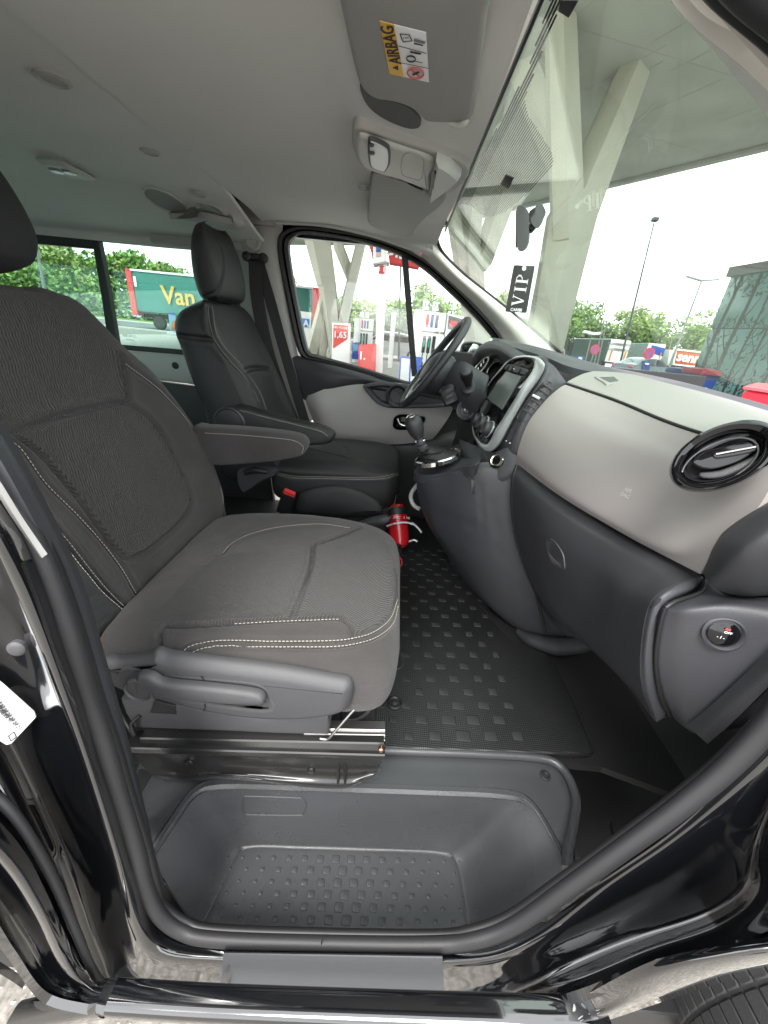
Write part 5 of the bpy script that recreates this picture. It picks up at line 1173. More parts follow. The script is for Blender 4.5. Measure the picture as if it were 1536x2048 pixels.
# ------------------------------------------------ extinguisher
xa, xb = P(793, 1018, Y=1.50), P(800, 1096, Y=1.42)
FX = empty('fire_extinguisher', xb, 'small red fire extinguisher strapped at the foot of the driver seat', 'fire extinguisher')
axx = (xb-xa).normalized(); LX = (xb-xa).length
fx = lathe('cylinder', xa, axx, [(.0, -.02), (.030, -.018), (.042, 0), (.043, .02), (.043, LX*.75), (.036, LX*.92), (.018, LX*1.0), (0, LX*1.02)], M['red'], FX, n=32)
lathe('neck_clamp', xa+axx*.0, axx, [(.045, -.006), (.046, .0), (.046, .022), (.045, .026)], M['black'], FX, n=32)
tube('zip_tie', [P(a, b, Y=y) for a, b, y in ((774, 1052, 1.42), (790, 1047, 1.40), (808, 1045, 1.40), (826, 1048, 1.41), (836, 1056, 1.41), (843, 1065, 1.40))], .004, M['label'], FX, n=8)
box('zip_head', P(824, 1047, Y=1.40), (.018, .012, .008), M['label'], FX, r=.002)
tube('zip_tie', YY([(818, 1083, 1.40), (828, 1080, 1.39), (834, 1083, 1.39)]), .004, M['label'], FX, n=8)
bar('valve', P(793, 1090, Y=1.38), P(796, 1112, Y=1.37), .03, .03, M['black'], FX)
bar('valve_pin', P(787, 1098, Y=1.36), P(796, 1108, Y=1.36), .012, .01, mat('lime_tab', (.5, .6, .12), .5), FX)
tube('pull_ring', [P(a, b, Y=1.37) for a, b in ((797, 1114), (803, 1120), (803, 1130), (799, 1133), (796, 1126))], .003, M['redmatt'], FX, n=8, closed=True)
text('cylinder_print', 'ABC  1 kg', P(803, 1035, Y=1.395), V(1, 0, .1), V(0, 0, 1), .016, M['label'], FX, ext=.0003)
HBk = empty('handbrake_lever', P(770, 1042, Y=1.34), 'grey handbrake lever poking out between the seats beside the red extinguisher', 'handbrake')
tube('lever_grip', [P(722, 1052, Y=1.36), P(745, 1044, Y=1.35), P(765, 1040, Y=1.34), P(778, 1036, Y=1.34)], [.020, .022, .022, .016], M['grey'], HBk, n=16)
lathe('lever_button', P(778, 1036, Y=1.34), V(1, 0, .1), [(.012, -.002), (.012, .008), (0, .010)], M['black'], HBk, n=16)
tube('lever_cable', YY([(752, 1022, 1.40), (775, 1018, 1.40), (788, 1008, 1.41), (792, 990, 1.42)]), .003, M['black'], HBk, n=8)
WH = tube('bail_handle', YY([(836, 968, 1.35), (824, 984, 1.36), (822, 998, 1.36), (829, 1012, 1.35), (840, 1018, 1.34)]), .008, M['whiteplast'], None, n=12)
tag(WH, 'pale curved bail handle hanging beside the console under the gear lever', 'handle')
# ================================================================ OVERHEAD
def ceil(u, v, e=0.0):
    h = cast(HBV, u, v)
    if h is None: h = P(u, v, Z=1.80)
    return h-V(0, 0, e)
# passenger visor
VZ = 1.792
def CP(px, z, n=None): return [P(a, b, Z=z) for a, b in px]
vis = [(660, -90), (678, 0), (700, 100), (716, 163), (728, 184), (752, 199), (785, 204), (818, 215), (840, 232), (852, 243), (880, 246), (915, 245), (938, 240), (947, 225), (960, 140), (974, 30), (982, -90)]
SV = empty('passenger_sun_visor', P(840, 120, Z=1.8), 'large grey sun visor bearing the airbag warning label', 'sun visor', 'sun visors')
vl_ = resamp(spl(CP(vis, VZ), 4, True), 120, True)
loft('visor_panel', [[p+V(0, 0, .018) for p in vl_], [p+V(0, 0, .004) for p in vl_], inset(vl_, .003, V(0, 0, -1), -.0), inset(vl_, .009, V(0, 0, -1), .002)], M['visor'], SV, angle=60)
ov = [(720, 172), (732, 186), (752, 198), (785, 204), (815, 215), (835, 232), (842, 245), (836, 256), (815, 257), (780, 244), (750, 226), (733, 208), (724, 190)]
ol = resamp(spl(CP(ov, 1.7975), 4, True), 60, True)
loft('visor_pocket_shade', [[p+V(0, 0, .004) for p in ol], ol], mat('painted_pocket_shade', (.10, .10, .105), .8, bump=.2, bscale=900), SV)  # flat dark plate; the shade of the recess is put into its colour
tube('visor_clip', [P(900, 243, Z=1.795), P(915, 250, Z=1.79), P(928, 246, Z=1.79), P(937, 236, Z=1.795)], .006, M['whiteplast'], SV, n=10)
lbz = VZ-.0035
LBL = plate('warning_label', CP([(759, 43), (852, 66), (858, 165), (779, 148)], lbz), M['label'], SV, V(0, 0, .001), .0002)
plate('amber_band', CP([(759, 43), (788, 50), (807, 154), (779, 148)], lbz-.0008), M['orange'], LBL, V(0, 0, .0006), .0002)
def lab(u, v): return P(u, v, Z=lbz-.0016)
rt = (lab(770, 60)-lab(790, 140)); upd = (lab(772, 100)-lab(792, 96))
text('band_text', 'AIRBAG', lab(784, 92), rt, upd, .0235, M['ink'], LBL, ext=.0002, bold=.012, xs=.88)
tri = [lab(a, b) for a, b in ((785, 136), (796, 132), (797, 141))]
loft('warning_triangle', [[p+V(0, 0, .0003) for p in tri], tri], M['ink'], LBL)
for a, b in (((797, 92), (853, 107)), ((803, 126), (857, 137))): bar('label_rule', lab(*a), lab(*b), .0008, .0003, M['ink'], LBL)
def rr(c, r, w, m_):
    tube('pictogram', [lab(c[0], c[1])+V(math.cos(t)*r, math.sin(t)*r, 0) for t in [2*math.pi*i/24 for i in range(24)]], w, m_, LBL, n=6, sm=1, closed=True)
pinkr = mat('sign_red', (.55, .12, .12), .6)
rr((831, 147), .0115, .0012, pinkr); bar('pictogram', lab(822, 140), lab(840, 154), .0022, .0003, pinkr, LBL)
bar('pictogram', lab(825, 150), lab(838, 144), .004, .0003, M['ink'], LBL)
rr((822, 118), .006, .0008, M['ink']); bar('pictogram', lab(820, 104), lab(842, 108), .003, .0003, M['ink'], LBL); bar('pictogram', lab(828, 122), lab(845, 126), .001, .0003, M['ink'], LBL)
for q in (((800, 68), (818, 70), (824, 82), (806, 84)),):
    z_ = [lab(*a) for a in q]
    for a, b in zip(z_, z_[1:]+z_[:1]): bar('pictogram', a, b, .0012, .0003, M['ink'], LBL)
text('label_small_print', 'i', lab(812, 76), rt, upd, .012, M['ink'], LBL, ext=.0001)
bar('pictogram', lab(828, 80), lab(850, 86), .004, .0003, mat('ink_grey', (.15, .15, .17), .6), LBL); bar('pictogram', lab(828, 87), lab(846, 91), .002, .0003, M['ink'], LBL)
# driver visor
DV = empty('driver_sun_visor', P(810, 410, Z=1.78), 'smaller looking folded grey visor above the far driver window', 'sun visor', 'sun visors')
dv = [(748, 345), (790, 350), (850, 372), (878, 384), (893, 396), (880, 415), (850, 440), (832, 462), (826, 472), (800, 472), (768, 462), (742, 452), (735, 440), (737, 400), (742, 360)]
dl_ = resamp(spl(CP(dv, 1.783), 4, True), 90, True)
loft('visor_panel', [[p+V(0, 0, .018) for p in dl_], [p+V(0, 0, .004) for p in dl_], inset(dl_, .003, V(0, 0, -1), 0), inset(dl_, .009, V(0, 0, -1), .002)], M['visor'], DV, angle=60)
# overhead console
OC = empty('overhead_console', P(820, 310, Z=1.78), 'pale overhead console with reading lamp and switches on the headliner', 'overhead console')
oc = [(706, 262), (712, 254), (730, 254), (800, 278), (870, 300), (915, 316), (936, 332), (938, 345), (928, 362), (905, 382), (880, 394), (862, 396), (858, 385), (800, 362), (742, 342), (722, 330), (710, 305), (704, 282)]
oo = resamp(spl(CP(oc, 1.792), 4, True), 140, True)
ocb = loft('console_rim', [[p+V(0, 0, .025) for p in oo], oo, inset(oo, .004, V(0, 0, -1), .003), inset(oo, .008, V(0, 0, -1), .003)], M['trim'], OC, angle=60)
oi = [(712, 285), (716, 272), (728, 268), (800, 292), (868, 318), (860, 350), (858, 382), (800, 358), (744, 338), (724, 326), (714, 308)]
oi2 = resamp(spl(CP(oi, 1.787), 4, True), 120, True)
ocp = loft('console_face', [[p+V(0, 0, .01) for p in oi2], oi2, inset(oi2, .003, V(0, 0, -1), .004), inset(oi2, .008, V(0, 0, -1), .006)], M['whiteplast'], OC, angle=60)
ll = resamp(spl(CP([(736, 281), (748, 278), (772, 290), (780, 300), (780, 325), (772, 340), (760, 339), (742, 332), (737, 318)], 1.779), 4, True), 60, True)
lam = loft('reading_lamp', [[p+V(0, 0, .004) for p in ll], ll, inset(ll, .002, V(0, 0, -1), .003), inset(ll, .004, V(0, 0, -1), .002)], M['grey'], OC)
plate('lamp_lens', inset(ll, .0045, V(0, 0, -1), .004), M['label'], lam, V(0, 0, .003), .001)
for a, b in ((742, 290), (744, 306)): box('lamp_switch', P(a, b, Z=1.7735), (.012, .012, .005), M['grey'], lam, r=.003)
tube('blank_outline', CP([(806, 312), (820, 306), (838, 312), (847, 322), (845, 350), (838, 360), (822, 356), (806, 350), (802, 335)], 1.781), .001, M['trim'], ocp, n=6, closed=True)
mc = [P(a, b, Z=1.776) for a, b in ((872, 322), (900, 332), (922, 352), (900, 372), (865, 398), (858, 385))]
loft('console_nose', [[p+V(0, 0, .016) for p in mc], mc, inset(mc, .006, V(0, 0, -1), .010)], M['whiteplast'], OC, angle=50)
plate('microphone_slot', CP([(868, 345), (873, 348), (869, 380), (863, 376)], 1.766), M['black'], OC, V(0, 0, .004), .001)
# ------------------------------------------------ mirror and tag
mp_ = P(1047, 455, Y=1.12)
RM = empty('rear_view_mirror', mp_, 'dark rear view mirror on a ball arm fixed to the windscreen', 'mirror')
mo_ = resamp(spl([P(a, b, Y=1.06) for a, b in ((1034, 416), (1040, 411), (1050, 415), (1057, 425), (1058, 450), (1056, 485), (1047, 500), (1038, 502), (1034, 490), (1032, 455))], 4, True), 60, True)
hs = loft('housing', [mo_, inset(mo_, -.004, V(0, -1, 0), -.012), [p+V(.026, .10, .020) for p in inset(mo_, -.002, V(0, -1, 0), 0)], [p+V(.048, .19, .038) for p in mo_], inset([p+V(.049, .195, .039) for p in mo_], .006, V(0, -1, 0), -.003)], M['grey'], RM, angle=60)
mg = [V(p.x-.002, p.y, p.z) for p in (P(1034, 418, Y=1.075), P(1033, 496, Y=1.075))]
plate('mirror_glass', [mg[0]+V(-.001, 0, 0), mg[1]+V(-.001, 0, 0), mg[1]+V(.043, .17, .034), mg[0]+V(.043, .17, .034)], M['chrome'], RM, V(.002, 0, 0), .0005)
bl = P(1062, 450, Y=1.14)
tube('mirror_arm', [bl+V(-.01, 0, -.005), bl, P(1070, 448, Y=1.14)], .008, M['black'], RM, n=12)
mn = resamp(spl([P(a, b, Y=1.12) for a, b in ((1064, 448), (1062, 438), (1070, 425), (1072, 410), (1080, 405), (1086, 410), (1092, 424), (1088, 436), (1082, 450), (1074, 457))], 4, True), 40, True)
loft('mirror_mount', [mn, inset(mn, -.003, V(0, -1, 0), -.01), [p+V(0, .05, 0) for p in mn]], M['grey'], RM, angle=60)
tg = [P(a, b, Y=1.10) for a, b in ((1028, 530), (1070, 532), (1053, 626), (1011, 623))]
TG = empty('hanging_tag', tg[0].lerp(tg[1], .5), 'black VIP tag hanging on a thread below the mirror', 'air freshener')
card = plate('card', resamp(spl([p for a, b in zip(tg, tg[1:]+tg[:1]) for p in (a.lerp(b, .04), a.lerp(b, .5), a.lerp(b, .96))], 3, True), 64, True), mat('tag_card', (.022, .022, .022), .5), TG, V(0, .002, 0), .0004)
off = V(0, -.0012, 0)
tr_, tu = tg[0]-tg[3], tg[0]-tg[1]
cc_ = sum(tg, V(0, 0, 0))/4
sc_s = (tg[0]-tg[3]).length
tx = (tg[0]-tg[3]).normalized(); ty = (tg[0]-tg[1]); ty = (ty-tx*ty.dot(tx)).normalized()
def glyph(strokes, x0):
    o_ = cc_+off+tx*(x0*sc_s)
    for (x1, y1, x2, y2, w) in strokes:
        a = o_+tx*(x1*sc_s)+ty*(y1*sc_s); b = o_+tx*(x2*sc_s)+ty*(y2*sc_s)
        bar('tag_letter_stroke', a, b, w*sc_s, .0004, M['label'], card, up=V(0, 1, 0), r=.00005)
H_ = .14
glyph([(-.085, H_, 0, -H_, .045), (0, -H_, .085, H_, .018), (-.125, H_, -.04, H_, .014), (.045, H_, .125, H_, .014)], -.24)
glyph([(0, -H_, 0, H_, .050), (-.055, H_, .055, H_, .014), (-.055, -H_, .055, -H_, .014)], .0)
glyph([(-.03, -H_, -.03, H_, .050), (-.085, -H_, .025, -H_, .014), (-.085, H_, .04, H_, .014), (.04, H_-.005, .085, H_-.045, .022), (.085, H_-.03, .085, .035, .036), (.085, .05, .035, .0, .022), (.04, .0, -.02, 0, .014)], .20)
text('tag_small_letters', 'CARIBI', tg[3].lerp(tg[2], .48)+(tg[0]-tg[3])*.05+off, tg[2]-tg[3], tg[0]-tg[3], sc_s*.095, M['label'], card, ext=.0002, bold=.02)
lathe('tag_eyelet', tg[0].lerp(tg[1], .5)-(tg[0]-tg[3])*.06+off, V(0, -1, 0), [(.005, 0), (.005, .0004), (0, .0004)], M['label'], card, n=16)
tube('thread', [tg[0].lerp(tg[1], .5)-(tg[0]-tg[3])*.06, P(1052, 502, Y=1.12), P(1058, 455, Y=1.14)], .0007, M['stitchd'], TG, n=6, sm=2)
# ================================================================ OUTSIDE
asph = mat('asphalt', (.21, .195, .175), .9, bump=.8, bscale=45, var=.55, vscale=55)
grd = struct(mk('ground', [(-500, -300, 0), (500, -300, 0), (500, 800, 0), (-500, 800, 0)], [(0, 1, 2, 3)], asph, None, smooth=False))
# pale stones bedded in the tarmac beside the van
gr_ = random.Random(3); vs = []; F = []
for i in range(5200):
    x = gr_.uniform(-1.6, 1.3); y = gr_.uniform(-.5, .42) if gr_.random() < .9 else gr_.uniform(-1.5, -.5)
    r = gr_.uniform(.003, .008); k = len(vs); a0 = gr_.random()*6
    for j in range(5): vs.append((x+r*math.cos(a0+j*1.256), y+r*.8*math.sin(a0+j*1.256), -.001))
    vs.append((x, y, r*.55)); F += [(k+j, k+(j+1) % 5, k+5) for j in range(5)]
st_ = struct(mk('tarmac_stones', vs, F, mat('pale_stone', (.42, .39, .36), .9, var=.5, vscale=60), None, smooth=False))
kerbm = mat('kerb_concrete', (.42, .41, .38), .9, var=.1)
conc = mat('forecourt_concrete', (.37, .36, .335), .9, bump=.3, bscale=20, var=.12, vscale=3)
grass = mat('grass', (.10, .17, .03), .95, bump=1, bscale=30, var=.35, vscale=4)
road = mat('road_asphalt', (.11, .11, .112), .9, var=.12, vscale=2)
def sheet(name, x0, y0, x1, y1, z, m_):
    return struct(mk(name, [(x0, y0, z), (x1, y0, z), (x1, y1, z), (x0, y1, z)], [(0, 1, 2, 3)], m_, None, smooth=False))
sheet('forecourt', -16, 4, 15, 30, .004, conc)
sheet('road', -200, 31.5, 200, 46, .004, road)
sheet('grass_verge', -200, 47, 200, 56, .05, grass)
for nm, y0 in (('kerb', 46.6), ('kerb', 31)): struct(box(nm, (0, y0, .03), (400, .3, .16), kerbm, None, r=.02))
gi = struct(loft('grass_island', [[P(a, b, Z=.0) for a, b in ((1325, 752), (1375, 752), (1420, 762), (1400, 768), (1335, 760))], [P(a, b, Z=.12) for a, b in ((1325, 752), (1375, 752), (1420, 762), (1400, 768), (1335, 760))]], grass, None))
# ---- canopy and tree-like columns
cmat = mat('canopy_concrete', (.44, .45, .42), .85, bump=.4, bscale=8, var=.10, vscale=.7)
cmat2 = mat('column_concrete', (.56, .55, .47), .8, bump=.3, bscale=10, var=.08, vscale=.8)
CNP = empty('station_canopy', (0, 18, 0), 'huge flat concrete canopy roof over the fuel station forecourt', 'canopy')
cp = [(-14, 6), (13, 6), (12.3, 12.3), (10.25, 15.38), (7.17, 19.9), (4.62, 23.6), (1, 29), (-3.9, 35.6), (-14, 40)]
loft('roof_slab', [[V(x, y, 7.5) for x, y in cp], [V(x, y, 8.2) for x, y in cp]], cmat, CNP, smooth=False)
ed = cp[2:9]
for a, b in zip(ed, ed[1:]): bar('edge_beam', V(a[0], a[1], 7.44), V(b[0], b[1], 7.44), .22, .14, cmat, CNP)
# board-marked joints under the slab
jm = mat('joint_mortar', (.40, .41, .38), .9)
for k in range(7):
    y = 8.5+k*2.9; bar('formwork_joint', V(-6, y-2, 7.498), V(min(12.5, 22-y*.75), y+2.5, 7.498), .008, .003, jm, CNP)
for k in range(16):
    rj = random.Random(k); x = rj.uniform(0, 11); y = rj.uniform(9, 14); l = rj.uniform(.8, 2.2); bar('formwork_joint', V(x, y, 7.496), V(x-l*.45, y+l*.9, 7.496), .008, .003, jm, CNP)
COL = empty('branching_column', P(1082, 735, Y=12.6), 'big faceted concrete column branching up to the canopy beyond the windscreen', 'column', 'canopy columns')
def beam(par, a, b, w0, w1, d=.55, name='column_limb'):
    """a, b = (u, v, Y); widths in photograph pixels at each end"""
    A, B = P(*a[:2], Y=a[2]), P(*b[:2], Y=b[2])
    k0 = (P(a[0]+w0/2, a[1], Y=a[2])-P(a[0]-w0/2, a[1], Y=a[2])).length; k1 = (P(b[0]+w1/2, b[1], Y=b[2])-P(b[0]-w1/2, b[1], Y=b[2])).length
    t = (B-A).normalized(); s = V(1, 0, 0); s = (s-t*s.dot(t)).normalized(); n = s.cross(t)
    if n.y > 0: n = -n
    def sec(c, k): return [c-s*k/2+n*.05, c-s*k*.12+n*d*.55, c+s*k/2+n*.0, c+s*k*.42-n*d, c-s*k*.38-n*d]
    return loft(name, [sec(A, k0), sec(A.lerp(B, .5), (k0+k1)/2), sec(B, k1)], cmat2, par, smooth=False)
beam(COL, (1084, 735, 12.4), (1150, 420, 12.4), 66, 96, .8)
beam(COL, (1150, 430, 12.4), (1273, 132, 12.7), 90, 62, .7)
beam(COL, (1138, 470, 12.2), (1124, 20, 11.2), 62, 54, .6)
beam(COL, (1128, 300, 12.3), (1040, 60, 13.0), 36, 56, .6)
C2 = empty('branching_column', P(955, 700, Y=19), 'pale branching concrete column standing behind the fuel pump by the windscreen pillar', 'column', 'canopy columns')
beam(C2, (958, 745, 19), (938, 500, 19), 56, 50, .9)
beam(C2, (938, 505, 19), (948, 395, 19), 44, 40, .8)
beam(C2, (965, 520, 19.2), (1012, 380, 20), 40, 52, .8)
beam(C2, (930, 590, 19), (902, 400, 18), 26, 28, .7)
C3 = empty('branching_column', P(640, 720, Y=22), 'pale crossing concrete column seen through the left of the driver window', 'column', 'canopy columns')
beam(C3, (676, 745, 21), (652, 560, 21), 16, 34, .9)
beam(C3, (652, 570, 21), (630, 455, 21), 36, 54, .9)
beam(C3, (612, 745, 21.5), (654, 590, 21.3), 22, 26, .9)
beam(C3, (640, 740, 21.8), (655, 620, 21.2), 10, 22, .6)
beam(C3, (664, 720, 21.6), (722, 478, 22), 22, 16, .9)
beam(C3, (697, 532, 22), (672, 470, 24), 13, 16, .7)
# ---- pumps and forecourt furniture
def X0(u, v, D): return P(u, v, Y=D)
def slab(name, px, D, dep, m_, par, bev=.01): return plate(name, [P(a, b, Y=D) for a, b in px], m_, par, V(0, dep, 0), bev)
def pump(nm, label, D, px, blue, hoses, tiles, grp='fuel pumps'):
    (u0, v0), (u1, v1) = px
    a, b = P(u0, v0, Y=D), P(u1, v1, Y=D); w = b.x-a.x; top = a.z
    R = empty(nm, V((a.x+b.x)/2, D+.3, 0), label, 'fuel pump', grp)
    cx = (a.x+b.x)/2
    box('cabinet', (cx, D+.35, top*.36), (w*.96, .6, top*.7), M['white'], R, r=.02)
    box('cabinet', (a.x+w*.15, D+.35, top/2), (w*.30, .66, top), M['white'], R, r=.03)
    box('head', (cx+w*.12, D+.33, top*.86), (w*.72, .55, top*.26), M['white'], R, r=.02)
    for k, m_ in enumerate(tiles):
        box('grade_panel', (a.x+w*(.42+.145*k), D+.045, top*.865), (w*.085, .03, top*.17), m_, R, r=.005)
    for k in range(hoses):
        x = a.x+w*(.40+.15*k)
        box('nozzle_bay', (x, D+.04, top*.55), (w*.10, .03, top*.24), M['black'], R, r=.01)
        nz_ = box('nozzle', (x, D-.01, top*.56), (w*.05, .07, top*.10), mat('nozzle_green', (.03, .30, .18), .5) if k < 2 else M['black'], R, r=.01)
        tube('hose', [V(x, D-.02, top*.50), V(x-.02, D-.06, top*.3), V(x+.03, D-.03, top*.16), V(x+.02, D+.02, top*.3)], .018, M['black'], R, n=6)
    for s in (-.12, .10):
        box('number_board', (cx+w*s*1.4, D+.3, top*1.07), (w*.2, .04, top*.12), M['white'], R, r=.01)
    return R, a, b, w, top
m_redp, m_bluep, m_blkp = M['redmatt'], M['blue'], mat('charcoal_tile', (.05, .05, .05), .5)
r1, a1_, b1_, w1_, t1_ = pump('fuel_pump', 'white fuel pump nearer the windscreen pillar with green nozzles and numbers above', 14, ((830, 618), (895, 628)), 0, 3, (m_redp, m_bluep, m_blkp))
text('pump_number', '14', V(a1_.x+w1_*.36, 14.27, t1_*1.07), V(1, 0, 0), V(0, 0, 1), .2, M['ink'], r1)
text('pump_number', '13', V(a1_.x+w1_*.66, 14.27, t1_*1.07), V(1, 0, 0), V(0, 0, 1), .2, M['ink'], r1)
slab('display_housing', [(896, 626), (928, 634), (928, 700), (888, 690)], 14.05, .5, M['white'], r1)
slab('payment_display', [(898, 631), (927, 639), (926, 664), (895, 658)], 14.0, .04, m_blkp, r1)
slab('red_notice', [(900, 640), (915, 643), (914, 656), (899, 652)], 13.97, .02, m_redp, r1)
slab('warning_notice', [(888, 682), (900, 686), (900, 702), (884, 700)], 13.97, .02, M['label'], r1)
r2, a2_, b2_, w2_, t2_ = pump('fuel_pump', 'white fuel pump farther off, left of the white sign pole', 20, ((709, 634), (747, 638)), 0, 3, (m_redp, m_bluep, m_blkp))
text('pump_number', '7', V(a2_.x+w2_*.6, 20.27, t2_*1.07), V(1, 0, 0), V(0, 0, 1), .2, M['ink'], r2)
BB = empty('forecourt_bin', P(711, 719, Y=19.5), 'blue dispenser bin standing beside the farther fuel pump', 'bin')
slab('bin_body', [(704, 685), (718, 685), (717, 719), (704, 718)], 19.5, .45, M['blue'], BB, .02)
slab('bin_notice', [(707, 688), (715, 689), (715, 702), (707, 702)], 19.46, .02, mat('sky_notice', (.12, .4, .65), .5), BB)
B2 = empty('barrier_board', P(826, 770, Y=12), 'grey panel in a blue frame standing before the nearer fuel pump', 'barrier')
slab('frame_board', [(800, 711), (823, 714), (820, 775), (797, 770)], 12, .06, M['blue'], B2, .01)
slab('grey_panel', [(803, 716), (820, 718), (817, 775), (799, 771)], 11.96, .03, mat('pale_grey_panel', (.42, .43, .44), .6), B2)
slab('frame_side', [(831, 714), (846, 716), (838, 745), (829, 760)], 12.05, .3, M['blue'], B2, .01)
PBd = empty('price_board', P(681, 740, Y=15), 'white price board with red panel reading 1,65 beside the crossing column', 'price board')
slab('board', [(664, 645), (700, 647), (699, 745), (664, 742)], 15, .25, M['white'], PBd, .02)
slab('red_panel', [(667, 649), (696, 651), (695, 678), (666, 697)], 14.97, .03, mat('promo_red', (.65, .07, .05), .5), PBd, .005)
for s, u, v, h in (('NU VOOR', 681, 655.5, 5.2), ('1,65', 680, 670, 14)):
    c_ = P(u, v, Y=14.94); text('price_text' if ',' in s else 'promo_text', s, c_, V(1, 0, .0), V(0, 0, 1), h*15/769*1.05, M['label'], PBd, ext=.004, bold=.02)
text('price_text', '€', P(690, 667, Y=14.94), V(1, 0, 0), V(0, 0, 1), .10, M['label'], PBd, ext=.004)
RB = empty('red_totem', P(733, 750, Y=14), 'red cabinet with a white figure 1 at the foot of the white pole', 'cabinet')
slab('cabinet_body', [(717, 690), (751, 688), (749, 760), (716, 756)], 14, .5, mat('cabinet_red', (.62, .05, .05), .5), RB, .02)
text('cabinet_number', '1.', P(724, 712, Y=13.97), V(1, 0, 0), V(0, 0, 1), .34, M['label'], RB, ext=.004, bold=.03)
SP = empty('sign_pole', P(758, 760, Y=14.5), 'tall white square pole with red number plate under the red fascia', 'sign pole')
bar('pole', P(755, 790, Y=14.6), P(766, 522, Y=14.6), .27, .27, M['white'], SP, r=.01)
slab('number_plate', [(757, 531), (768, 531), (768, 547), (757, 546)], 14.4, .05, M['redmatt'], SP)
text('plate_figures', '3 1', P(762.5, 539, Y=14.37), V(1, 0, 0), V(0, 0, 1), .20, M['label'], SP, ext=.003)
slab('sign_box', [(746, 478), (771, 484), (771, 523), (746, 528)], 14.3, .6, M['white'], SP, .02)
slab('blue_mark', [(752, 492), (762, 493), (762, 503), (752, 504)], 14.26, .03, M['blue'], SP)
slab('pink_mark', [(752, 505), (762, 504), (762, 513), (752, 514)], 14.26, .03, mat('faded_pink', (.6, .4, .36), .6), SP)
slab('box_foot', [(745, 527), (778, 522), (777, 526), (747, 529)], 14.28, .6, mat('sign_grey', (.4, .4, .4), .6), SP)
FS = empty('red_fascia', P(800, 510, Y=15.5), 'long red sign fascia with white lettering across the driver window', 'sign')
slab('fascia_panel', [(771, 478), (812, 470), (850, 490), (838, 536), (800, 529), (779, 526)], 15.4, .5, M['redmatt'], FS, .02)
slab('fascia_panel', [(728, 468), (746, 478), (747, 519), (741, 500)], 15.4, .5, M['redmatt'], FS, .02)
text('fascia_letters', 'OIL', P(790, 503, Y=15.35), V(1, 0, -.15), V(0, 0, 1), .5, M['label'], FS, ext=.004, bold=.02)
WPo = empty('white_post', P(782, 720, Y=19), 'short square white post standing in front of the silver car', 'post')
bar('post', V(P(781, 720, Y=19).x, 19, 0), P(788, 628, Y=19), .24, .2, M['white'], WPo)
slab('post_cap', [(783, 625), (794, 625), (794, 630), (783, 630)], 18.95, .3, M['white'], WPo)
BS = empty('blue_sign', P(608, 668, Y=21), 'blue and white sign board showing a letter A beside the crossing column', 'sign')
slab('board', [(600, 622), (622, 625), (620, 690), (600, 690)], 22.6, .1, M['white'], BS)
slab('blue_field', [(600, 636), (619, 638), (617, 655), (600, 653)], 22.5, .05, mat('sign_blue', (.02, .22, .6), .5), BS)
text('sign_letter', 'A', P(612, 647, Y=22.45), V(1, 0, 0), V(0, 0, 1), .42, M['label'], BS, ext=.004, bold=.03)
# ---- advertising stand in rear window
AD = empty('advert_stand', P(348, 666, Y=14), 'upright poster stand on the forecourt below the green lorry', 'advert stand')
slab('poster', [(336, 624), (350, 626), (352, 664), (340, 662)], 14, .05, mat('poster_blue', (.25, .45, .68), .5), AD)
slab('poster_band', [(336, 624), (350, 626), (350, 629), (336, 628)], 13.97, .02, mat('poster_navy', (.03, .1, .4), .5), AD)
slab('poster_figure', [(343, 645), (350, 640), (352, 660), (342, 660)], 13.97, .02, mat('poster_orange', (.6, .2, .06), .5), AD)
slab('stand_foot', [(334, 664), (356, 667), (356, 672), (334, 669)], 13.9, .5, M['white'], AD)
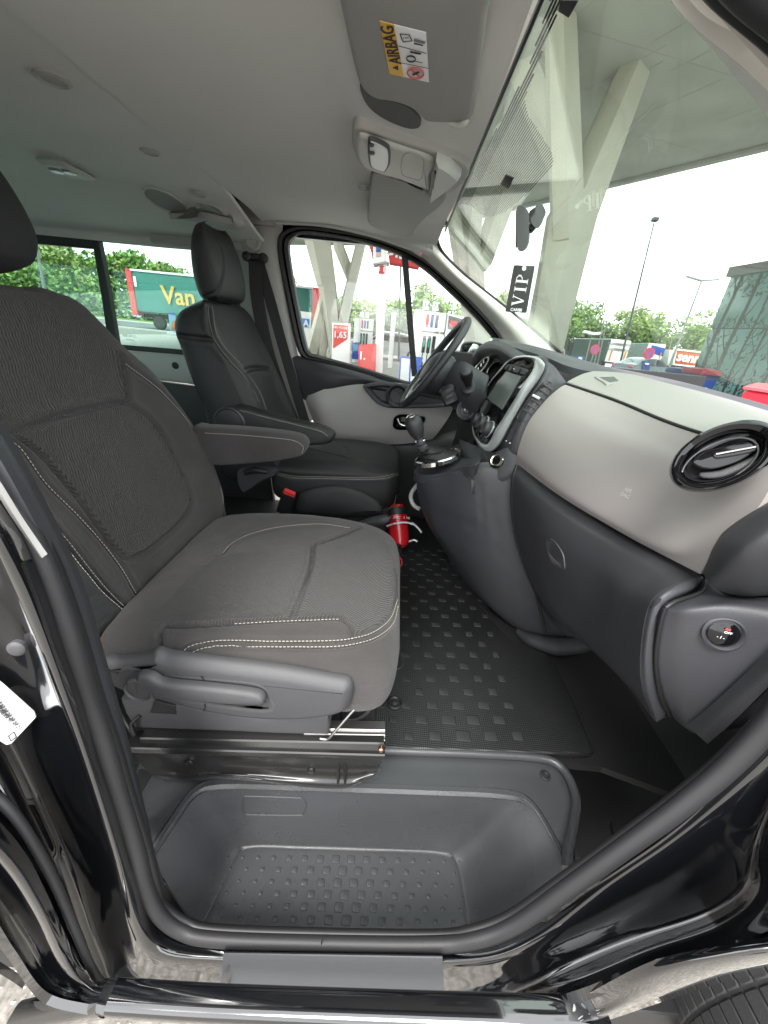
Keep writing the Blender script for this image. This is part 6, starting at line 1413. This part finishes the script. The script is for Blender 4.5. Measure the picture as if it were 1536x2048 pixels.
# ---- vehicles
def wheel(c, r, w, par, cap=True):
    o = lathe('wheel', c, V(0, -1, 0), [(r*.6, -w/2), (r*.97, -w/2), (r, -w*.3), (r, w*.3), (r*.97, w/2), (r*.66, w/2)], M['black'], par, n=24)
    lathe('rim', c, V(0, -1, 0), [(r*.64, w*.35), (r*.64, w*.5), (r*.5, w*.42), (r*.12, w*.46), (0, w*.46)], M['silver'], o, n=16); return o
def car(nm, label, c, L, H, W_, paint, dir_=1, ang=0, cat='car', grp='parked cars'):
    """c = ground centre; side profile extruded with tumblehome"""
    R = empty(nm, V(*c), label, cat, grp)
    prof = [(-.5, .30), (-.495, .52), (-.47, .60), (-.40, .64), (-.26, .68), (-.13, .98), (-.02, 1.0), (.12, 1.0), (.26, .93), (.40, .70), (.47, .67), (.50, .55), (.50, .30), (.46, .20), (-.46, .20)]
    rot = Matrix.Rotation(ang, 3, 'Z')
    def pt(x, y, z): return V(*c)+rot @ V(x*L*dir_, y, z*H)
    pr = spl([V(a, 0, b) for a, b in prof], 3, True)
    L_ = []
    for yy, ins in ((-.5, .02), (-.47, 0), (-.3, 0), (.3, 0), (.47, 0), (.5, .02)):
        lp = []
        for p in pr:
            k = 1-.24*max(0, (p.z-.62)/.38)
            lp.append(pt(p.x*(1-ins), yy*W_*k, p.z*(1-ins*.5)+(0 if abs(yy) > .4 else .015*(p.z > .6))))
        L_.append(lp)
    loft('body', L_, paint, R, angle=50)
    gm = M['gloss']
    for sgn in (-1, 1):
        y0 = sgn*W_*.5
        g_ = [(-.235, .69), (-.125, .93), (-.01, .955), (-.01, .69)]; g2 = [(.01, .69), (.01, .955), (.12, .95), (.25, .88), (.33, .70)]
        for q in (g_, g2):
            lp = [pt(a, y0*(1-.24*max(0, (b-.62)/.38))*1.005, b) for a, b in q]
            plate('window', lp, gm, R, rot @ V(0, -sgn*.02, 0), .002)
        for x in (-.31, .31): wheel(pt(x, sgn*(W_*.46), .22), H*.225, .2, R)
    ws_ = [pt(-.262, -.36*W_, .69), pt(-.262, .36*W_, .69), pt(-.142, .33*W_, .955), pt(-.142, -.33*W_, .955)]
    plate('windscreen', ws_, gm, R, rot @ V(.01*dir_, 0, -.01), .002)
    rw = [pt(.39, -.36*W_, .72), pt(.39, .36*W_, .72), pt(.275, .33*W_, .92), pt(.275, -.33*W_, .92)]
    plate('rear_window', rw, gm, R, rot @ V(-.01*dir_, 0, -.01), .002)
    for sgn in (-1, 1):
        c_ = pt(.495, sgn*.38*W_, .58); box('tail_light', c_, (.06, .3, .12), M['redmatt'], R, r=.02, ax=(rot @ V(1, 0, 0), rot @ V(0, 1, 0), V(0, 0, 1)))
        c_ = pt(-.485, sgn*.38*W_, .56); box('headlight', c_, (.06, .3, .12), M['label'], R, r=.02, ax=(rot @ V(1, 0, 0), rot @ V(0, 1, 0), V(0, 0, 1)))
    return R
silv = mat('silver_car_paint', (.30, .32, .33), .3, coat=.8); navyp = mat('dark_blue_car_paint', (.02, .05, .06), .2, coat=1); whp = mat('white_car_paint', (.75, .77, .78), .3, coat=.6)
pA = P(783, 713, Y=25)
car('parked_car', 'silver saloon car seen behind the square white post', (pA.x-.2, 25.5, 0), 4.6, 1.5, 1.8, silv, dir_=1)
car('parked_car', 'dark teal saloon car parked beyond the dashboard under the tall mast', (P(1290, 745, Y=31).x, 31.2, 0), 4.6, 1.5, 1.85, navyp, dir_=-1, ang=.35)
car('parked_car', 'white car passing behind the verge in the rear side window', (P(190, 612, Y=50).x, 58, 0.05), 5.0, 1.6, 1.9, whp, dir_=1)
# green lorry, seen broadside in the rear window
tealm = mat('teal_tarpaulin', (.012, .14, .11), .45, bump=.3, bscale=3, var=.1, vscale=1.5)
LR = empty('lorry', P(440, 655, Y=34), 'long teal curtain-sided lorry trailer with gold Van lettering and red end frame', 'lorry', 'lorries')
D = 34
lc = [P(254, 545, Y=D), P(640, 590, Y=D)]
xl, xr = lc[0].x+.35, -7.2; zt, zb = 4.05, 1.2
box('curtain_side', ((xl+xr)/2, D+1.25, (zt+zb)/2), (xr-xl, 2.5, zt-zb), tealm, LR, r=.05)
box('roof_rail', ((xl+xr)/2, D-.02, zt+.02), (xr-xl+.1, .12, .14), M['label'], LR, r=.02)
box('end_frame', (xl-.22, D+1.2, (zt+zb)/2-.1), (.45, 2.55, zt-zb+.35), M['redmatt'], LR, r=.03)
box('end_frame', (xr+.2, D+1.2, (zt+zb)/2-.1), (.4, 2.55, zt-zb+.3), M['redmatt'], LR, r=.03)
box('end_lamp', (xl+.2, D-.04, zt-.75), (.22, .04, .7), M['label'], LR, r=.02)
box('chassis_rail', ((xl+xr)/2, D+.9, .98), (xr-xl, .3, .3), M['black'], LR, r=.02)
box('side_guard', ((xl+xr)/2+2, D+.05, .75), ((xr-xl)*.5, .06, .5), mat('green_guard', (.03, .14, .1), .6), LR, r=.01)
text('lorry_lettering', 'Van', P(357, 594, Y=D-.12), V(1, 0, 0), V(0, 0, 1), 1.75, mat('gold_lettering', (.62, .36, .04), .5), LR, ext=.02, bold=.02)
for k in range(3): wheel(V(xl+1.6+1.3*k, D+.2, .5), .5, .3, LR)
wheel(V(xr-1.6, D+.2, .5), .5, .3, LR)
text('window_print', '43R 0012', P(258, 672, Y=YW-.008), V(1, 0, .02), V(0, 0, 1), .016, M['label'], VAN, ext=.0002)
text('window_print', 'E2 AS3', P(260, 680, Y=YW-.008), V(1, 0, .02), V(0, 0, 1), .012, M['label'], VAN, ext=.0002)
# lorries on the right
def lorry(nm, label, px_side, px_back, D0, m_side, m_back):
    """px_side / px_back: quads in the photograph, side face then rear face nearer the camera"""
    return None
dkg = mat('dark_green_tarpaulin', (.035, .06, .05), .5, bump=.3, bscale=3); gryt = mat('grey_tarpaulin', (.25, .29, .31), .5, var=.08)
def trailer(label, D, u0, u1, u2, vt, vb, m1, m2, cab=True):
    """side from u0 to u1 in tarpaulin, white rear doors from u1 to u2; v at u1"""
    R = empty('lorry', V(P(u1, vb, Y=D).x, D, 0), label, 'lorry', 'lorries')
    B = P(u1, vt, Y=D); C_ = P(u2, vt, Y=D); zt = B.z; zb = P(u1, vb, Y=D).z
    n_side = V(P(u0, vt, Y=D+9).x, D+9, 0)
    b0 = V(B.x, B.y, 0); c0 = V(C_.x, C_.y, 0)
    ddir = (n_side-b0); dd = c0-b0
    def prism(nm, p, q, s, z0, z1, m_): 
        L = [[V(p.x, p.y, z), V(q.x, q.y, z), V(q.x+s.x, q.y+s.y, z), V(p.x+s.x, p.y+s.y, z)] for z in (z0, z1)]
        return loft(nm, L, m_, R, smooth=False)
    prism('curtain_side', b0, b0+dd, ddir, zb, zt, m1)
    prism('rear_doors', b0-ddir*.004, c0-ddir*.004, ddir*-.02, zb, zt, m2)
    m = ddir*-.024
    prism('roof_rail', b0, c0, ddir, zt, zt+.06, M['label'])
    prism('bumper', b0+m*1.2+dd*.03, c0+m*1.2-dd*.03, m*.5, zb-.5, zb-.15, M['white'])
    prism('chassis_rail', b0+dd*.1, b0+dd*.9, ddir, zb-.45, zb, M['black'])
    for s_ in (.12, .84): prism('tail_light', b0+m*1.3+dd*s_, b0+m*1.3+dd*(s_+.06), m*.3, zb+.1, zb+1.0, mat('lamp_orange', (.6, .22, .05), .5))
    prism('door_seam', b0+m*1.05+dd*.495, b0+m*1.05+dd*.505, m*.1, zb, zt, mat('seam_grey', (.35, .35, .35), .6))
    for f in (.12, .22, .32): 
        for s_ in (.08, .92): 
            w_ = lathe('wheel', b0+ddir*f+dd*s_+V(0, 0, .5), dd, [(.3, -.15), (.5, -.13), (.5, .13), (.3, .15)], M['black'], R, n=20)
    if cab:
        cb = prism('cab', b0+ddir*1.06, b0+ddir*1.06+dd, ddir*.16, .6, zt*.86, M['black'])
        prism('cab_window', b0+ddir*1.10-dd*.01, b0+ddir*1.10, ddir*.09, zt*.52, zt*.75, M['gloss'])
    return R, b0, dd, ddir, zb, zt, m
wd = mat('lorry_door_white', (.72, .72, .70), .4)
T1 = trailer('dark green lorry with white rear doors parked behind the thin mast', 40, 1150, 1222, 1262, 679, 724, dkg, wd)
R_, b0, dd, ddir, zb, zt, m = T1
for k, z in enumerate((zt-.35, zt-.8)):
    for s_ in (.3, .72): text('door_print', 'TRANSPORT', b0+dd*s_+m*1.2+V(0, 0, z), dd, V(0, 0, 1), .3, mat('print_grey', (.2, .2, .2), .6), R_, ext=.01)
T2 = trailer('grey curtain lorry with white doors and a blue badge, right of the mast', 45, 1255, 1297, 1332, 687, 724, gryt, wd, cab=False)
R_, b0, dd, ddir, zb, zt, m = T2
c_ = b0+dd*.62+m*1.2+V(0, 0, zb+(zt-zb)*.65)
dn = dd.normalized()
plate('blue_badge', [c_-dn*.75+V(0, 0, .5), c_+dn*.75+V(0, 0, .3), c_+dn*.75-V(0, 0, .45), c_-dn*.75-V(0, 0, .25)], M['blue'], R_, -m.normalized()*.03, .004)
T3 = empty('lorry', P(1375, 730, Y=50), 'orange lorry body lettered senn beside the patterned glass building', 'lorry', 'lorries')
om = mat('orange_curtain', (.62, .10, .025), .5)
slab('curtain_side', [(1353, 700), (1420, 708), (1412, 735), (1347, 728)], 48, 2.5, om, T3, .03)
for a, b in (((1353, 699), (1422, 707)), ((1347, 729), (1412, 736)), ((1352, 700), (1346, 729))): bar('frame_edge', P(*a, Y=47.9), P(*b, Y=47.9), .2, .16, M['label'], T3)
text('lorry_lettering', 'senn', P(1378, 716, Y=47.8), P(1395, 718, Y=48)-P(1365, 714, Y=48), V(0, 0, 1), 1.4, M['label'], T3, ext=.02, bold=.03)
slab('cab', [(1340, 700), (1351, 701), (1346, 733), (1335, 731)], 48.3, 2.2, M['white'], T3, .05)
slab('chassis_rail', [(1340, 730), (1410, 737), (1408, 742), (1340, 736)], 48.4, 2, M['black'], T3)
for u_ in (1342, 1364, 1372): wheel(V(P(u_, 738, Y=48.1).x, 48.1, .5), .5, .3, T3)
# ---- masts and lamps
lampm = mat('galvanised_post', (.17, .18, .18), .6); drk = mat('dark_mast', (.05, .05, .055), .5)
def mast(label, a, b, D, r, m_=lampm, head=None, grp='lamp posts', cat='lamp post'):
    A = P(a[0], a[1], Y=D); B = P(b[0], b[1], Y=D)
    A0 = A+(B-A)*((0-A.z)/(B.z-A.z))
    R = empty('lamp_post', V(A0.x, D, 0), label, cat, grp)
    bar('post', A0, B, r*2, r*2, m_, R, w2=r*1.3, h2=r*1.3, r=r*.6)
    if head == 'T':
        for s in (-1, 1): bar('lamp_head', B+V(s*.05, 0, .02), B+V(s*1.35, 0, .22), .3, .12, m_, R, w2=.2)
    elif head == 'box': box('lamp_head', B+V(0, 0, .2), (.42, .35, .26), m_, R, r=.05)
    elif head == 'arm': bar('lamp_head', B, B+V(1.3, 0, .1), .18, .1, m_, R)
    elif head == 'Y':
        for s in (-1, 1): bar('lamp_head', B, B+V(s*.7, 0, .12), .4, .2, M['label'], R)
    return R
mast('tall thin dark mast rising in the middle of the windscreen', (1234, 752), (1308, 446), 34, .075, drk, 'box')
mast('double-armed lamp post left of the glass building', (1336, 742), (1403, 562), 38, .10, lampm, 'T')
mast('slim lamp post with twin white heads before the dark green lorry', (1170, 726), (1184, 668), 36, .07, lampm, 'Y')
mast('thin dark mast seen between the white pole and the window bar', (798, 690), (801, 532), 24, .06, drk, None)
mast('small lamp post rising over the trees right of the tall mast', (1285, 690), (1302, 622), 70, .10, lampm, 'T')
mast('pale post in the trees at the left edge of the rear window', (88, 575), (74, 494), 30, .12, lampm, None)
mast('lamp post seen under the hanging tag beside the big column', (1058, 640), (1076, 543), 50, .09, lampm, 'arm')
mast('short lamp post just left of the glass building', (1401, 705), (1417, 650), 60, .09, lampm, 'arm')
mast('low curved lamp post between the lorries and the orange lorry', (1332, 722), (1345, 675), 55, .08, lampm, 'arm')
for k, (a, b) in enumerate((((1188, 730), (1208, 640)), ((1194, 731), (1214, 642)))):
    bar_ = mast('left of a pair of flagpoles beside the dark green lorry' if k == 0 else 'right of a pair of flagpoles beside the dark green lorry', a, b, 35, .06, lampm, None, grp='flagpoles', cat='flagpole'); bar_.name = 'flagpole'; ROOT[bar_.name] = Vector(bar_.location)
# road signs
def rsign(label, u, v, D, dish):
    R = empty('road_sign', V(P(u, v, Y=D).x, D, 0), label, 'road sign', 'round road signs')
    c = P(u, v, Y=D); rr_ = dish*D/769*1.35
    lathe('sign_disc', c, V(0, -1, 0), [(rr_, -.02), (rr_, .02), (0, .021)], M['redmatt'], R, n=24)
    lathe('sign_face', c+V(0, -.022, 0), V(0, -1, 0), [(rr_*.78, 0), (rr_*.78, .012), (0, .013)], mat('sign_violet', (.30, .06, .20), .5), R, n=24)
    bar('sign_post', V(c.x-.05, D+.05, 0), c, .07, .07, lampm, R)
    return R
rsign('round no-parking sign in front of the blue notice and dark car', 1298, 707, 24, 7.2)
rsign('round no-parking sign against the dark green lorry side', 1190, 699, 30, 6)
NB = empty('notice_pillar', P(1296, 750, Y=23), 'blue information pillar standing in front of the dark teal car', 'sign')
slab('pillar_body', [(1288, 722), (1303, 724), (1297, 752), (1284, 750)], 23, .2, M['navy'], NB, .02)
slab('white_mark', [(1291, 726), (1299, 727), (1298, 730), (1290, 729)], 22.97, .02, M['label'], NB)
BV2 = empty('blue_bin', P(1160, 718, Y=33), 'small blue and white container at the lorry front, half behind the dashboard', 'bin')
slab('bin_body', [(1154, 712), (1170, 714), (1168, 726), (1152, 724)], 33, .8, M['blue'], BV2, .03); slab('bin_label', [(1157, 714), (1165, 715), (1164, 720), (1157, 719)], 32.96, .02, M['label'], BV2)
RS = empty('totem_sign', P(1118, 720, Y=20), 'rounded white and red totem sign at the foot of the big column', 'sign')
rq = resamp(spl([P(a, b, Y=20) for a, b in ((1107, 720), (1108, 700), (1116, 692), (1126, 694), (1130, 704), (1126, 725))], 4, True), 36, True)
plate('totem_body', rq, M['label'], RS, V(0, .2, 0), .02)
slab('red_field', [(1112, 700), (1128, 703), (1125, 718), (1111, 716)], 19.96, .03, M['redmatt'], RS)
# bins by the building
def wbin(label, u0, u1, vt, vb, D, lid):
    R = empty('wheelie_bin', V(P((u0+u1)/2, vt, Y=D).x, D+.4, 0), label, 'bin', 'blue wheeled bins')
    a, b = P(u0, vt, Y=D), P(u1, vt, Y=D); zt_ = a.z; w = b.x-a.x; cx = (a.x+b.x)/2
    L = [[V(cx+x*k, D+.45+y*k*.8, z) for x, y in sq(w/2, .5, .06, 2)] for k, z in ((.80, .15), (.9, zt_*.55), (1, zt_-.08))]
    loft('bin_body', L, M['navy'], R)
    L = [[V(cx+x*k, D+.45+y*k*.85, z) for x, y in sq(w/2*1.04, .52, .06, 2)] for k, z in ((1, zt_-.08), (1.02, zt_-.02), (.95, zt_+.05), (.5, zt_+.09))]
    loft('lid', L, lid, R)
    bar('lid_handle', V(cx-w*.4, D-.06, zt_-.05), V(cx+w*.4, D-.06, zt_-.05), .05, .05, lid, R)
    for s in (-.35, .35): lathe('caster', V(cx+s*w, D+.1, .09), V(1, 0, 0), [(.05, -.03), (.09, -.03), (.09, .03), (.05, .03)], M['black'], R, n=12)
    lathe('bin_emblem', V(cx-w*.05, D-.0, zt_*.6), V(0, -1, 0), [(.10, 0), (.10, .03), (.085, .031), (.085, .02), (0, .02)], M['label'], R, n=20)
    return R
wbin('blue wheeled bin with dark lid, the left one beside the glass building', 1367, 1405, 742, 790, 13.0, M['navy'])
wbin('blue wheeled bin with red lid, the right one beside the glass building', 1405, 1448, 743, 790, 11.8, mat('bin_lid_red', (.35, .03, .04), .5))
RC = empty('red_container', P(1520, 790, Y=5.5), 'bright red container top at the right edge behind the dashboard', 'container')
ra = P(1496, 771, Y=9.0)
box('container_body', (ra.x+.6, 8.55, (ra.z-.1)/2), (1.2, 1.0, ra.z-.1), mat('container_red', (.65, .02, .05), .4), RC, r=.03)
loft('container_lid', [[V(ra.x-.02+x, 8.02+y, ra.z-.08+z) for x, y in ((0, 0), (1.25, 0), (1.25, 1.06), (0, 1.06))] for z in (0, .05)]+[[V(ra.x+.12+x, 8.15+y, ra.z+.08) for x, y in ((0, 0), (1.0, 0), (1.0, .8), (0, .8))]], mat('container_lid', (.7, .12, .15), .4), RC, smooth=False)
# ---- glass building with printed wood pattern
GBd = empty('glass_pavilion', (13.5, 16, 0), 'teal glass pavilion printed with dark tree and twig silhouettes', 'building')
Dg = 15.5
g0 = P(1461, 554, Y=Dg); gz_ = g0.z
g1 = P(1536, 543, Z=gz_); g1 = g0+(g1-g0).normalized()*11
def gpt(s, z): return V(g0.x+(g1.x-g0.x)*s, g0.y+(g1.y-g0.y)*s, z)
gx = V(g1.x-g0.x, g1.y-g0.y, 0); gl_ = gx.length; gxn = gx.normalized(); gn = V(gxn.y, -gxn.x, 0)
if gn.dot(CAM-gpt(0, 2)) < 0: gn = -gn
tg_ = mat('teal_glass', (.11, .25, .245), .25, coat=.2, var=.18, vscale=1.2)
twig = mat('printed_twigs', (.015, .030, .030), .4)
wallq = [gpt(0, 0), gpt(1, 0), gpt(1, gz_), gpt(0, gz_)]
np_ = 4
for k in range(np_):
    for z0_, z1_ in ((0, gz_*.62), (gz_*.628, gz_)):
        q = [gpt(k/np_+.002, z0_), gpt((k+1)/np_-.002, z0_), gpt((k+1)/np_-.002, z1_), gpt(k/np_+.002, z1_)]
        plate('glass_pane', q, tg_, GBd, -gn*.06, .004)
loft('core', [[gpt(0.003, z)-gn*.07, gpt(1, z)-gn*.07, gpt(1, z)-gn*6, gpt(0.003, z)-gn*6] for z in (0, gz_-.01)], twig, GBd, smooth=False)
loft('roof_edge', [[gpt(-.006, z)+gn*.12, gpt(1, z)+gn*.12, gpt(1, z)-gn*6, gpt(-.006, z)-gn*6] for z in (gz_, gz_+.28)], mat('roof_edge_grey', (.16, .16, .16), .6), GBd, smooth=False)
rg = random.Random(11); vs = []; F = []
def strip(pts, w0, w1):
    global vs, F
    n = len(pts)
    for i, (s, z) in enumerate(pts):
        w = (w0+(w1-w0)*i/(n-1))/2
        i0 = max(0, i-1); i1 = min(n-1, i+1); dx = pts[i1][0]-pts[i0][0]; dz = pts[i1][1]-pts[i0][1]; l = math.hypot(dx, dz) or 1
        for sg in (-1, 1):
            ss = s-dz/l*w*sg; zz = z+dx/l*w*sg
            vs.append(V(g0.x, Dg, 0)+gxn*max(0.02, ss)+V(0, 0, min(gz_-.02, max(.02, zz)))+gn*.004)
    k = len(vs)-2*n
    F += [(k+2*i, k+2*i+1, k+2*i+3, k+2*i+2) for i in range(n-1)]
for j in range(15):
    s0 = .35+j*.62+rg.uniform(-.15, .15); tp_ = [(s0+.035*math.sin(i*.9+j)+i*.012, gz_*i/9) for i in range(10)]
    w0 = rg.choice((.10, .14, .26, .34, .2)); strip(tp_, w0, w0*.55)
    for b in range(5):
        i = rg.randint(1, 8); s, z = tp_[i]; dr = rg.choice((-1, 1)); ln = rg.uniform(.4, 1.1)
        strip([(s, z), (s+dr*ln*.3, z+ln*.45), (s+dr*ln*.5, z+ln*.95)], w0*.3, .02)
for j in range(3200):
    s = rg.uniform(.05, gl_-.1); z = rg.uniform(.05, gz_-.1)
    if gz_*.70 < z < gz_*.84 and s < gl_*.5 and rg.random() < .85: continue
    if .30 < z/gz_ < .62 and rg.random() < .55: continue
    a = rg.uniform(.2, 2.2) if rg.random() < .7 else rg.uniform(-.5, .5); l = rg.uniform(.06, .22); w = rg.uniform(.02, .055)
    strip([(s, z), (s+l*math.cos(a)*.5+.01, z+l*math.sin(a)*.5), (s+l*math.cos(a+.3), z+l*math.sin(a+.3))], w, w*.6)
pr_ = mk('printed_pattern', vs, F, twig, GBd, smooth=False); stuff(pr_)
# ---- trees and hedges
lm = [mat('leaf_bright', (.17, .27, .035), .6, var=.25, vscale=.6), mat('leaf_mid', (.10, .185, .03), .6, var=.25, vscale=.6), mat('leaf_deep', (.05, .10, .022), .7), mat('leaf_blossom', (.25, .28, .10), .6)]
bark = mat('bark', (.10, .085, .065), .9)
def crown(c, rx, rz, n, seed, leaf, mi):
    r = random.Random(seed); vs = []; F = []; fm = []
    nb = 13; bl_ = [(V(r.gauss(0, .42)*rx, r.gauss(0, .38)*rx, r.uniform(-.75, .85)*rz), r.uniform(.28, .52)) for _ in range(nb)]
    for i in range(n):
        b, br = r.choice(bl_)
        d = V(r.gauss(0, 1), r.gauss(0, 1), r.gauss(0, 1)).normalized()*(r.random()**.4)
        p = c+b+V(d.x*rx*br, d.y*rx*br, d.z*rz*br*.9)
        s = leaf*r.uniform(.5, 1.2)
        u = V(r.gauss(0, 1), r.gauss(0, 1), r.gauss(0, 1)).normalized(); w = u.orthogonal().normalized()
        k = len(vs); vs += [p-u*s*.5, p+w*s*.32, p+u*s*.5, p-w*s*.32]; F.append((k, k+1, k+2, k+3))
        q = r.random(); fm.append(mi[0] if q < .45 else mi[1] if q < .85 else mi[2])
    return vs, F, fm
def tree(label, u, v, wpx, D, seed, mi=(0, 1, 2), n=1500, leaf=.42, grp='trees beyond the road', low=.06):
    T = P(u, v, Y=D); H = T.z; rx = wpx*D/769*.62
    R = empty('tree', V(T.x, D, 0), label, 'tree', grp)
    c = V(T.x, D, H*(.5+low)); rz = H*(.5-low*.4)*.86
    tr = tube('trunk', [V(T.x, D, 0), V(T.x+.15, D, H*.3), V(T.x-.1, D, H*.6), V(T.x, D, H*.9)], [H*.028, H*.02, H*.012, H*.004], bark, R, n=7, sm=2)
    rr2 = random.Random(seed)
    for k in range(4):
        a = rr2.uniform(0, 6.28); h = H*rr2.uniform(.3, .6); bar('limb', V(T.x, D, h), V(T.x+math.cos(a)*rx*.7, D+math.sin(a)*rx*.5, h+H*.25), H*.012, H*.012, bark, R, w2=.03, h2=.03)
    vs, F, fm = crown(c, rx*1.25, rz*1.22, int(n*1.5), seed, leaf, mi)
    cr_o = mk('crown', vs, F, lm, R, smooth=False, fm=fm); return R
looks = ['bushy', 'loose airy', 'rounded', 'dense leafy', 'tall ragged', 'broad']
tl = [(-140, 488, 130, 'bushy tree left of the rear side window'), (20, 486, 110, 'bright tree at the far left of the rear side window'), (105, 492, 100, 'full tree behind the white car in the rear side window'), (165, 508, 80, 'yellowish tree beside the rear window divider'), (225, 514, 90, 'ragged tree just left of the teal lorry'), (280, 522, 44, 'tall ragged tree above the teal lorry rear end'), (325, 540, 60, 'airy tree above the gold lorry lettering'), (385, 548, 80, 'tree above the teal lorry by the driver headrest'), (480, 562, 90, 'tree hidden mostly behind the driver headrest'),
      (595, 568, 50, 'small tree at the left edge of the driver window'), (712, 598, 62, 'rounded bright tree between crossing column and white pole'), (745, 612, 44, 'low tree just behind the white pole'), (783, 604, 50, 'tree behind the thin mast in the driver window'), (842, 588, 56, 'loose tree above the nearer fuel pump, left side'), (880, 574, 60, 'taller airy tree above the nearer fuel pump'), (1008, 590, 56, 'tree seen under the hanging tag'),
      (1132, 592, 66, 'tall tree right beside the big column'), (1172, 618, 56, 'tree behind the flagpoles'), (1212, 632, 56, 'tree behind the dark green lorry'), (1262, 624, 64, 'tree right of the tall mast'), (1300, 640, 54, 'tree behind the round no-parking sign'), (1340, 645, 66, 'broad tree left of the double-armed lamp post'), (1382, 658, 56, 'tree behind the double-armed lamp post'), (1425, 672, 50, 'tree partly behind the glass pavilion'), (1520, 665, 90, 'tree wholly behind the glass pavilion')]
for k, (u, v, w, lab_) in enumerate(tl):
    near = u < 560
    D_ = (62 if near else 58)+(k*7 % 5)
    mi = [(0, 1, 2), (1, 0, 2), (1, 3, 2), (0, 3, 1)][k % 4]
    tree(looks[k % 6]+' '+lab_ if not lab_.split()[0] in ('bushy', 'loose', 'rounded', 'tall', 'broad') else lab_, u, v, w, D_, 40+k, mi, n=3400 if near else 1900, leaf=.62 if near else .5)
# undergrowth: one continuous hedge mass
vs = []; F = []; fm = []; r = random.Random(5)
for i in range(26000):
    x = r.uniform(-95, 110); y = r.uniform(56, 60); z = (r.random()**.8)*(4.6+(1.6 if x > 12 else -1.0 if x < -25 else 0)+1.2*math.sin(x*.35)+.9*math.sin(x*.13+2))
    s = r.uniform(.35, .75); p = V(x, y, z); u_ = V(r.gauss(0, 1), r.gauss(0, 1), r.gauss(0, 1)).normalized(); w_ = u_.orthogonal().normalized()
    k = len(vs); vs += [p-u_*s*.5, p+w_*s*.35, p+u_*s*.5, p-w_*s*.35]; F.append((k, k+1, k+2, k+3)); fm.append(r.choice((0, 1, 1, 2)))
hd_ = mk('undergrowth', vs, F, lm, None, smooth=False, fm=fm); stuff(hd_); hd_['label'] = 'continuous green undergrowth below the line of trees'; hd_['category'] = 'hedge'
# exterior mirror of the van seen by the windscreen pillar
XM = empty('door_mirror', P(935, 715, Y=2.14), 'black exterior door mirror outside the driver window', 'mirror')
xm = resamp(spl([P(a, b, Y=2.12) for a, b in ((920, 700), (926, 686), (945, 683), (966, 688), (972, 705), (966, 735), (945, 748), (922, 742), (917, 722))], 4, True), 48, True)
loft('mirror_shell', [xm, inset(xm, .006, V(0, -1, 0), .012), [p+V(.03, .16, 0) for p in inset(xm, .004, V(0, -1, 0), 0)]], M['black'], XM, angle=60)
xg = resamp(spl([P(a, b, Y=2.10) for a, b in ((943, 690), (956, 691), (958, 705), (952, 730), (938, 744), (926, 740), (930, 720))], 4, True), 40, True)
plate('mirror_glass', xg, M['chrome'], XM, V(0, .006, 0), .001)
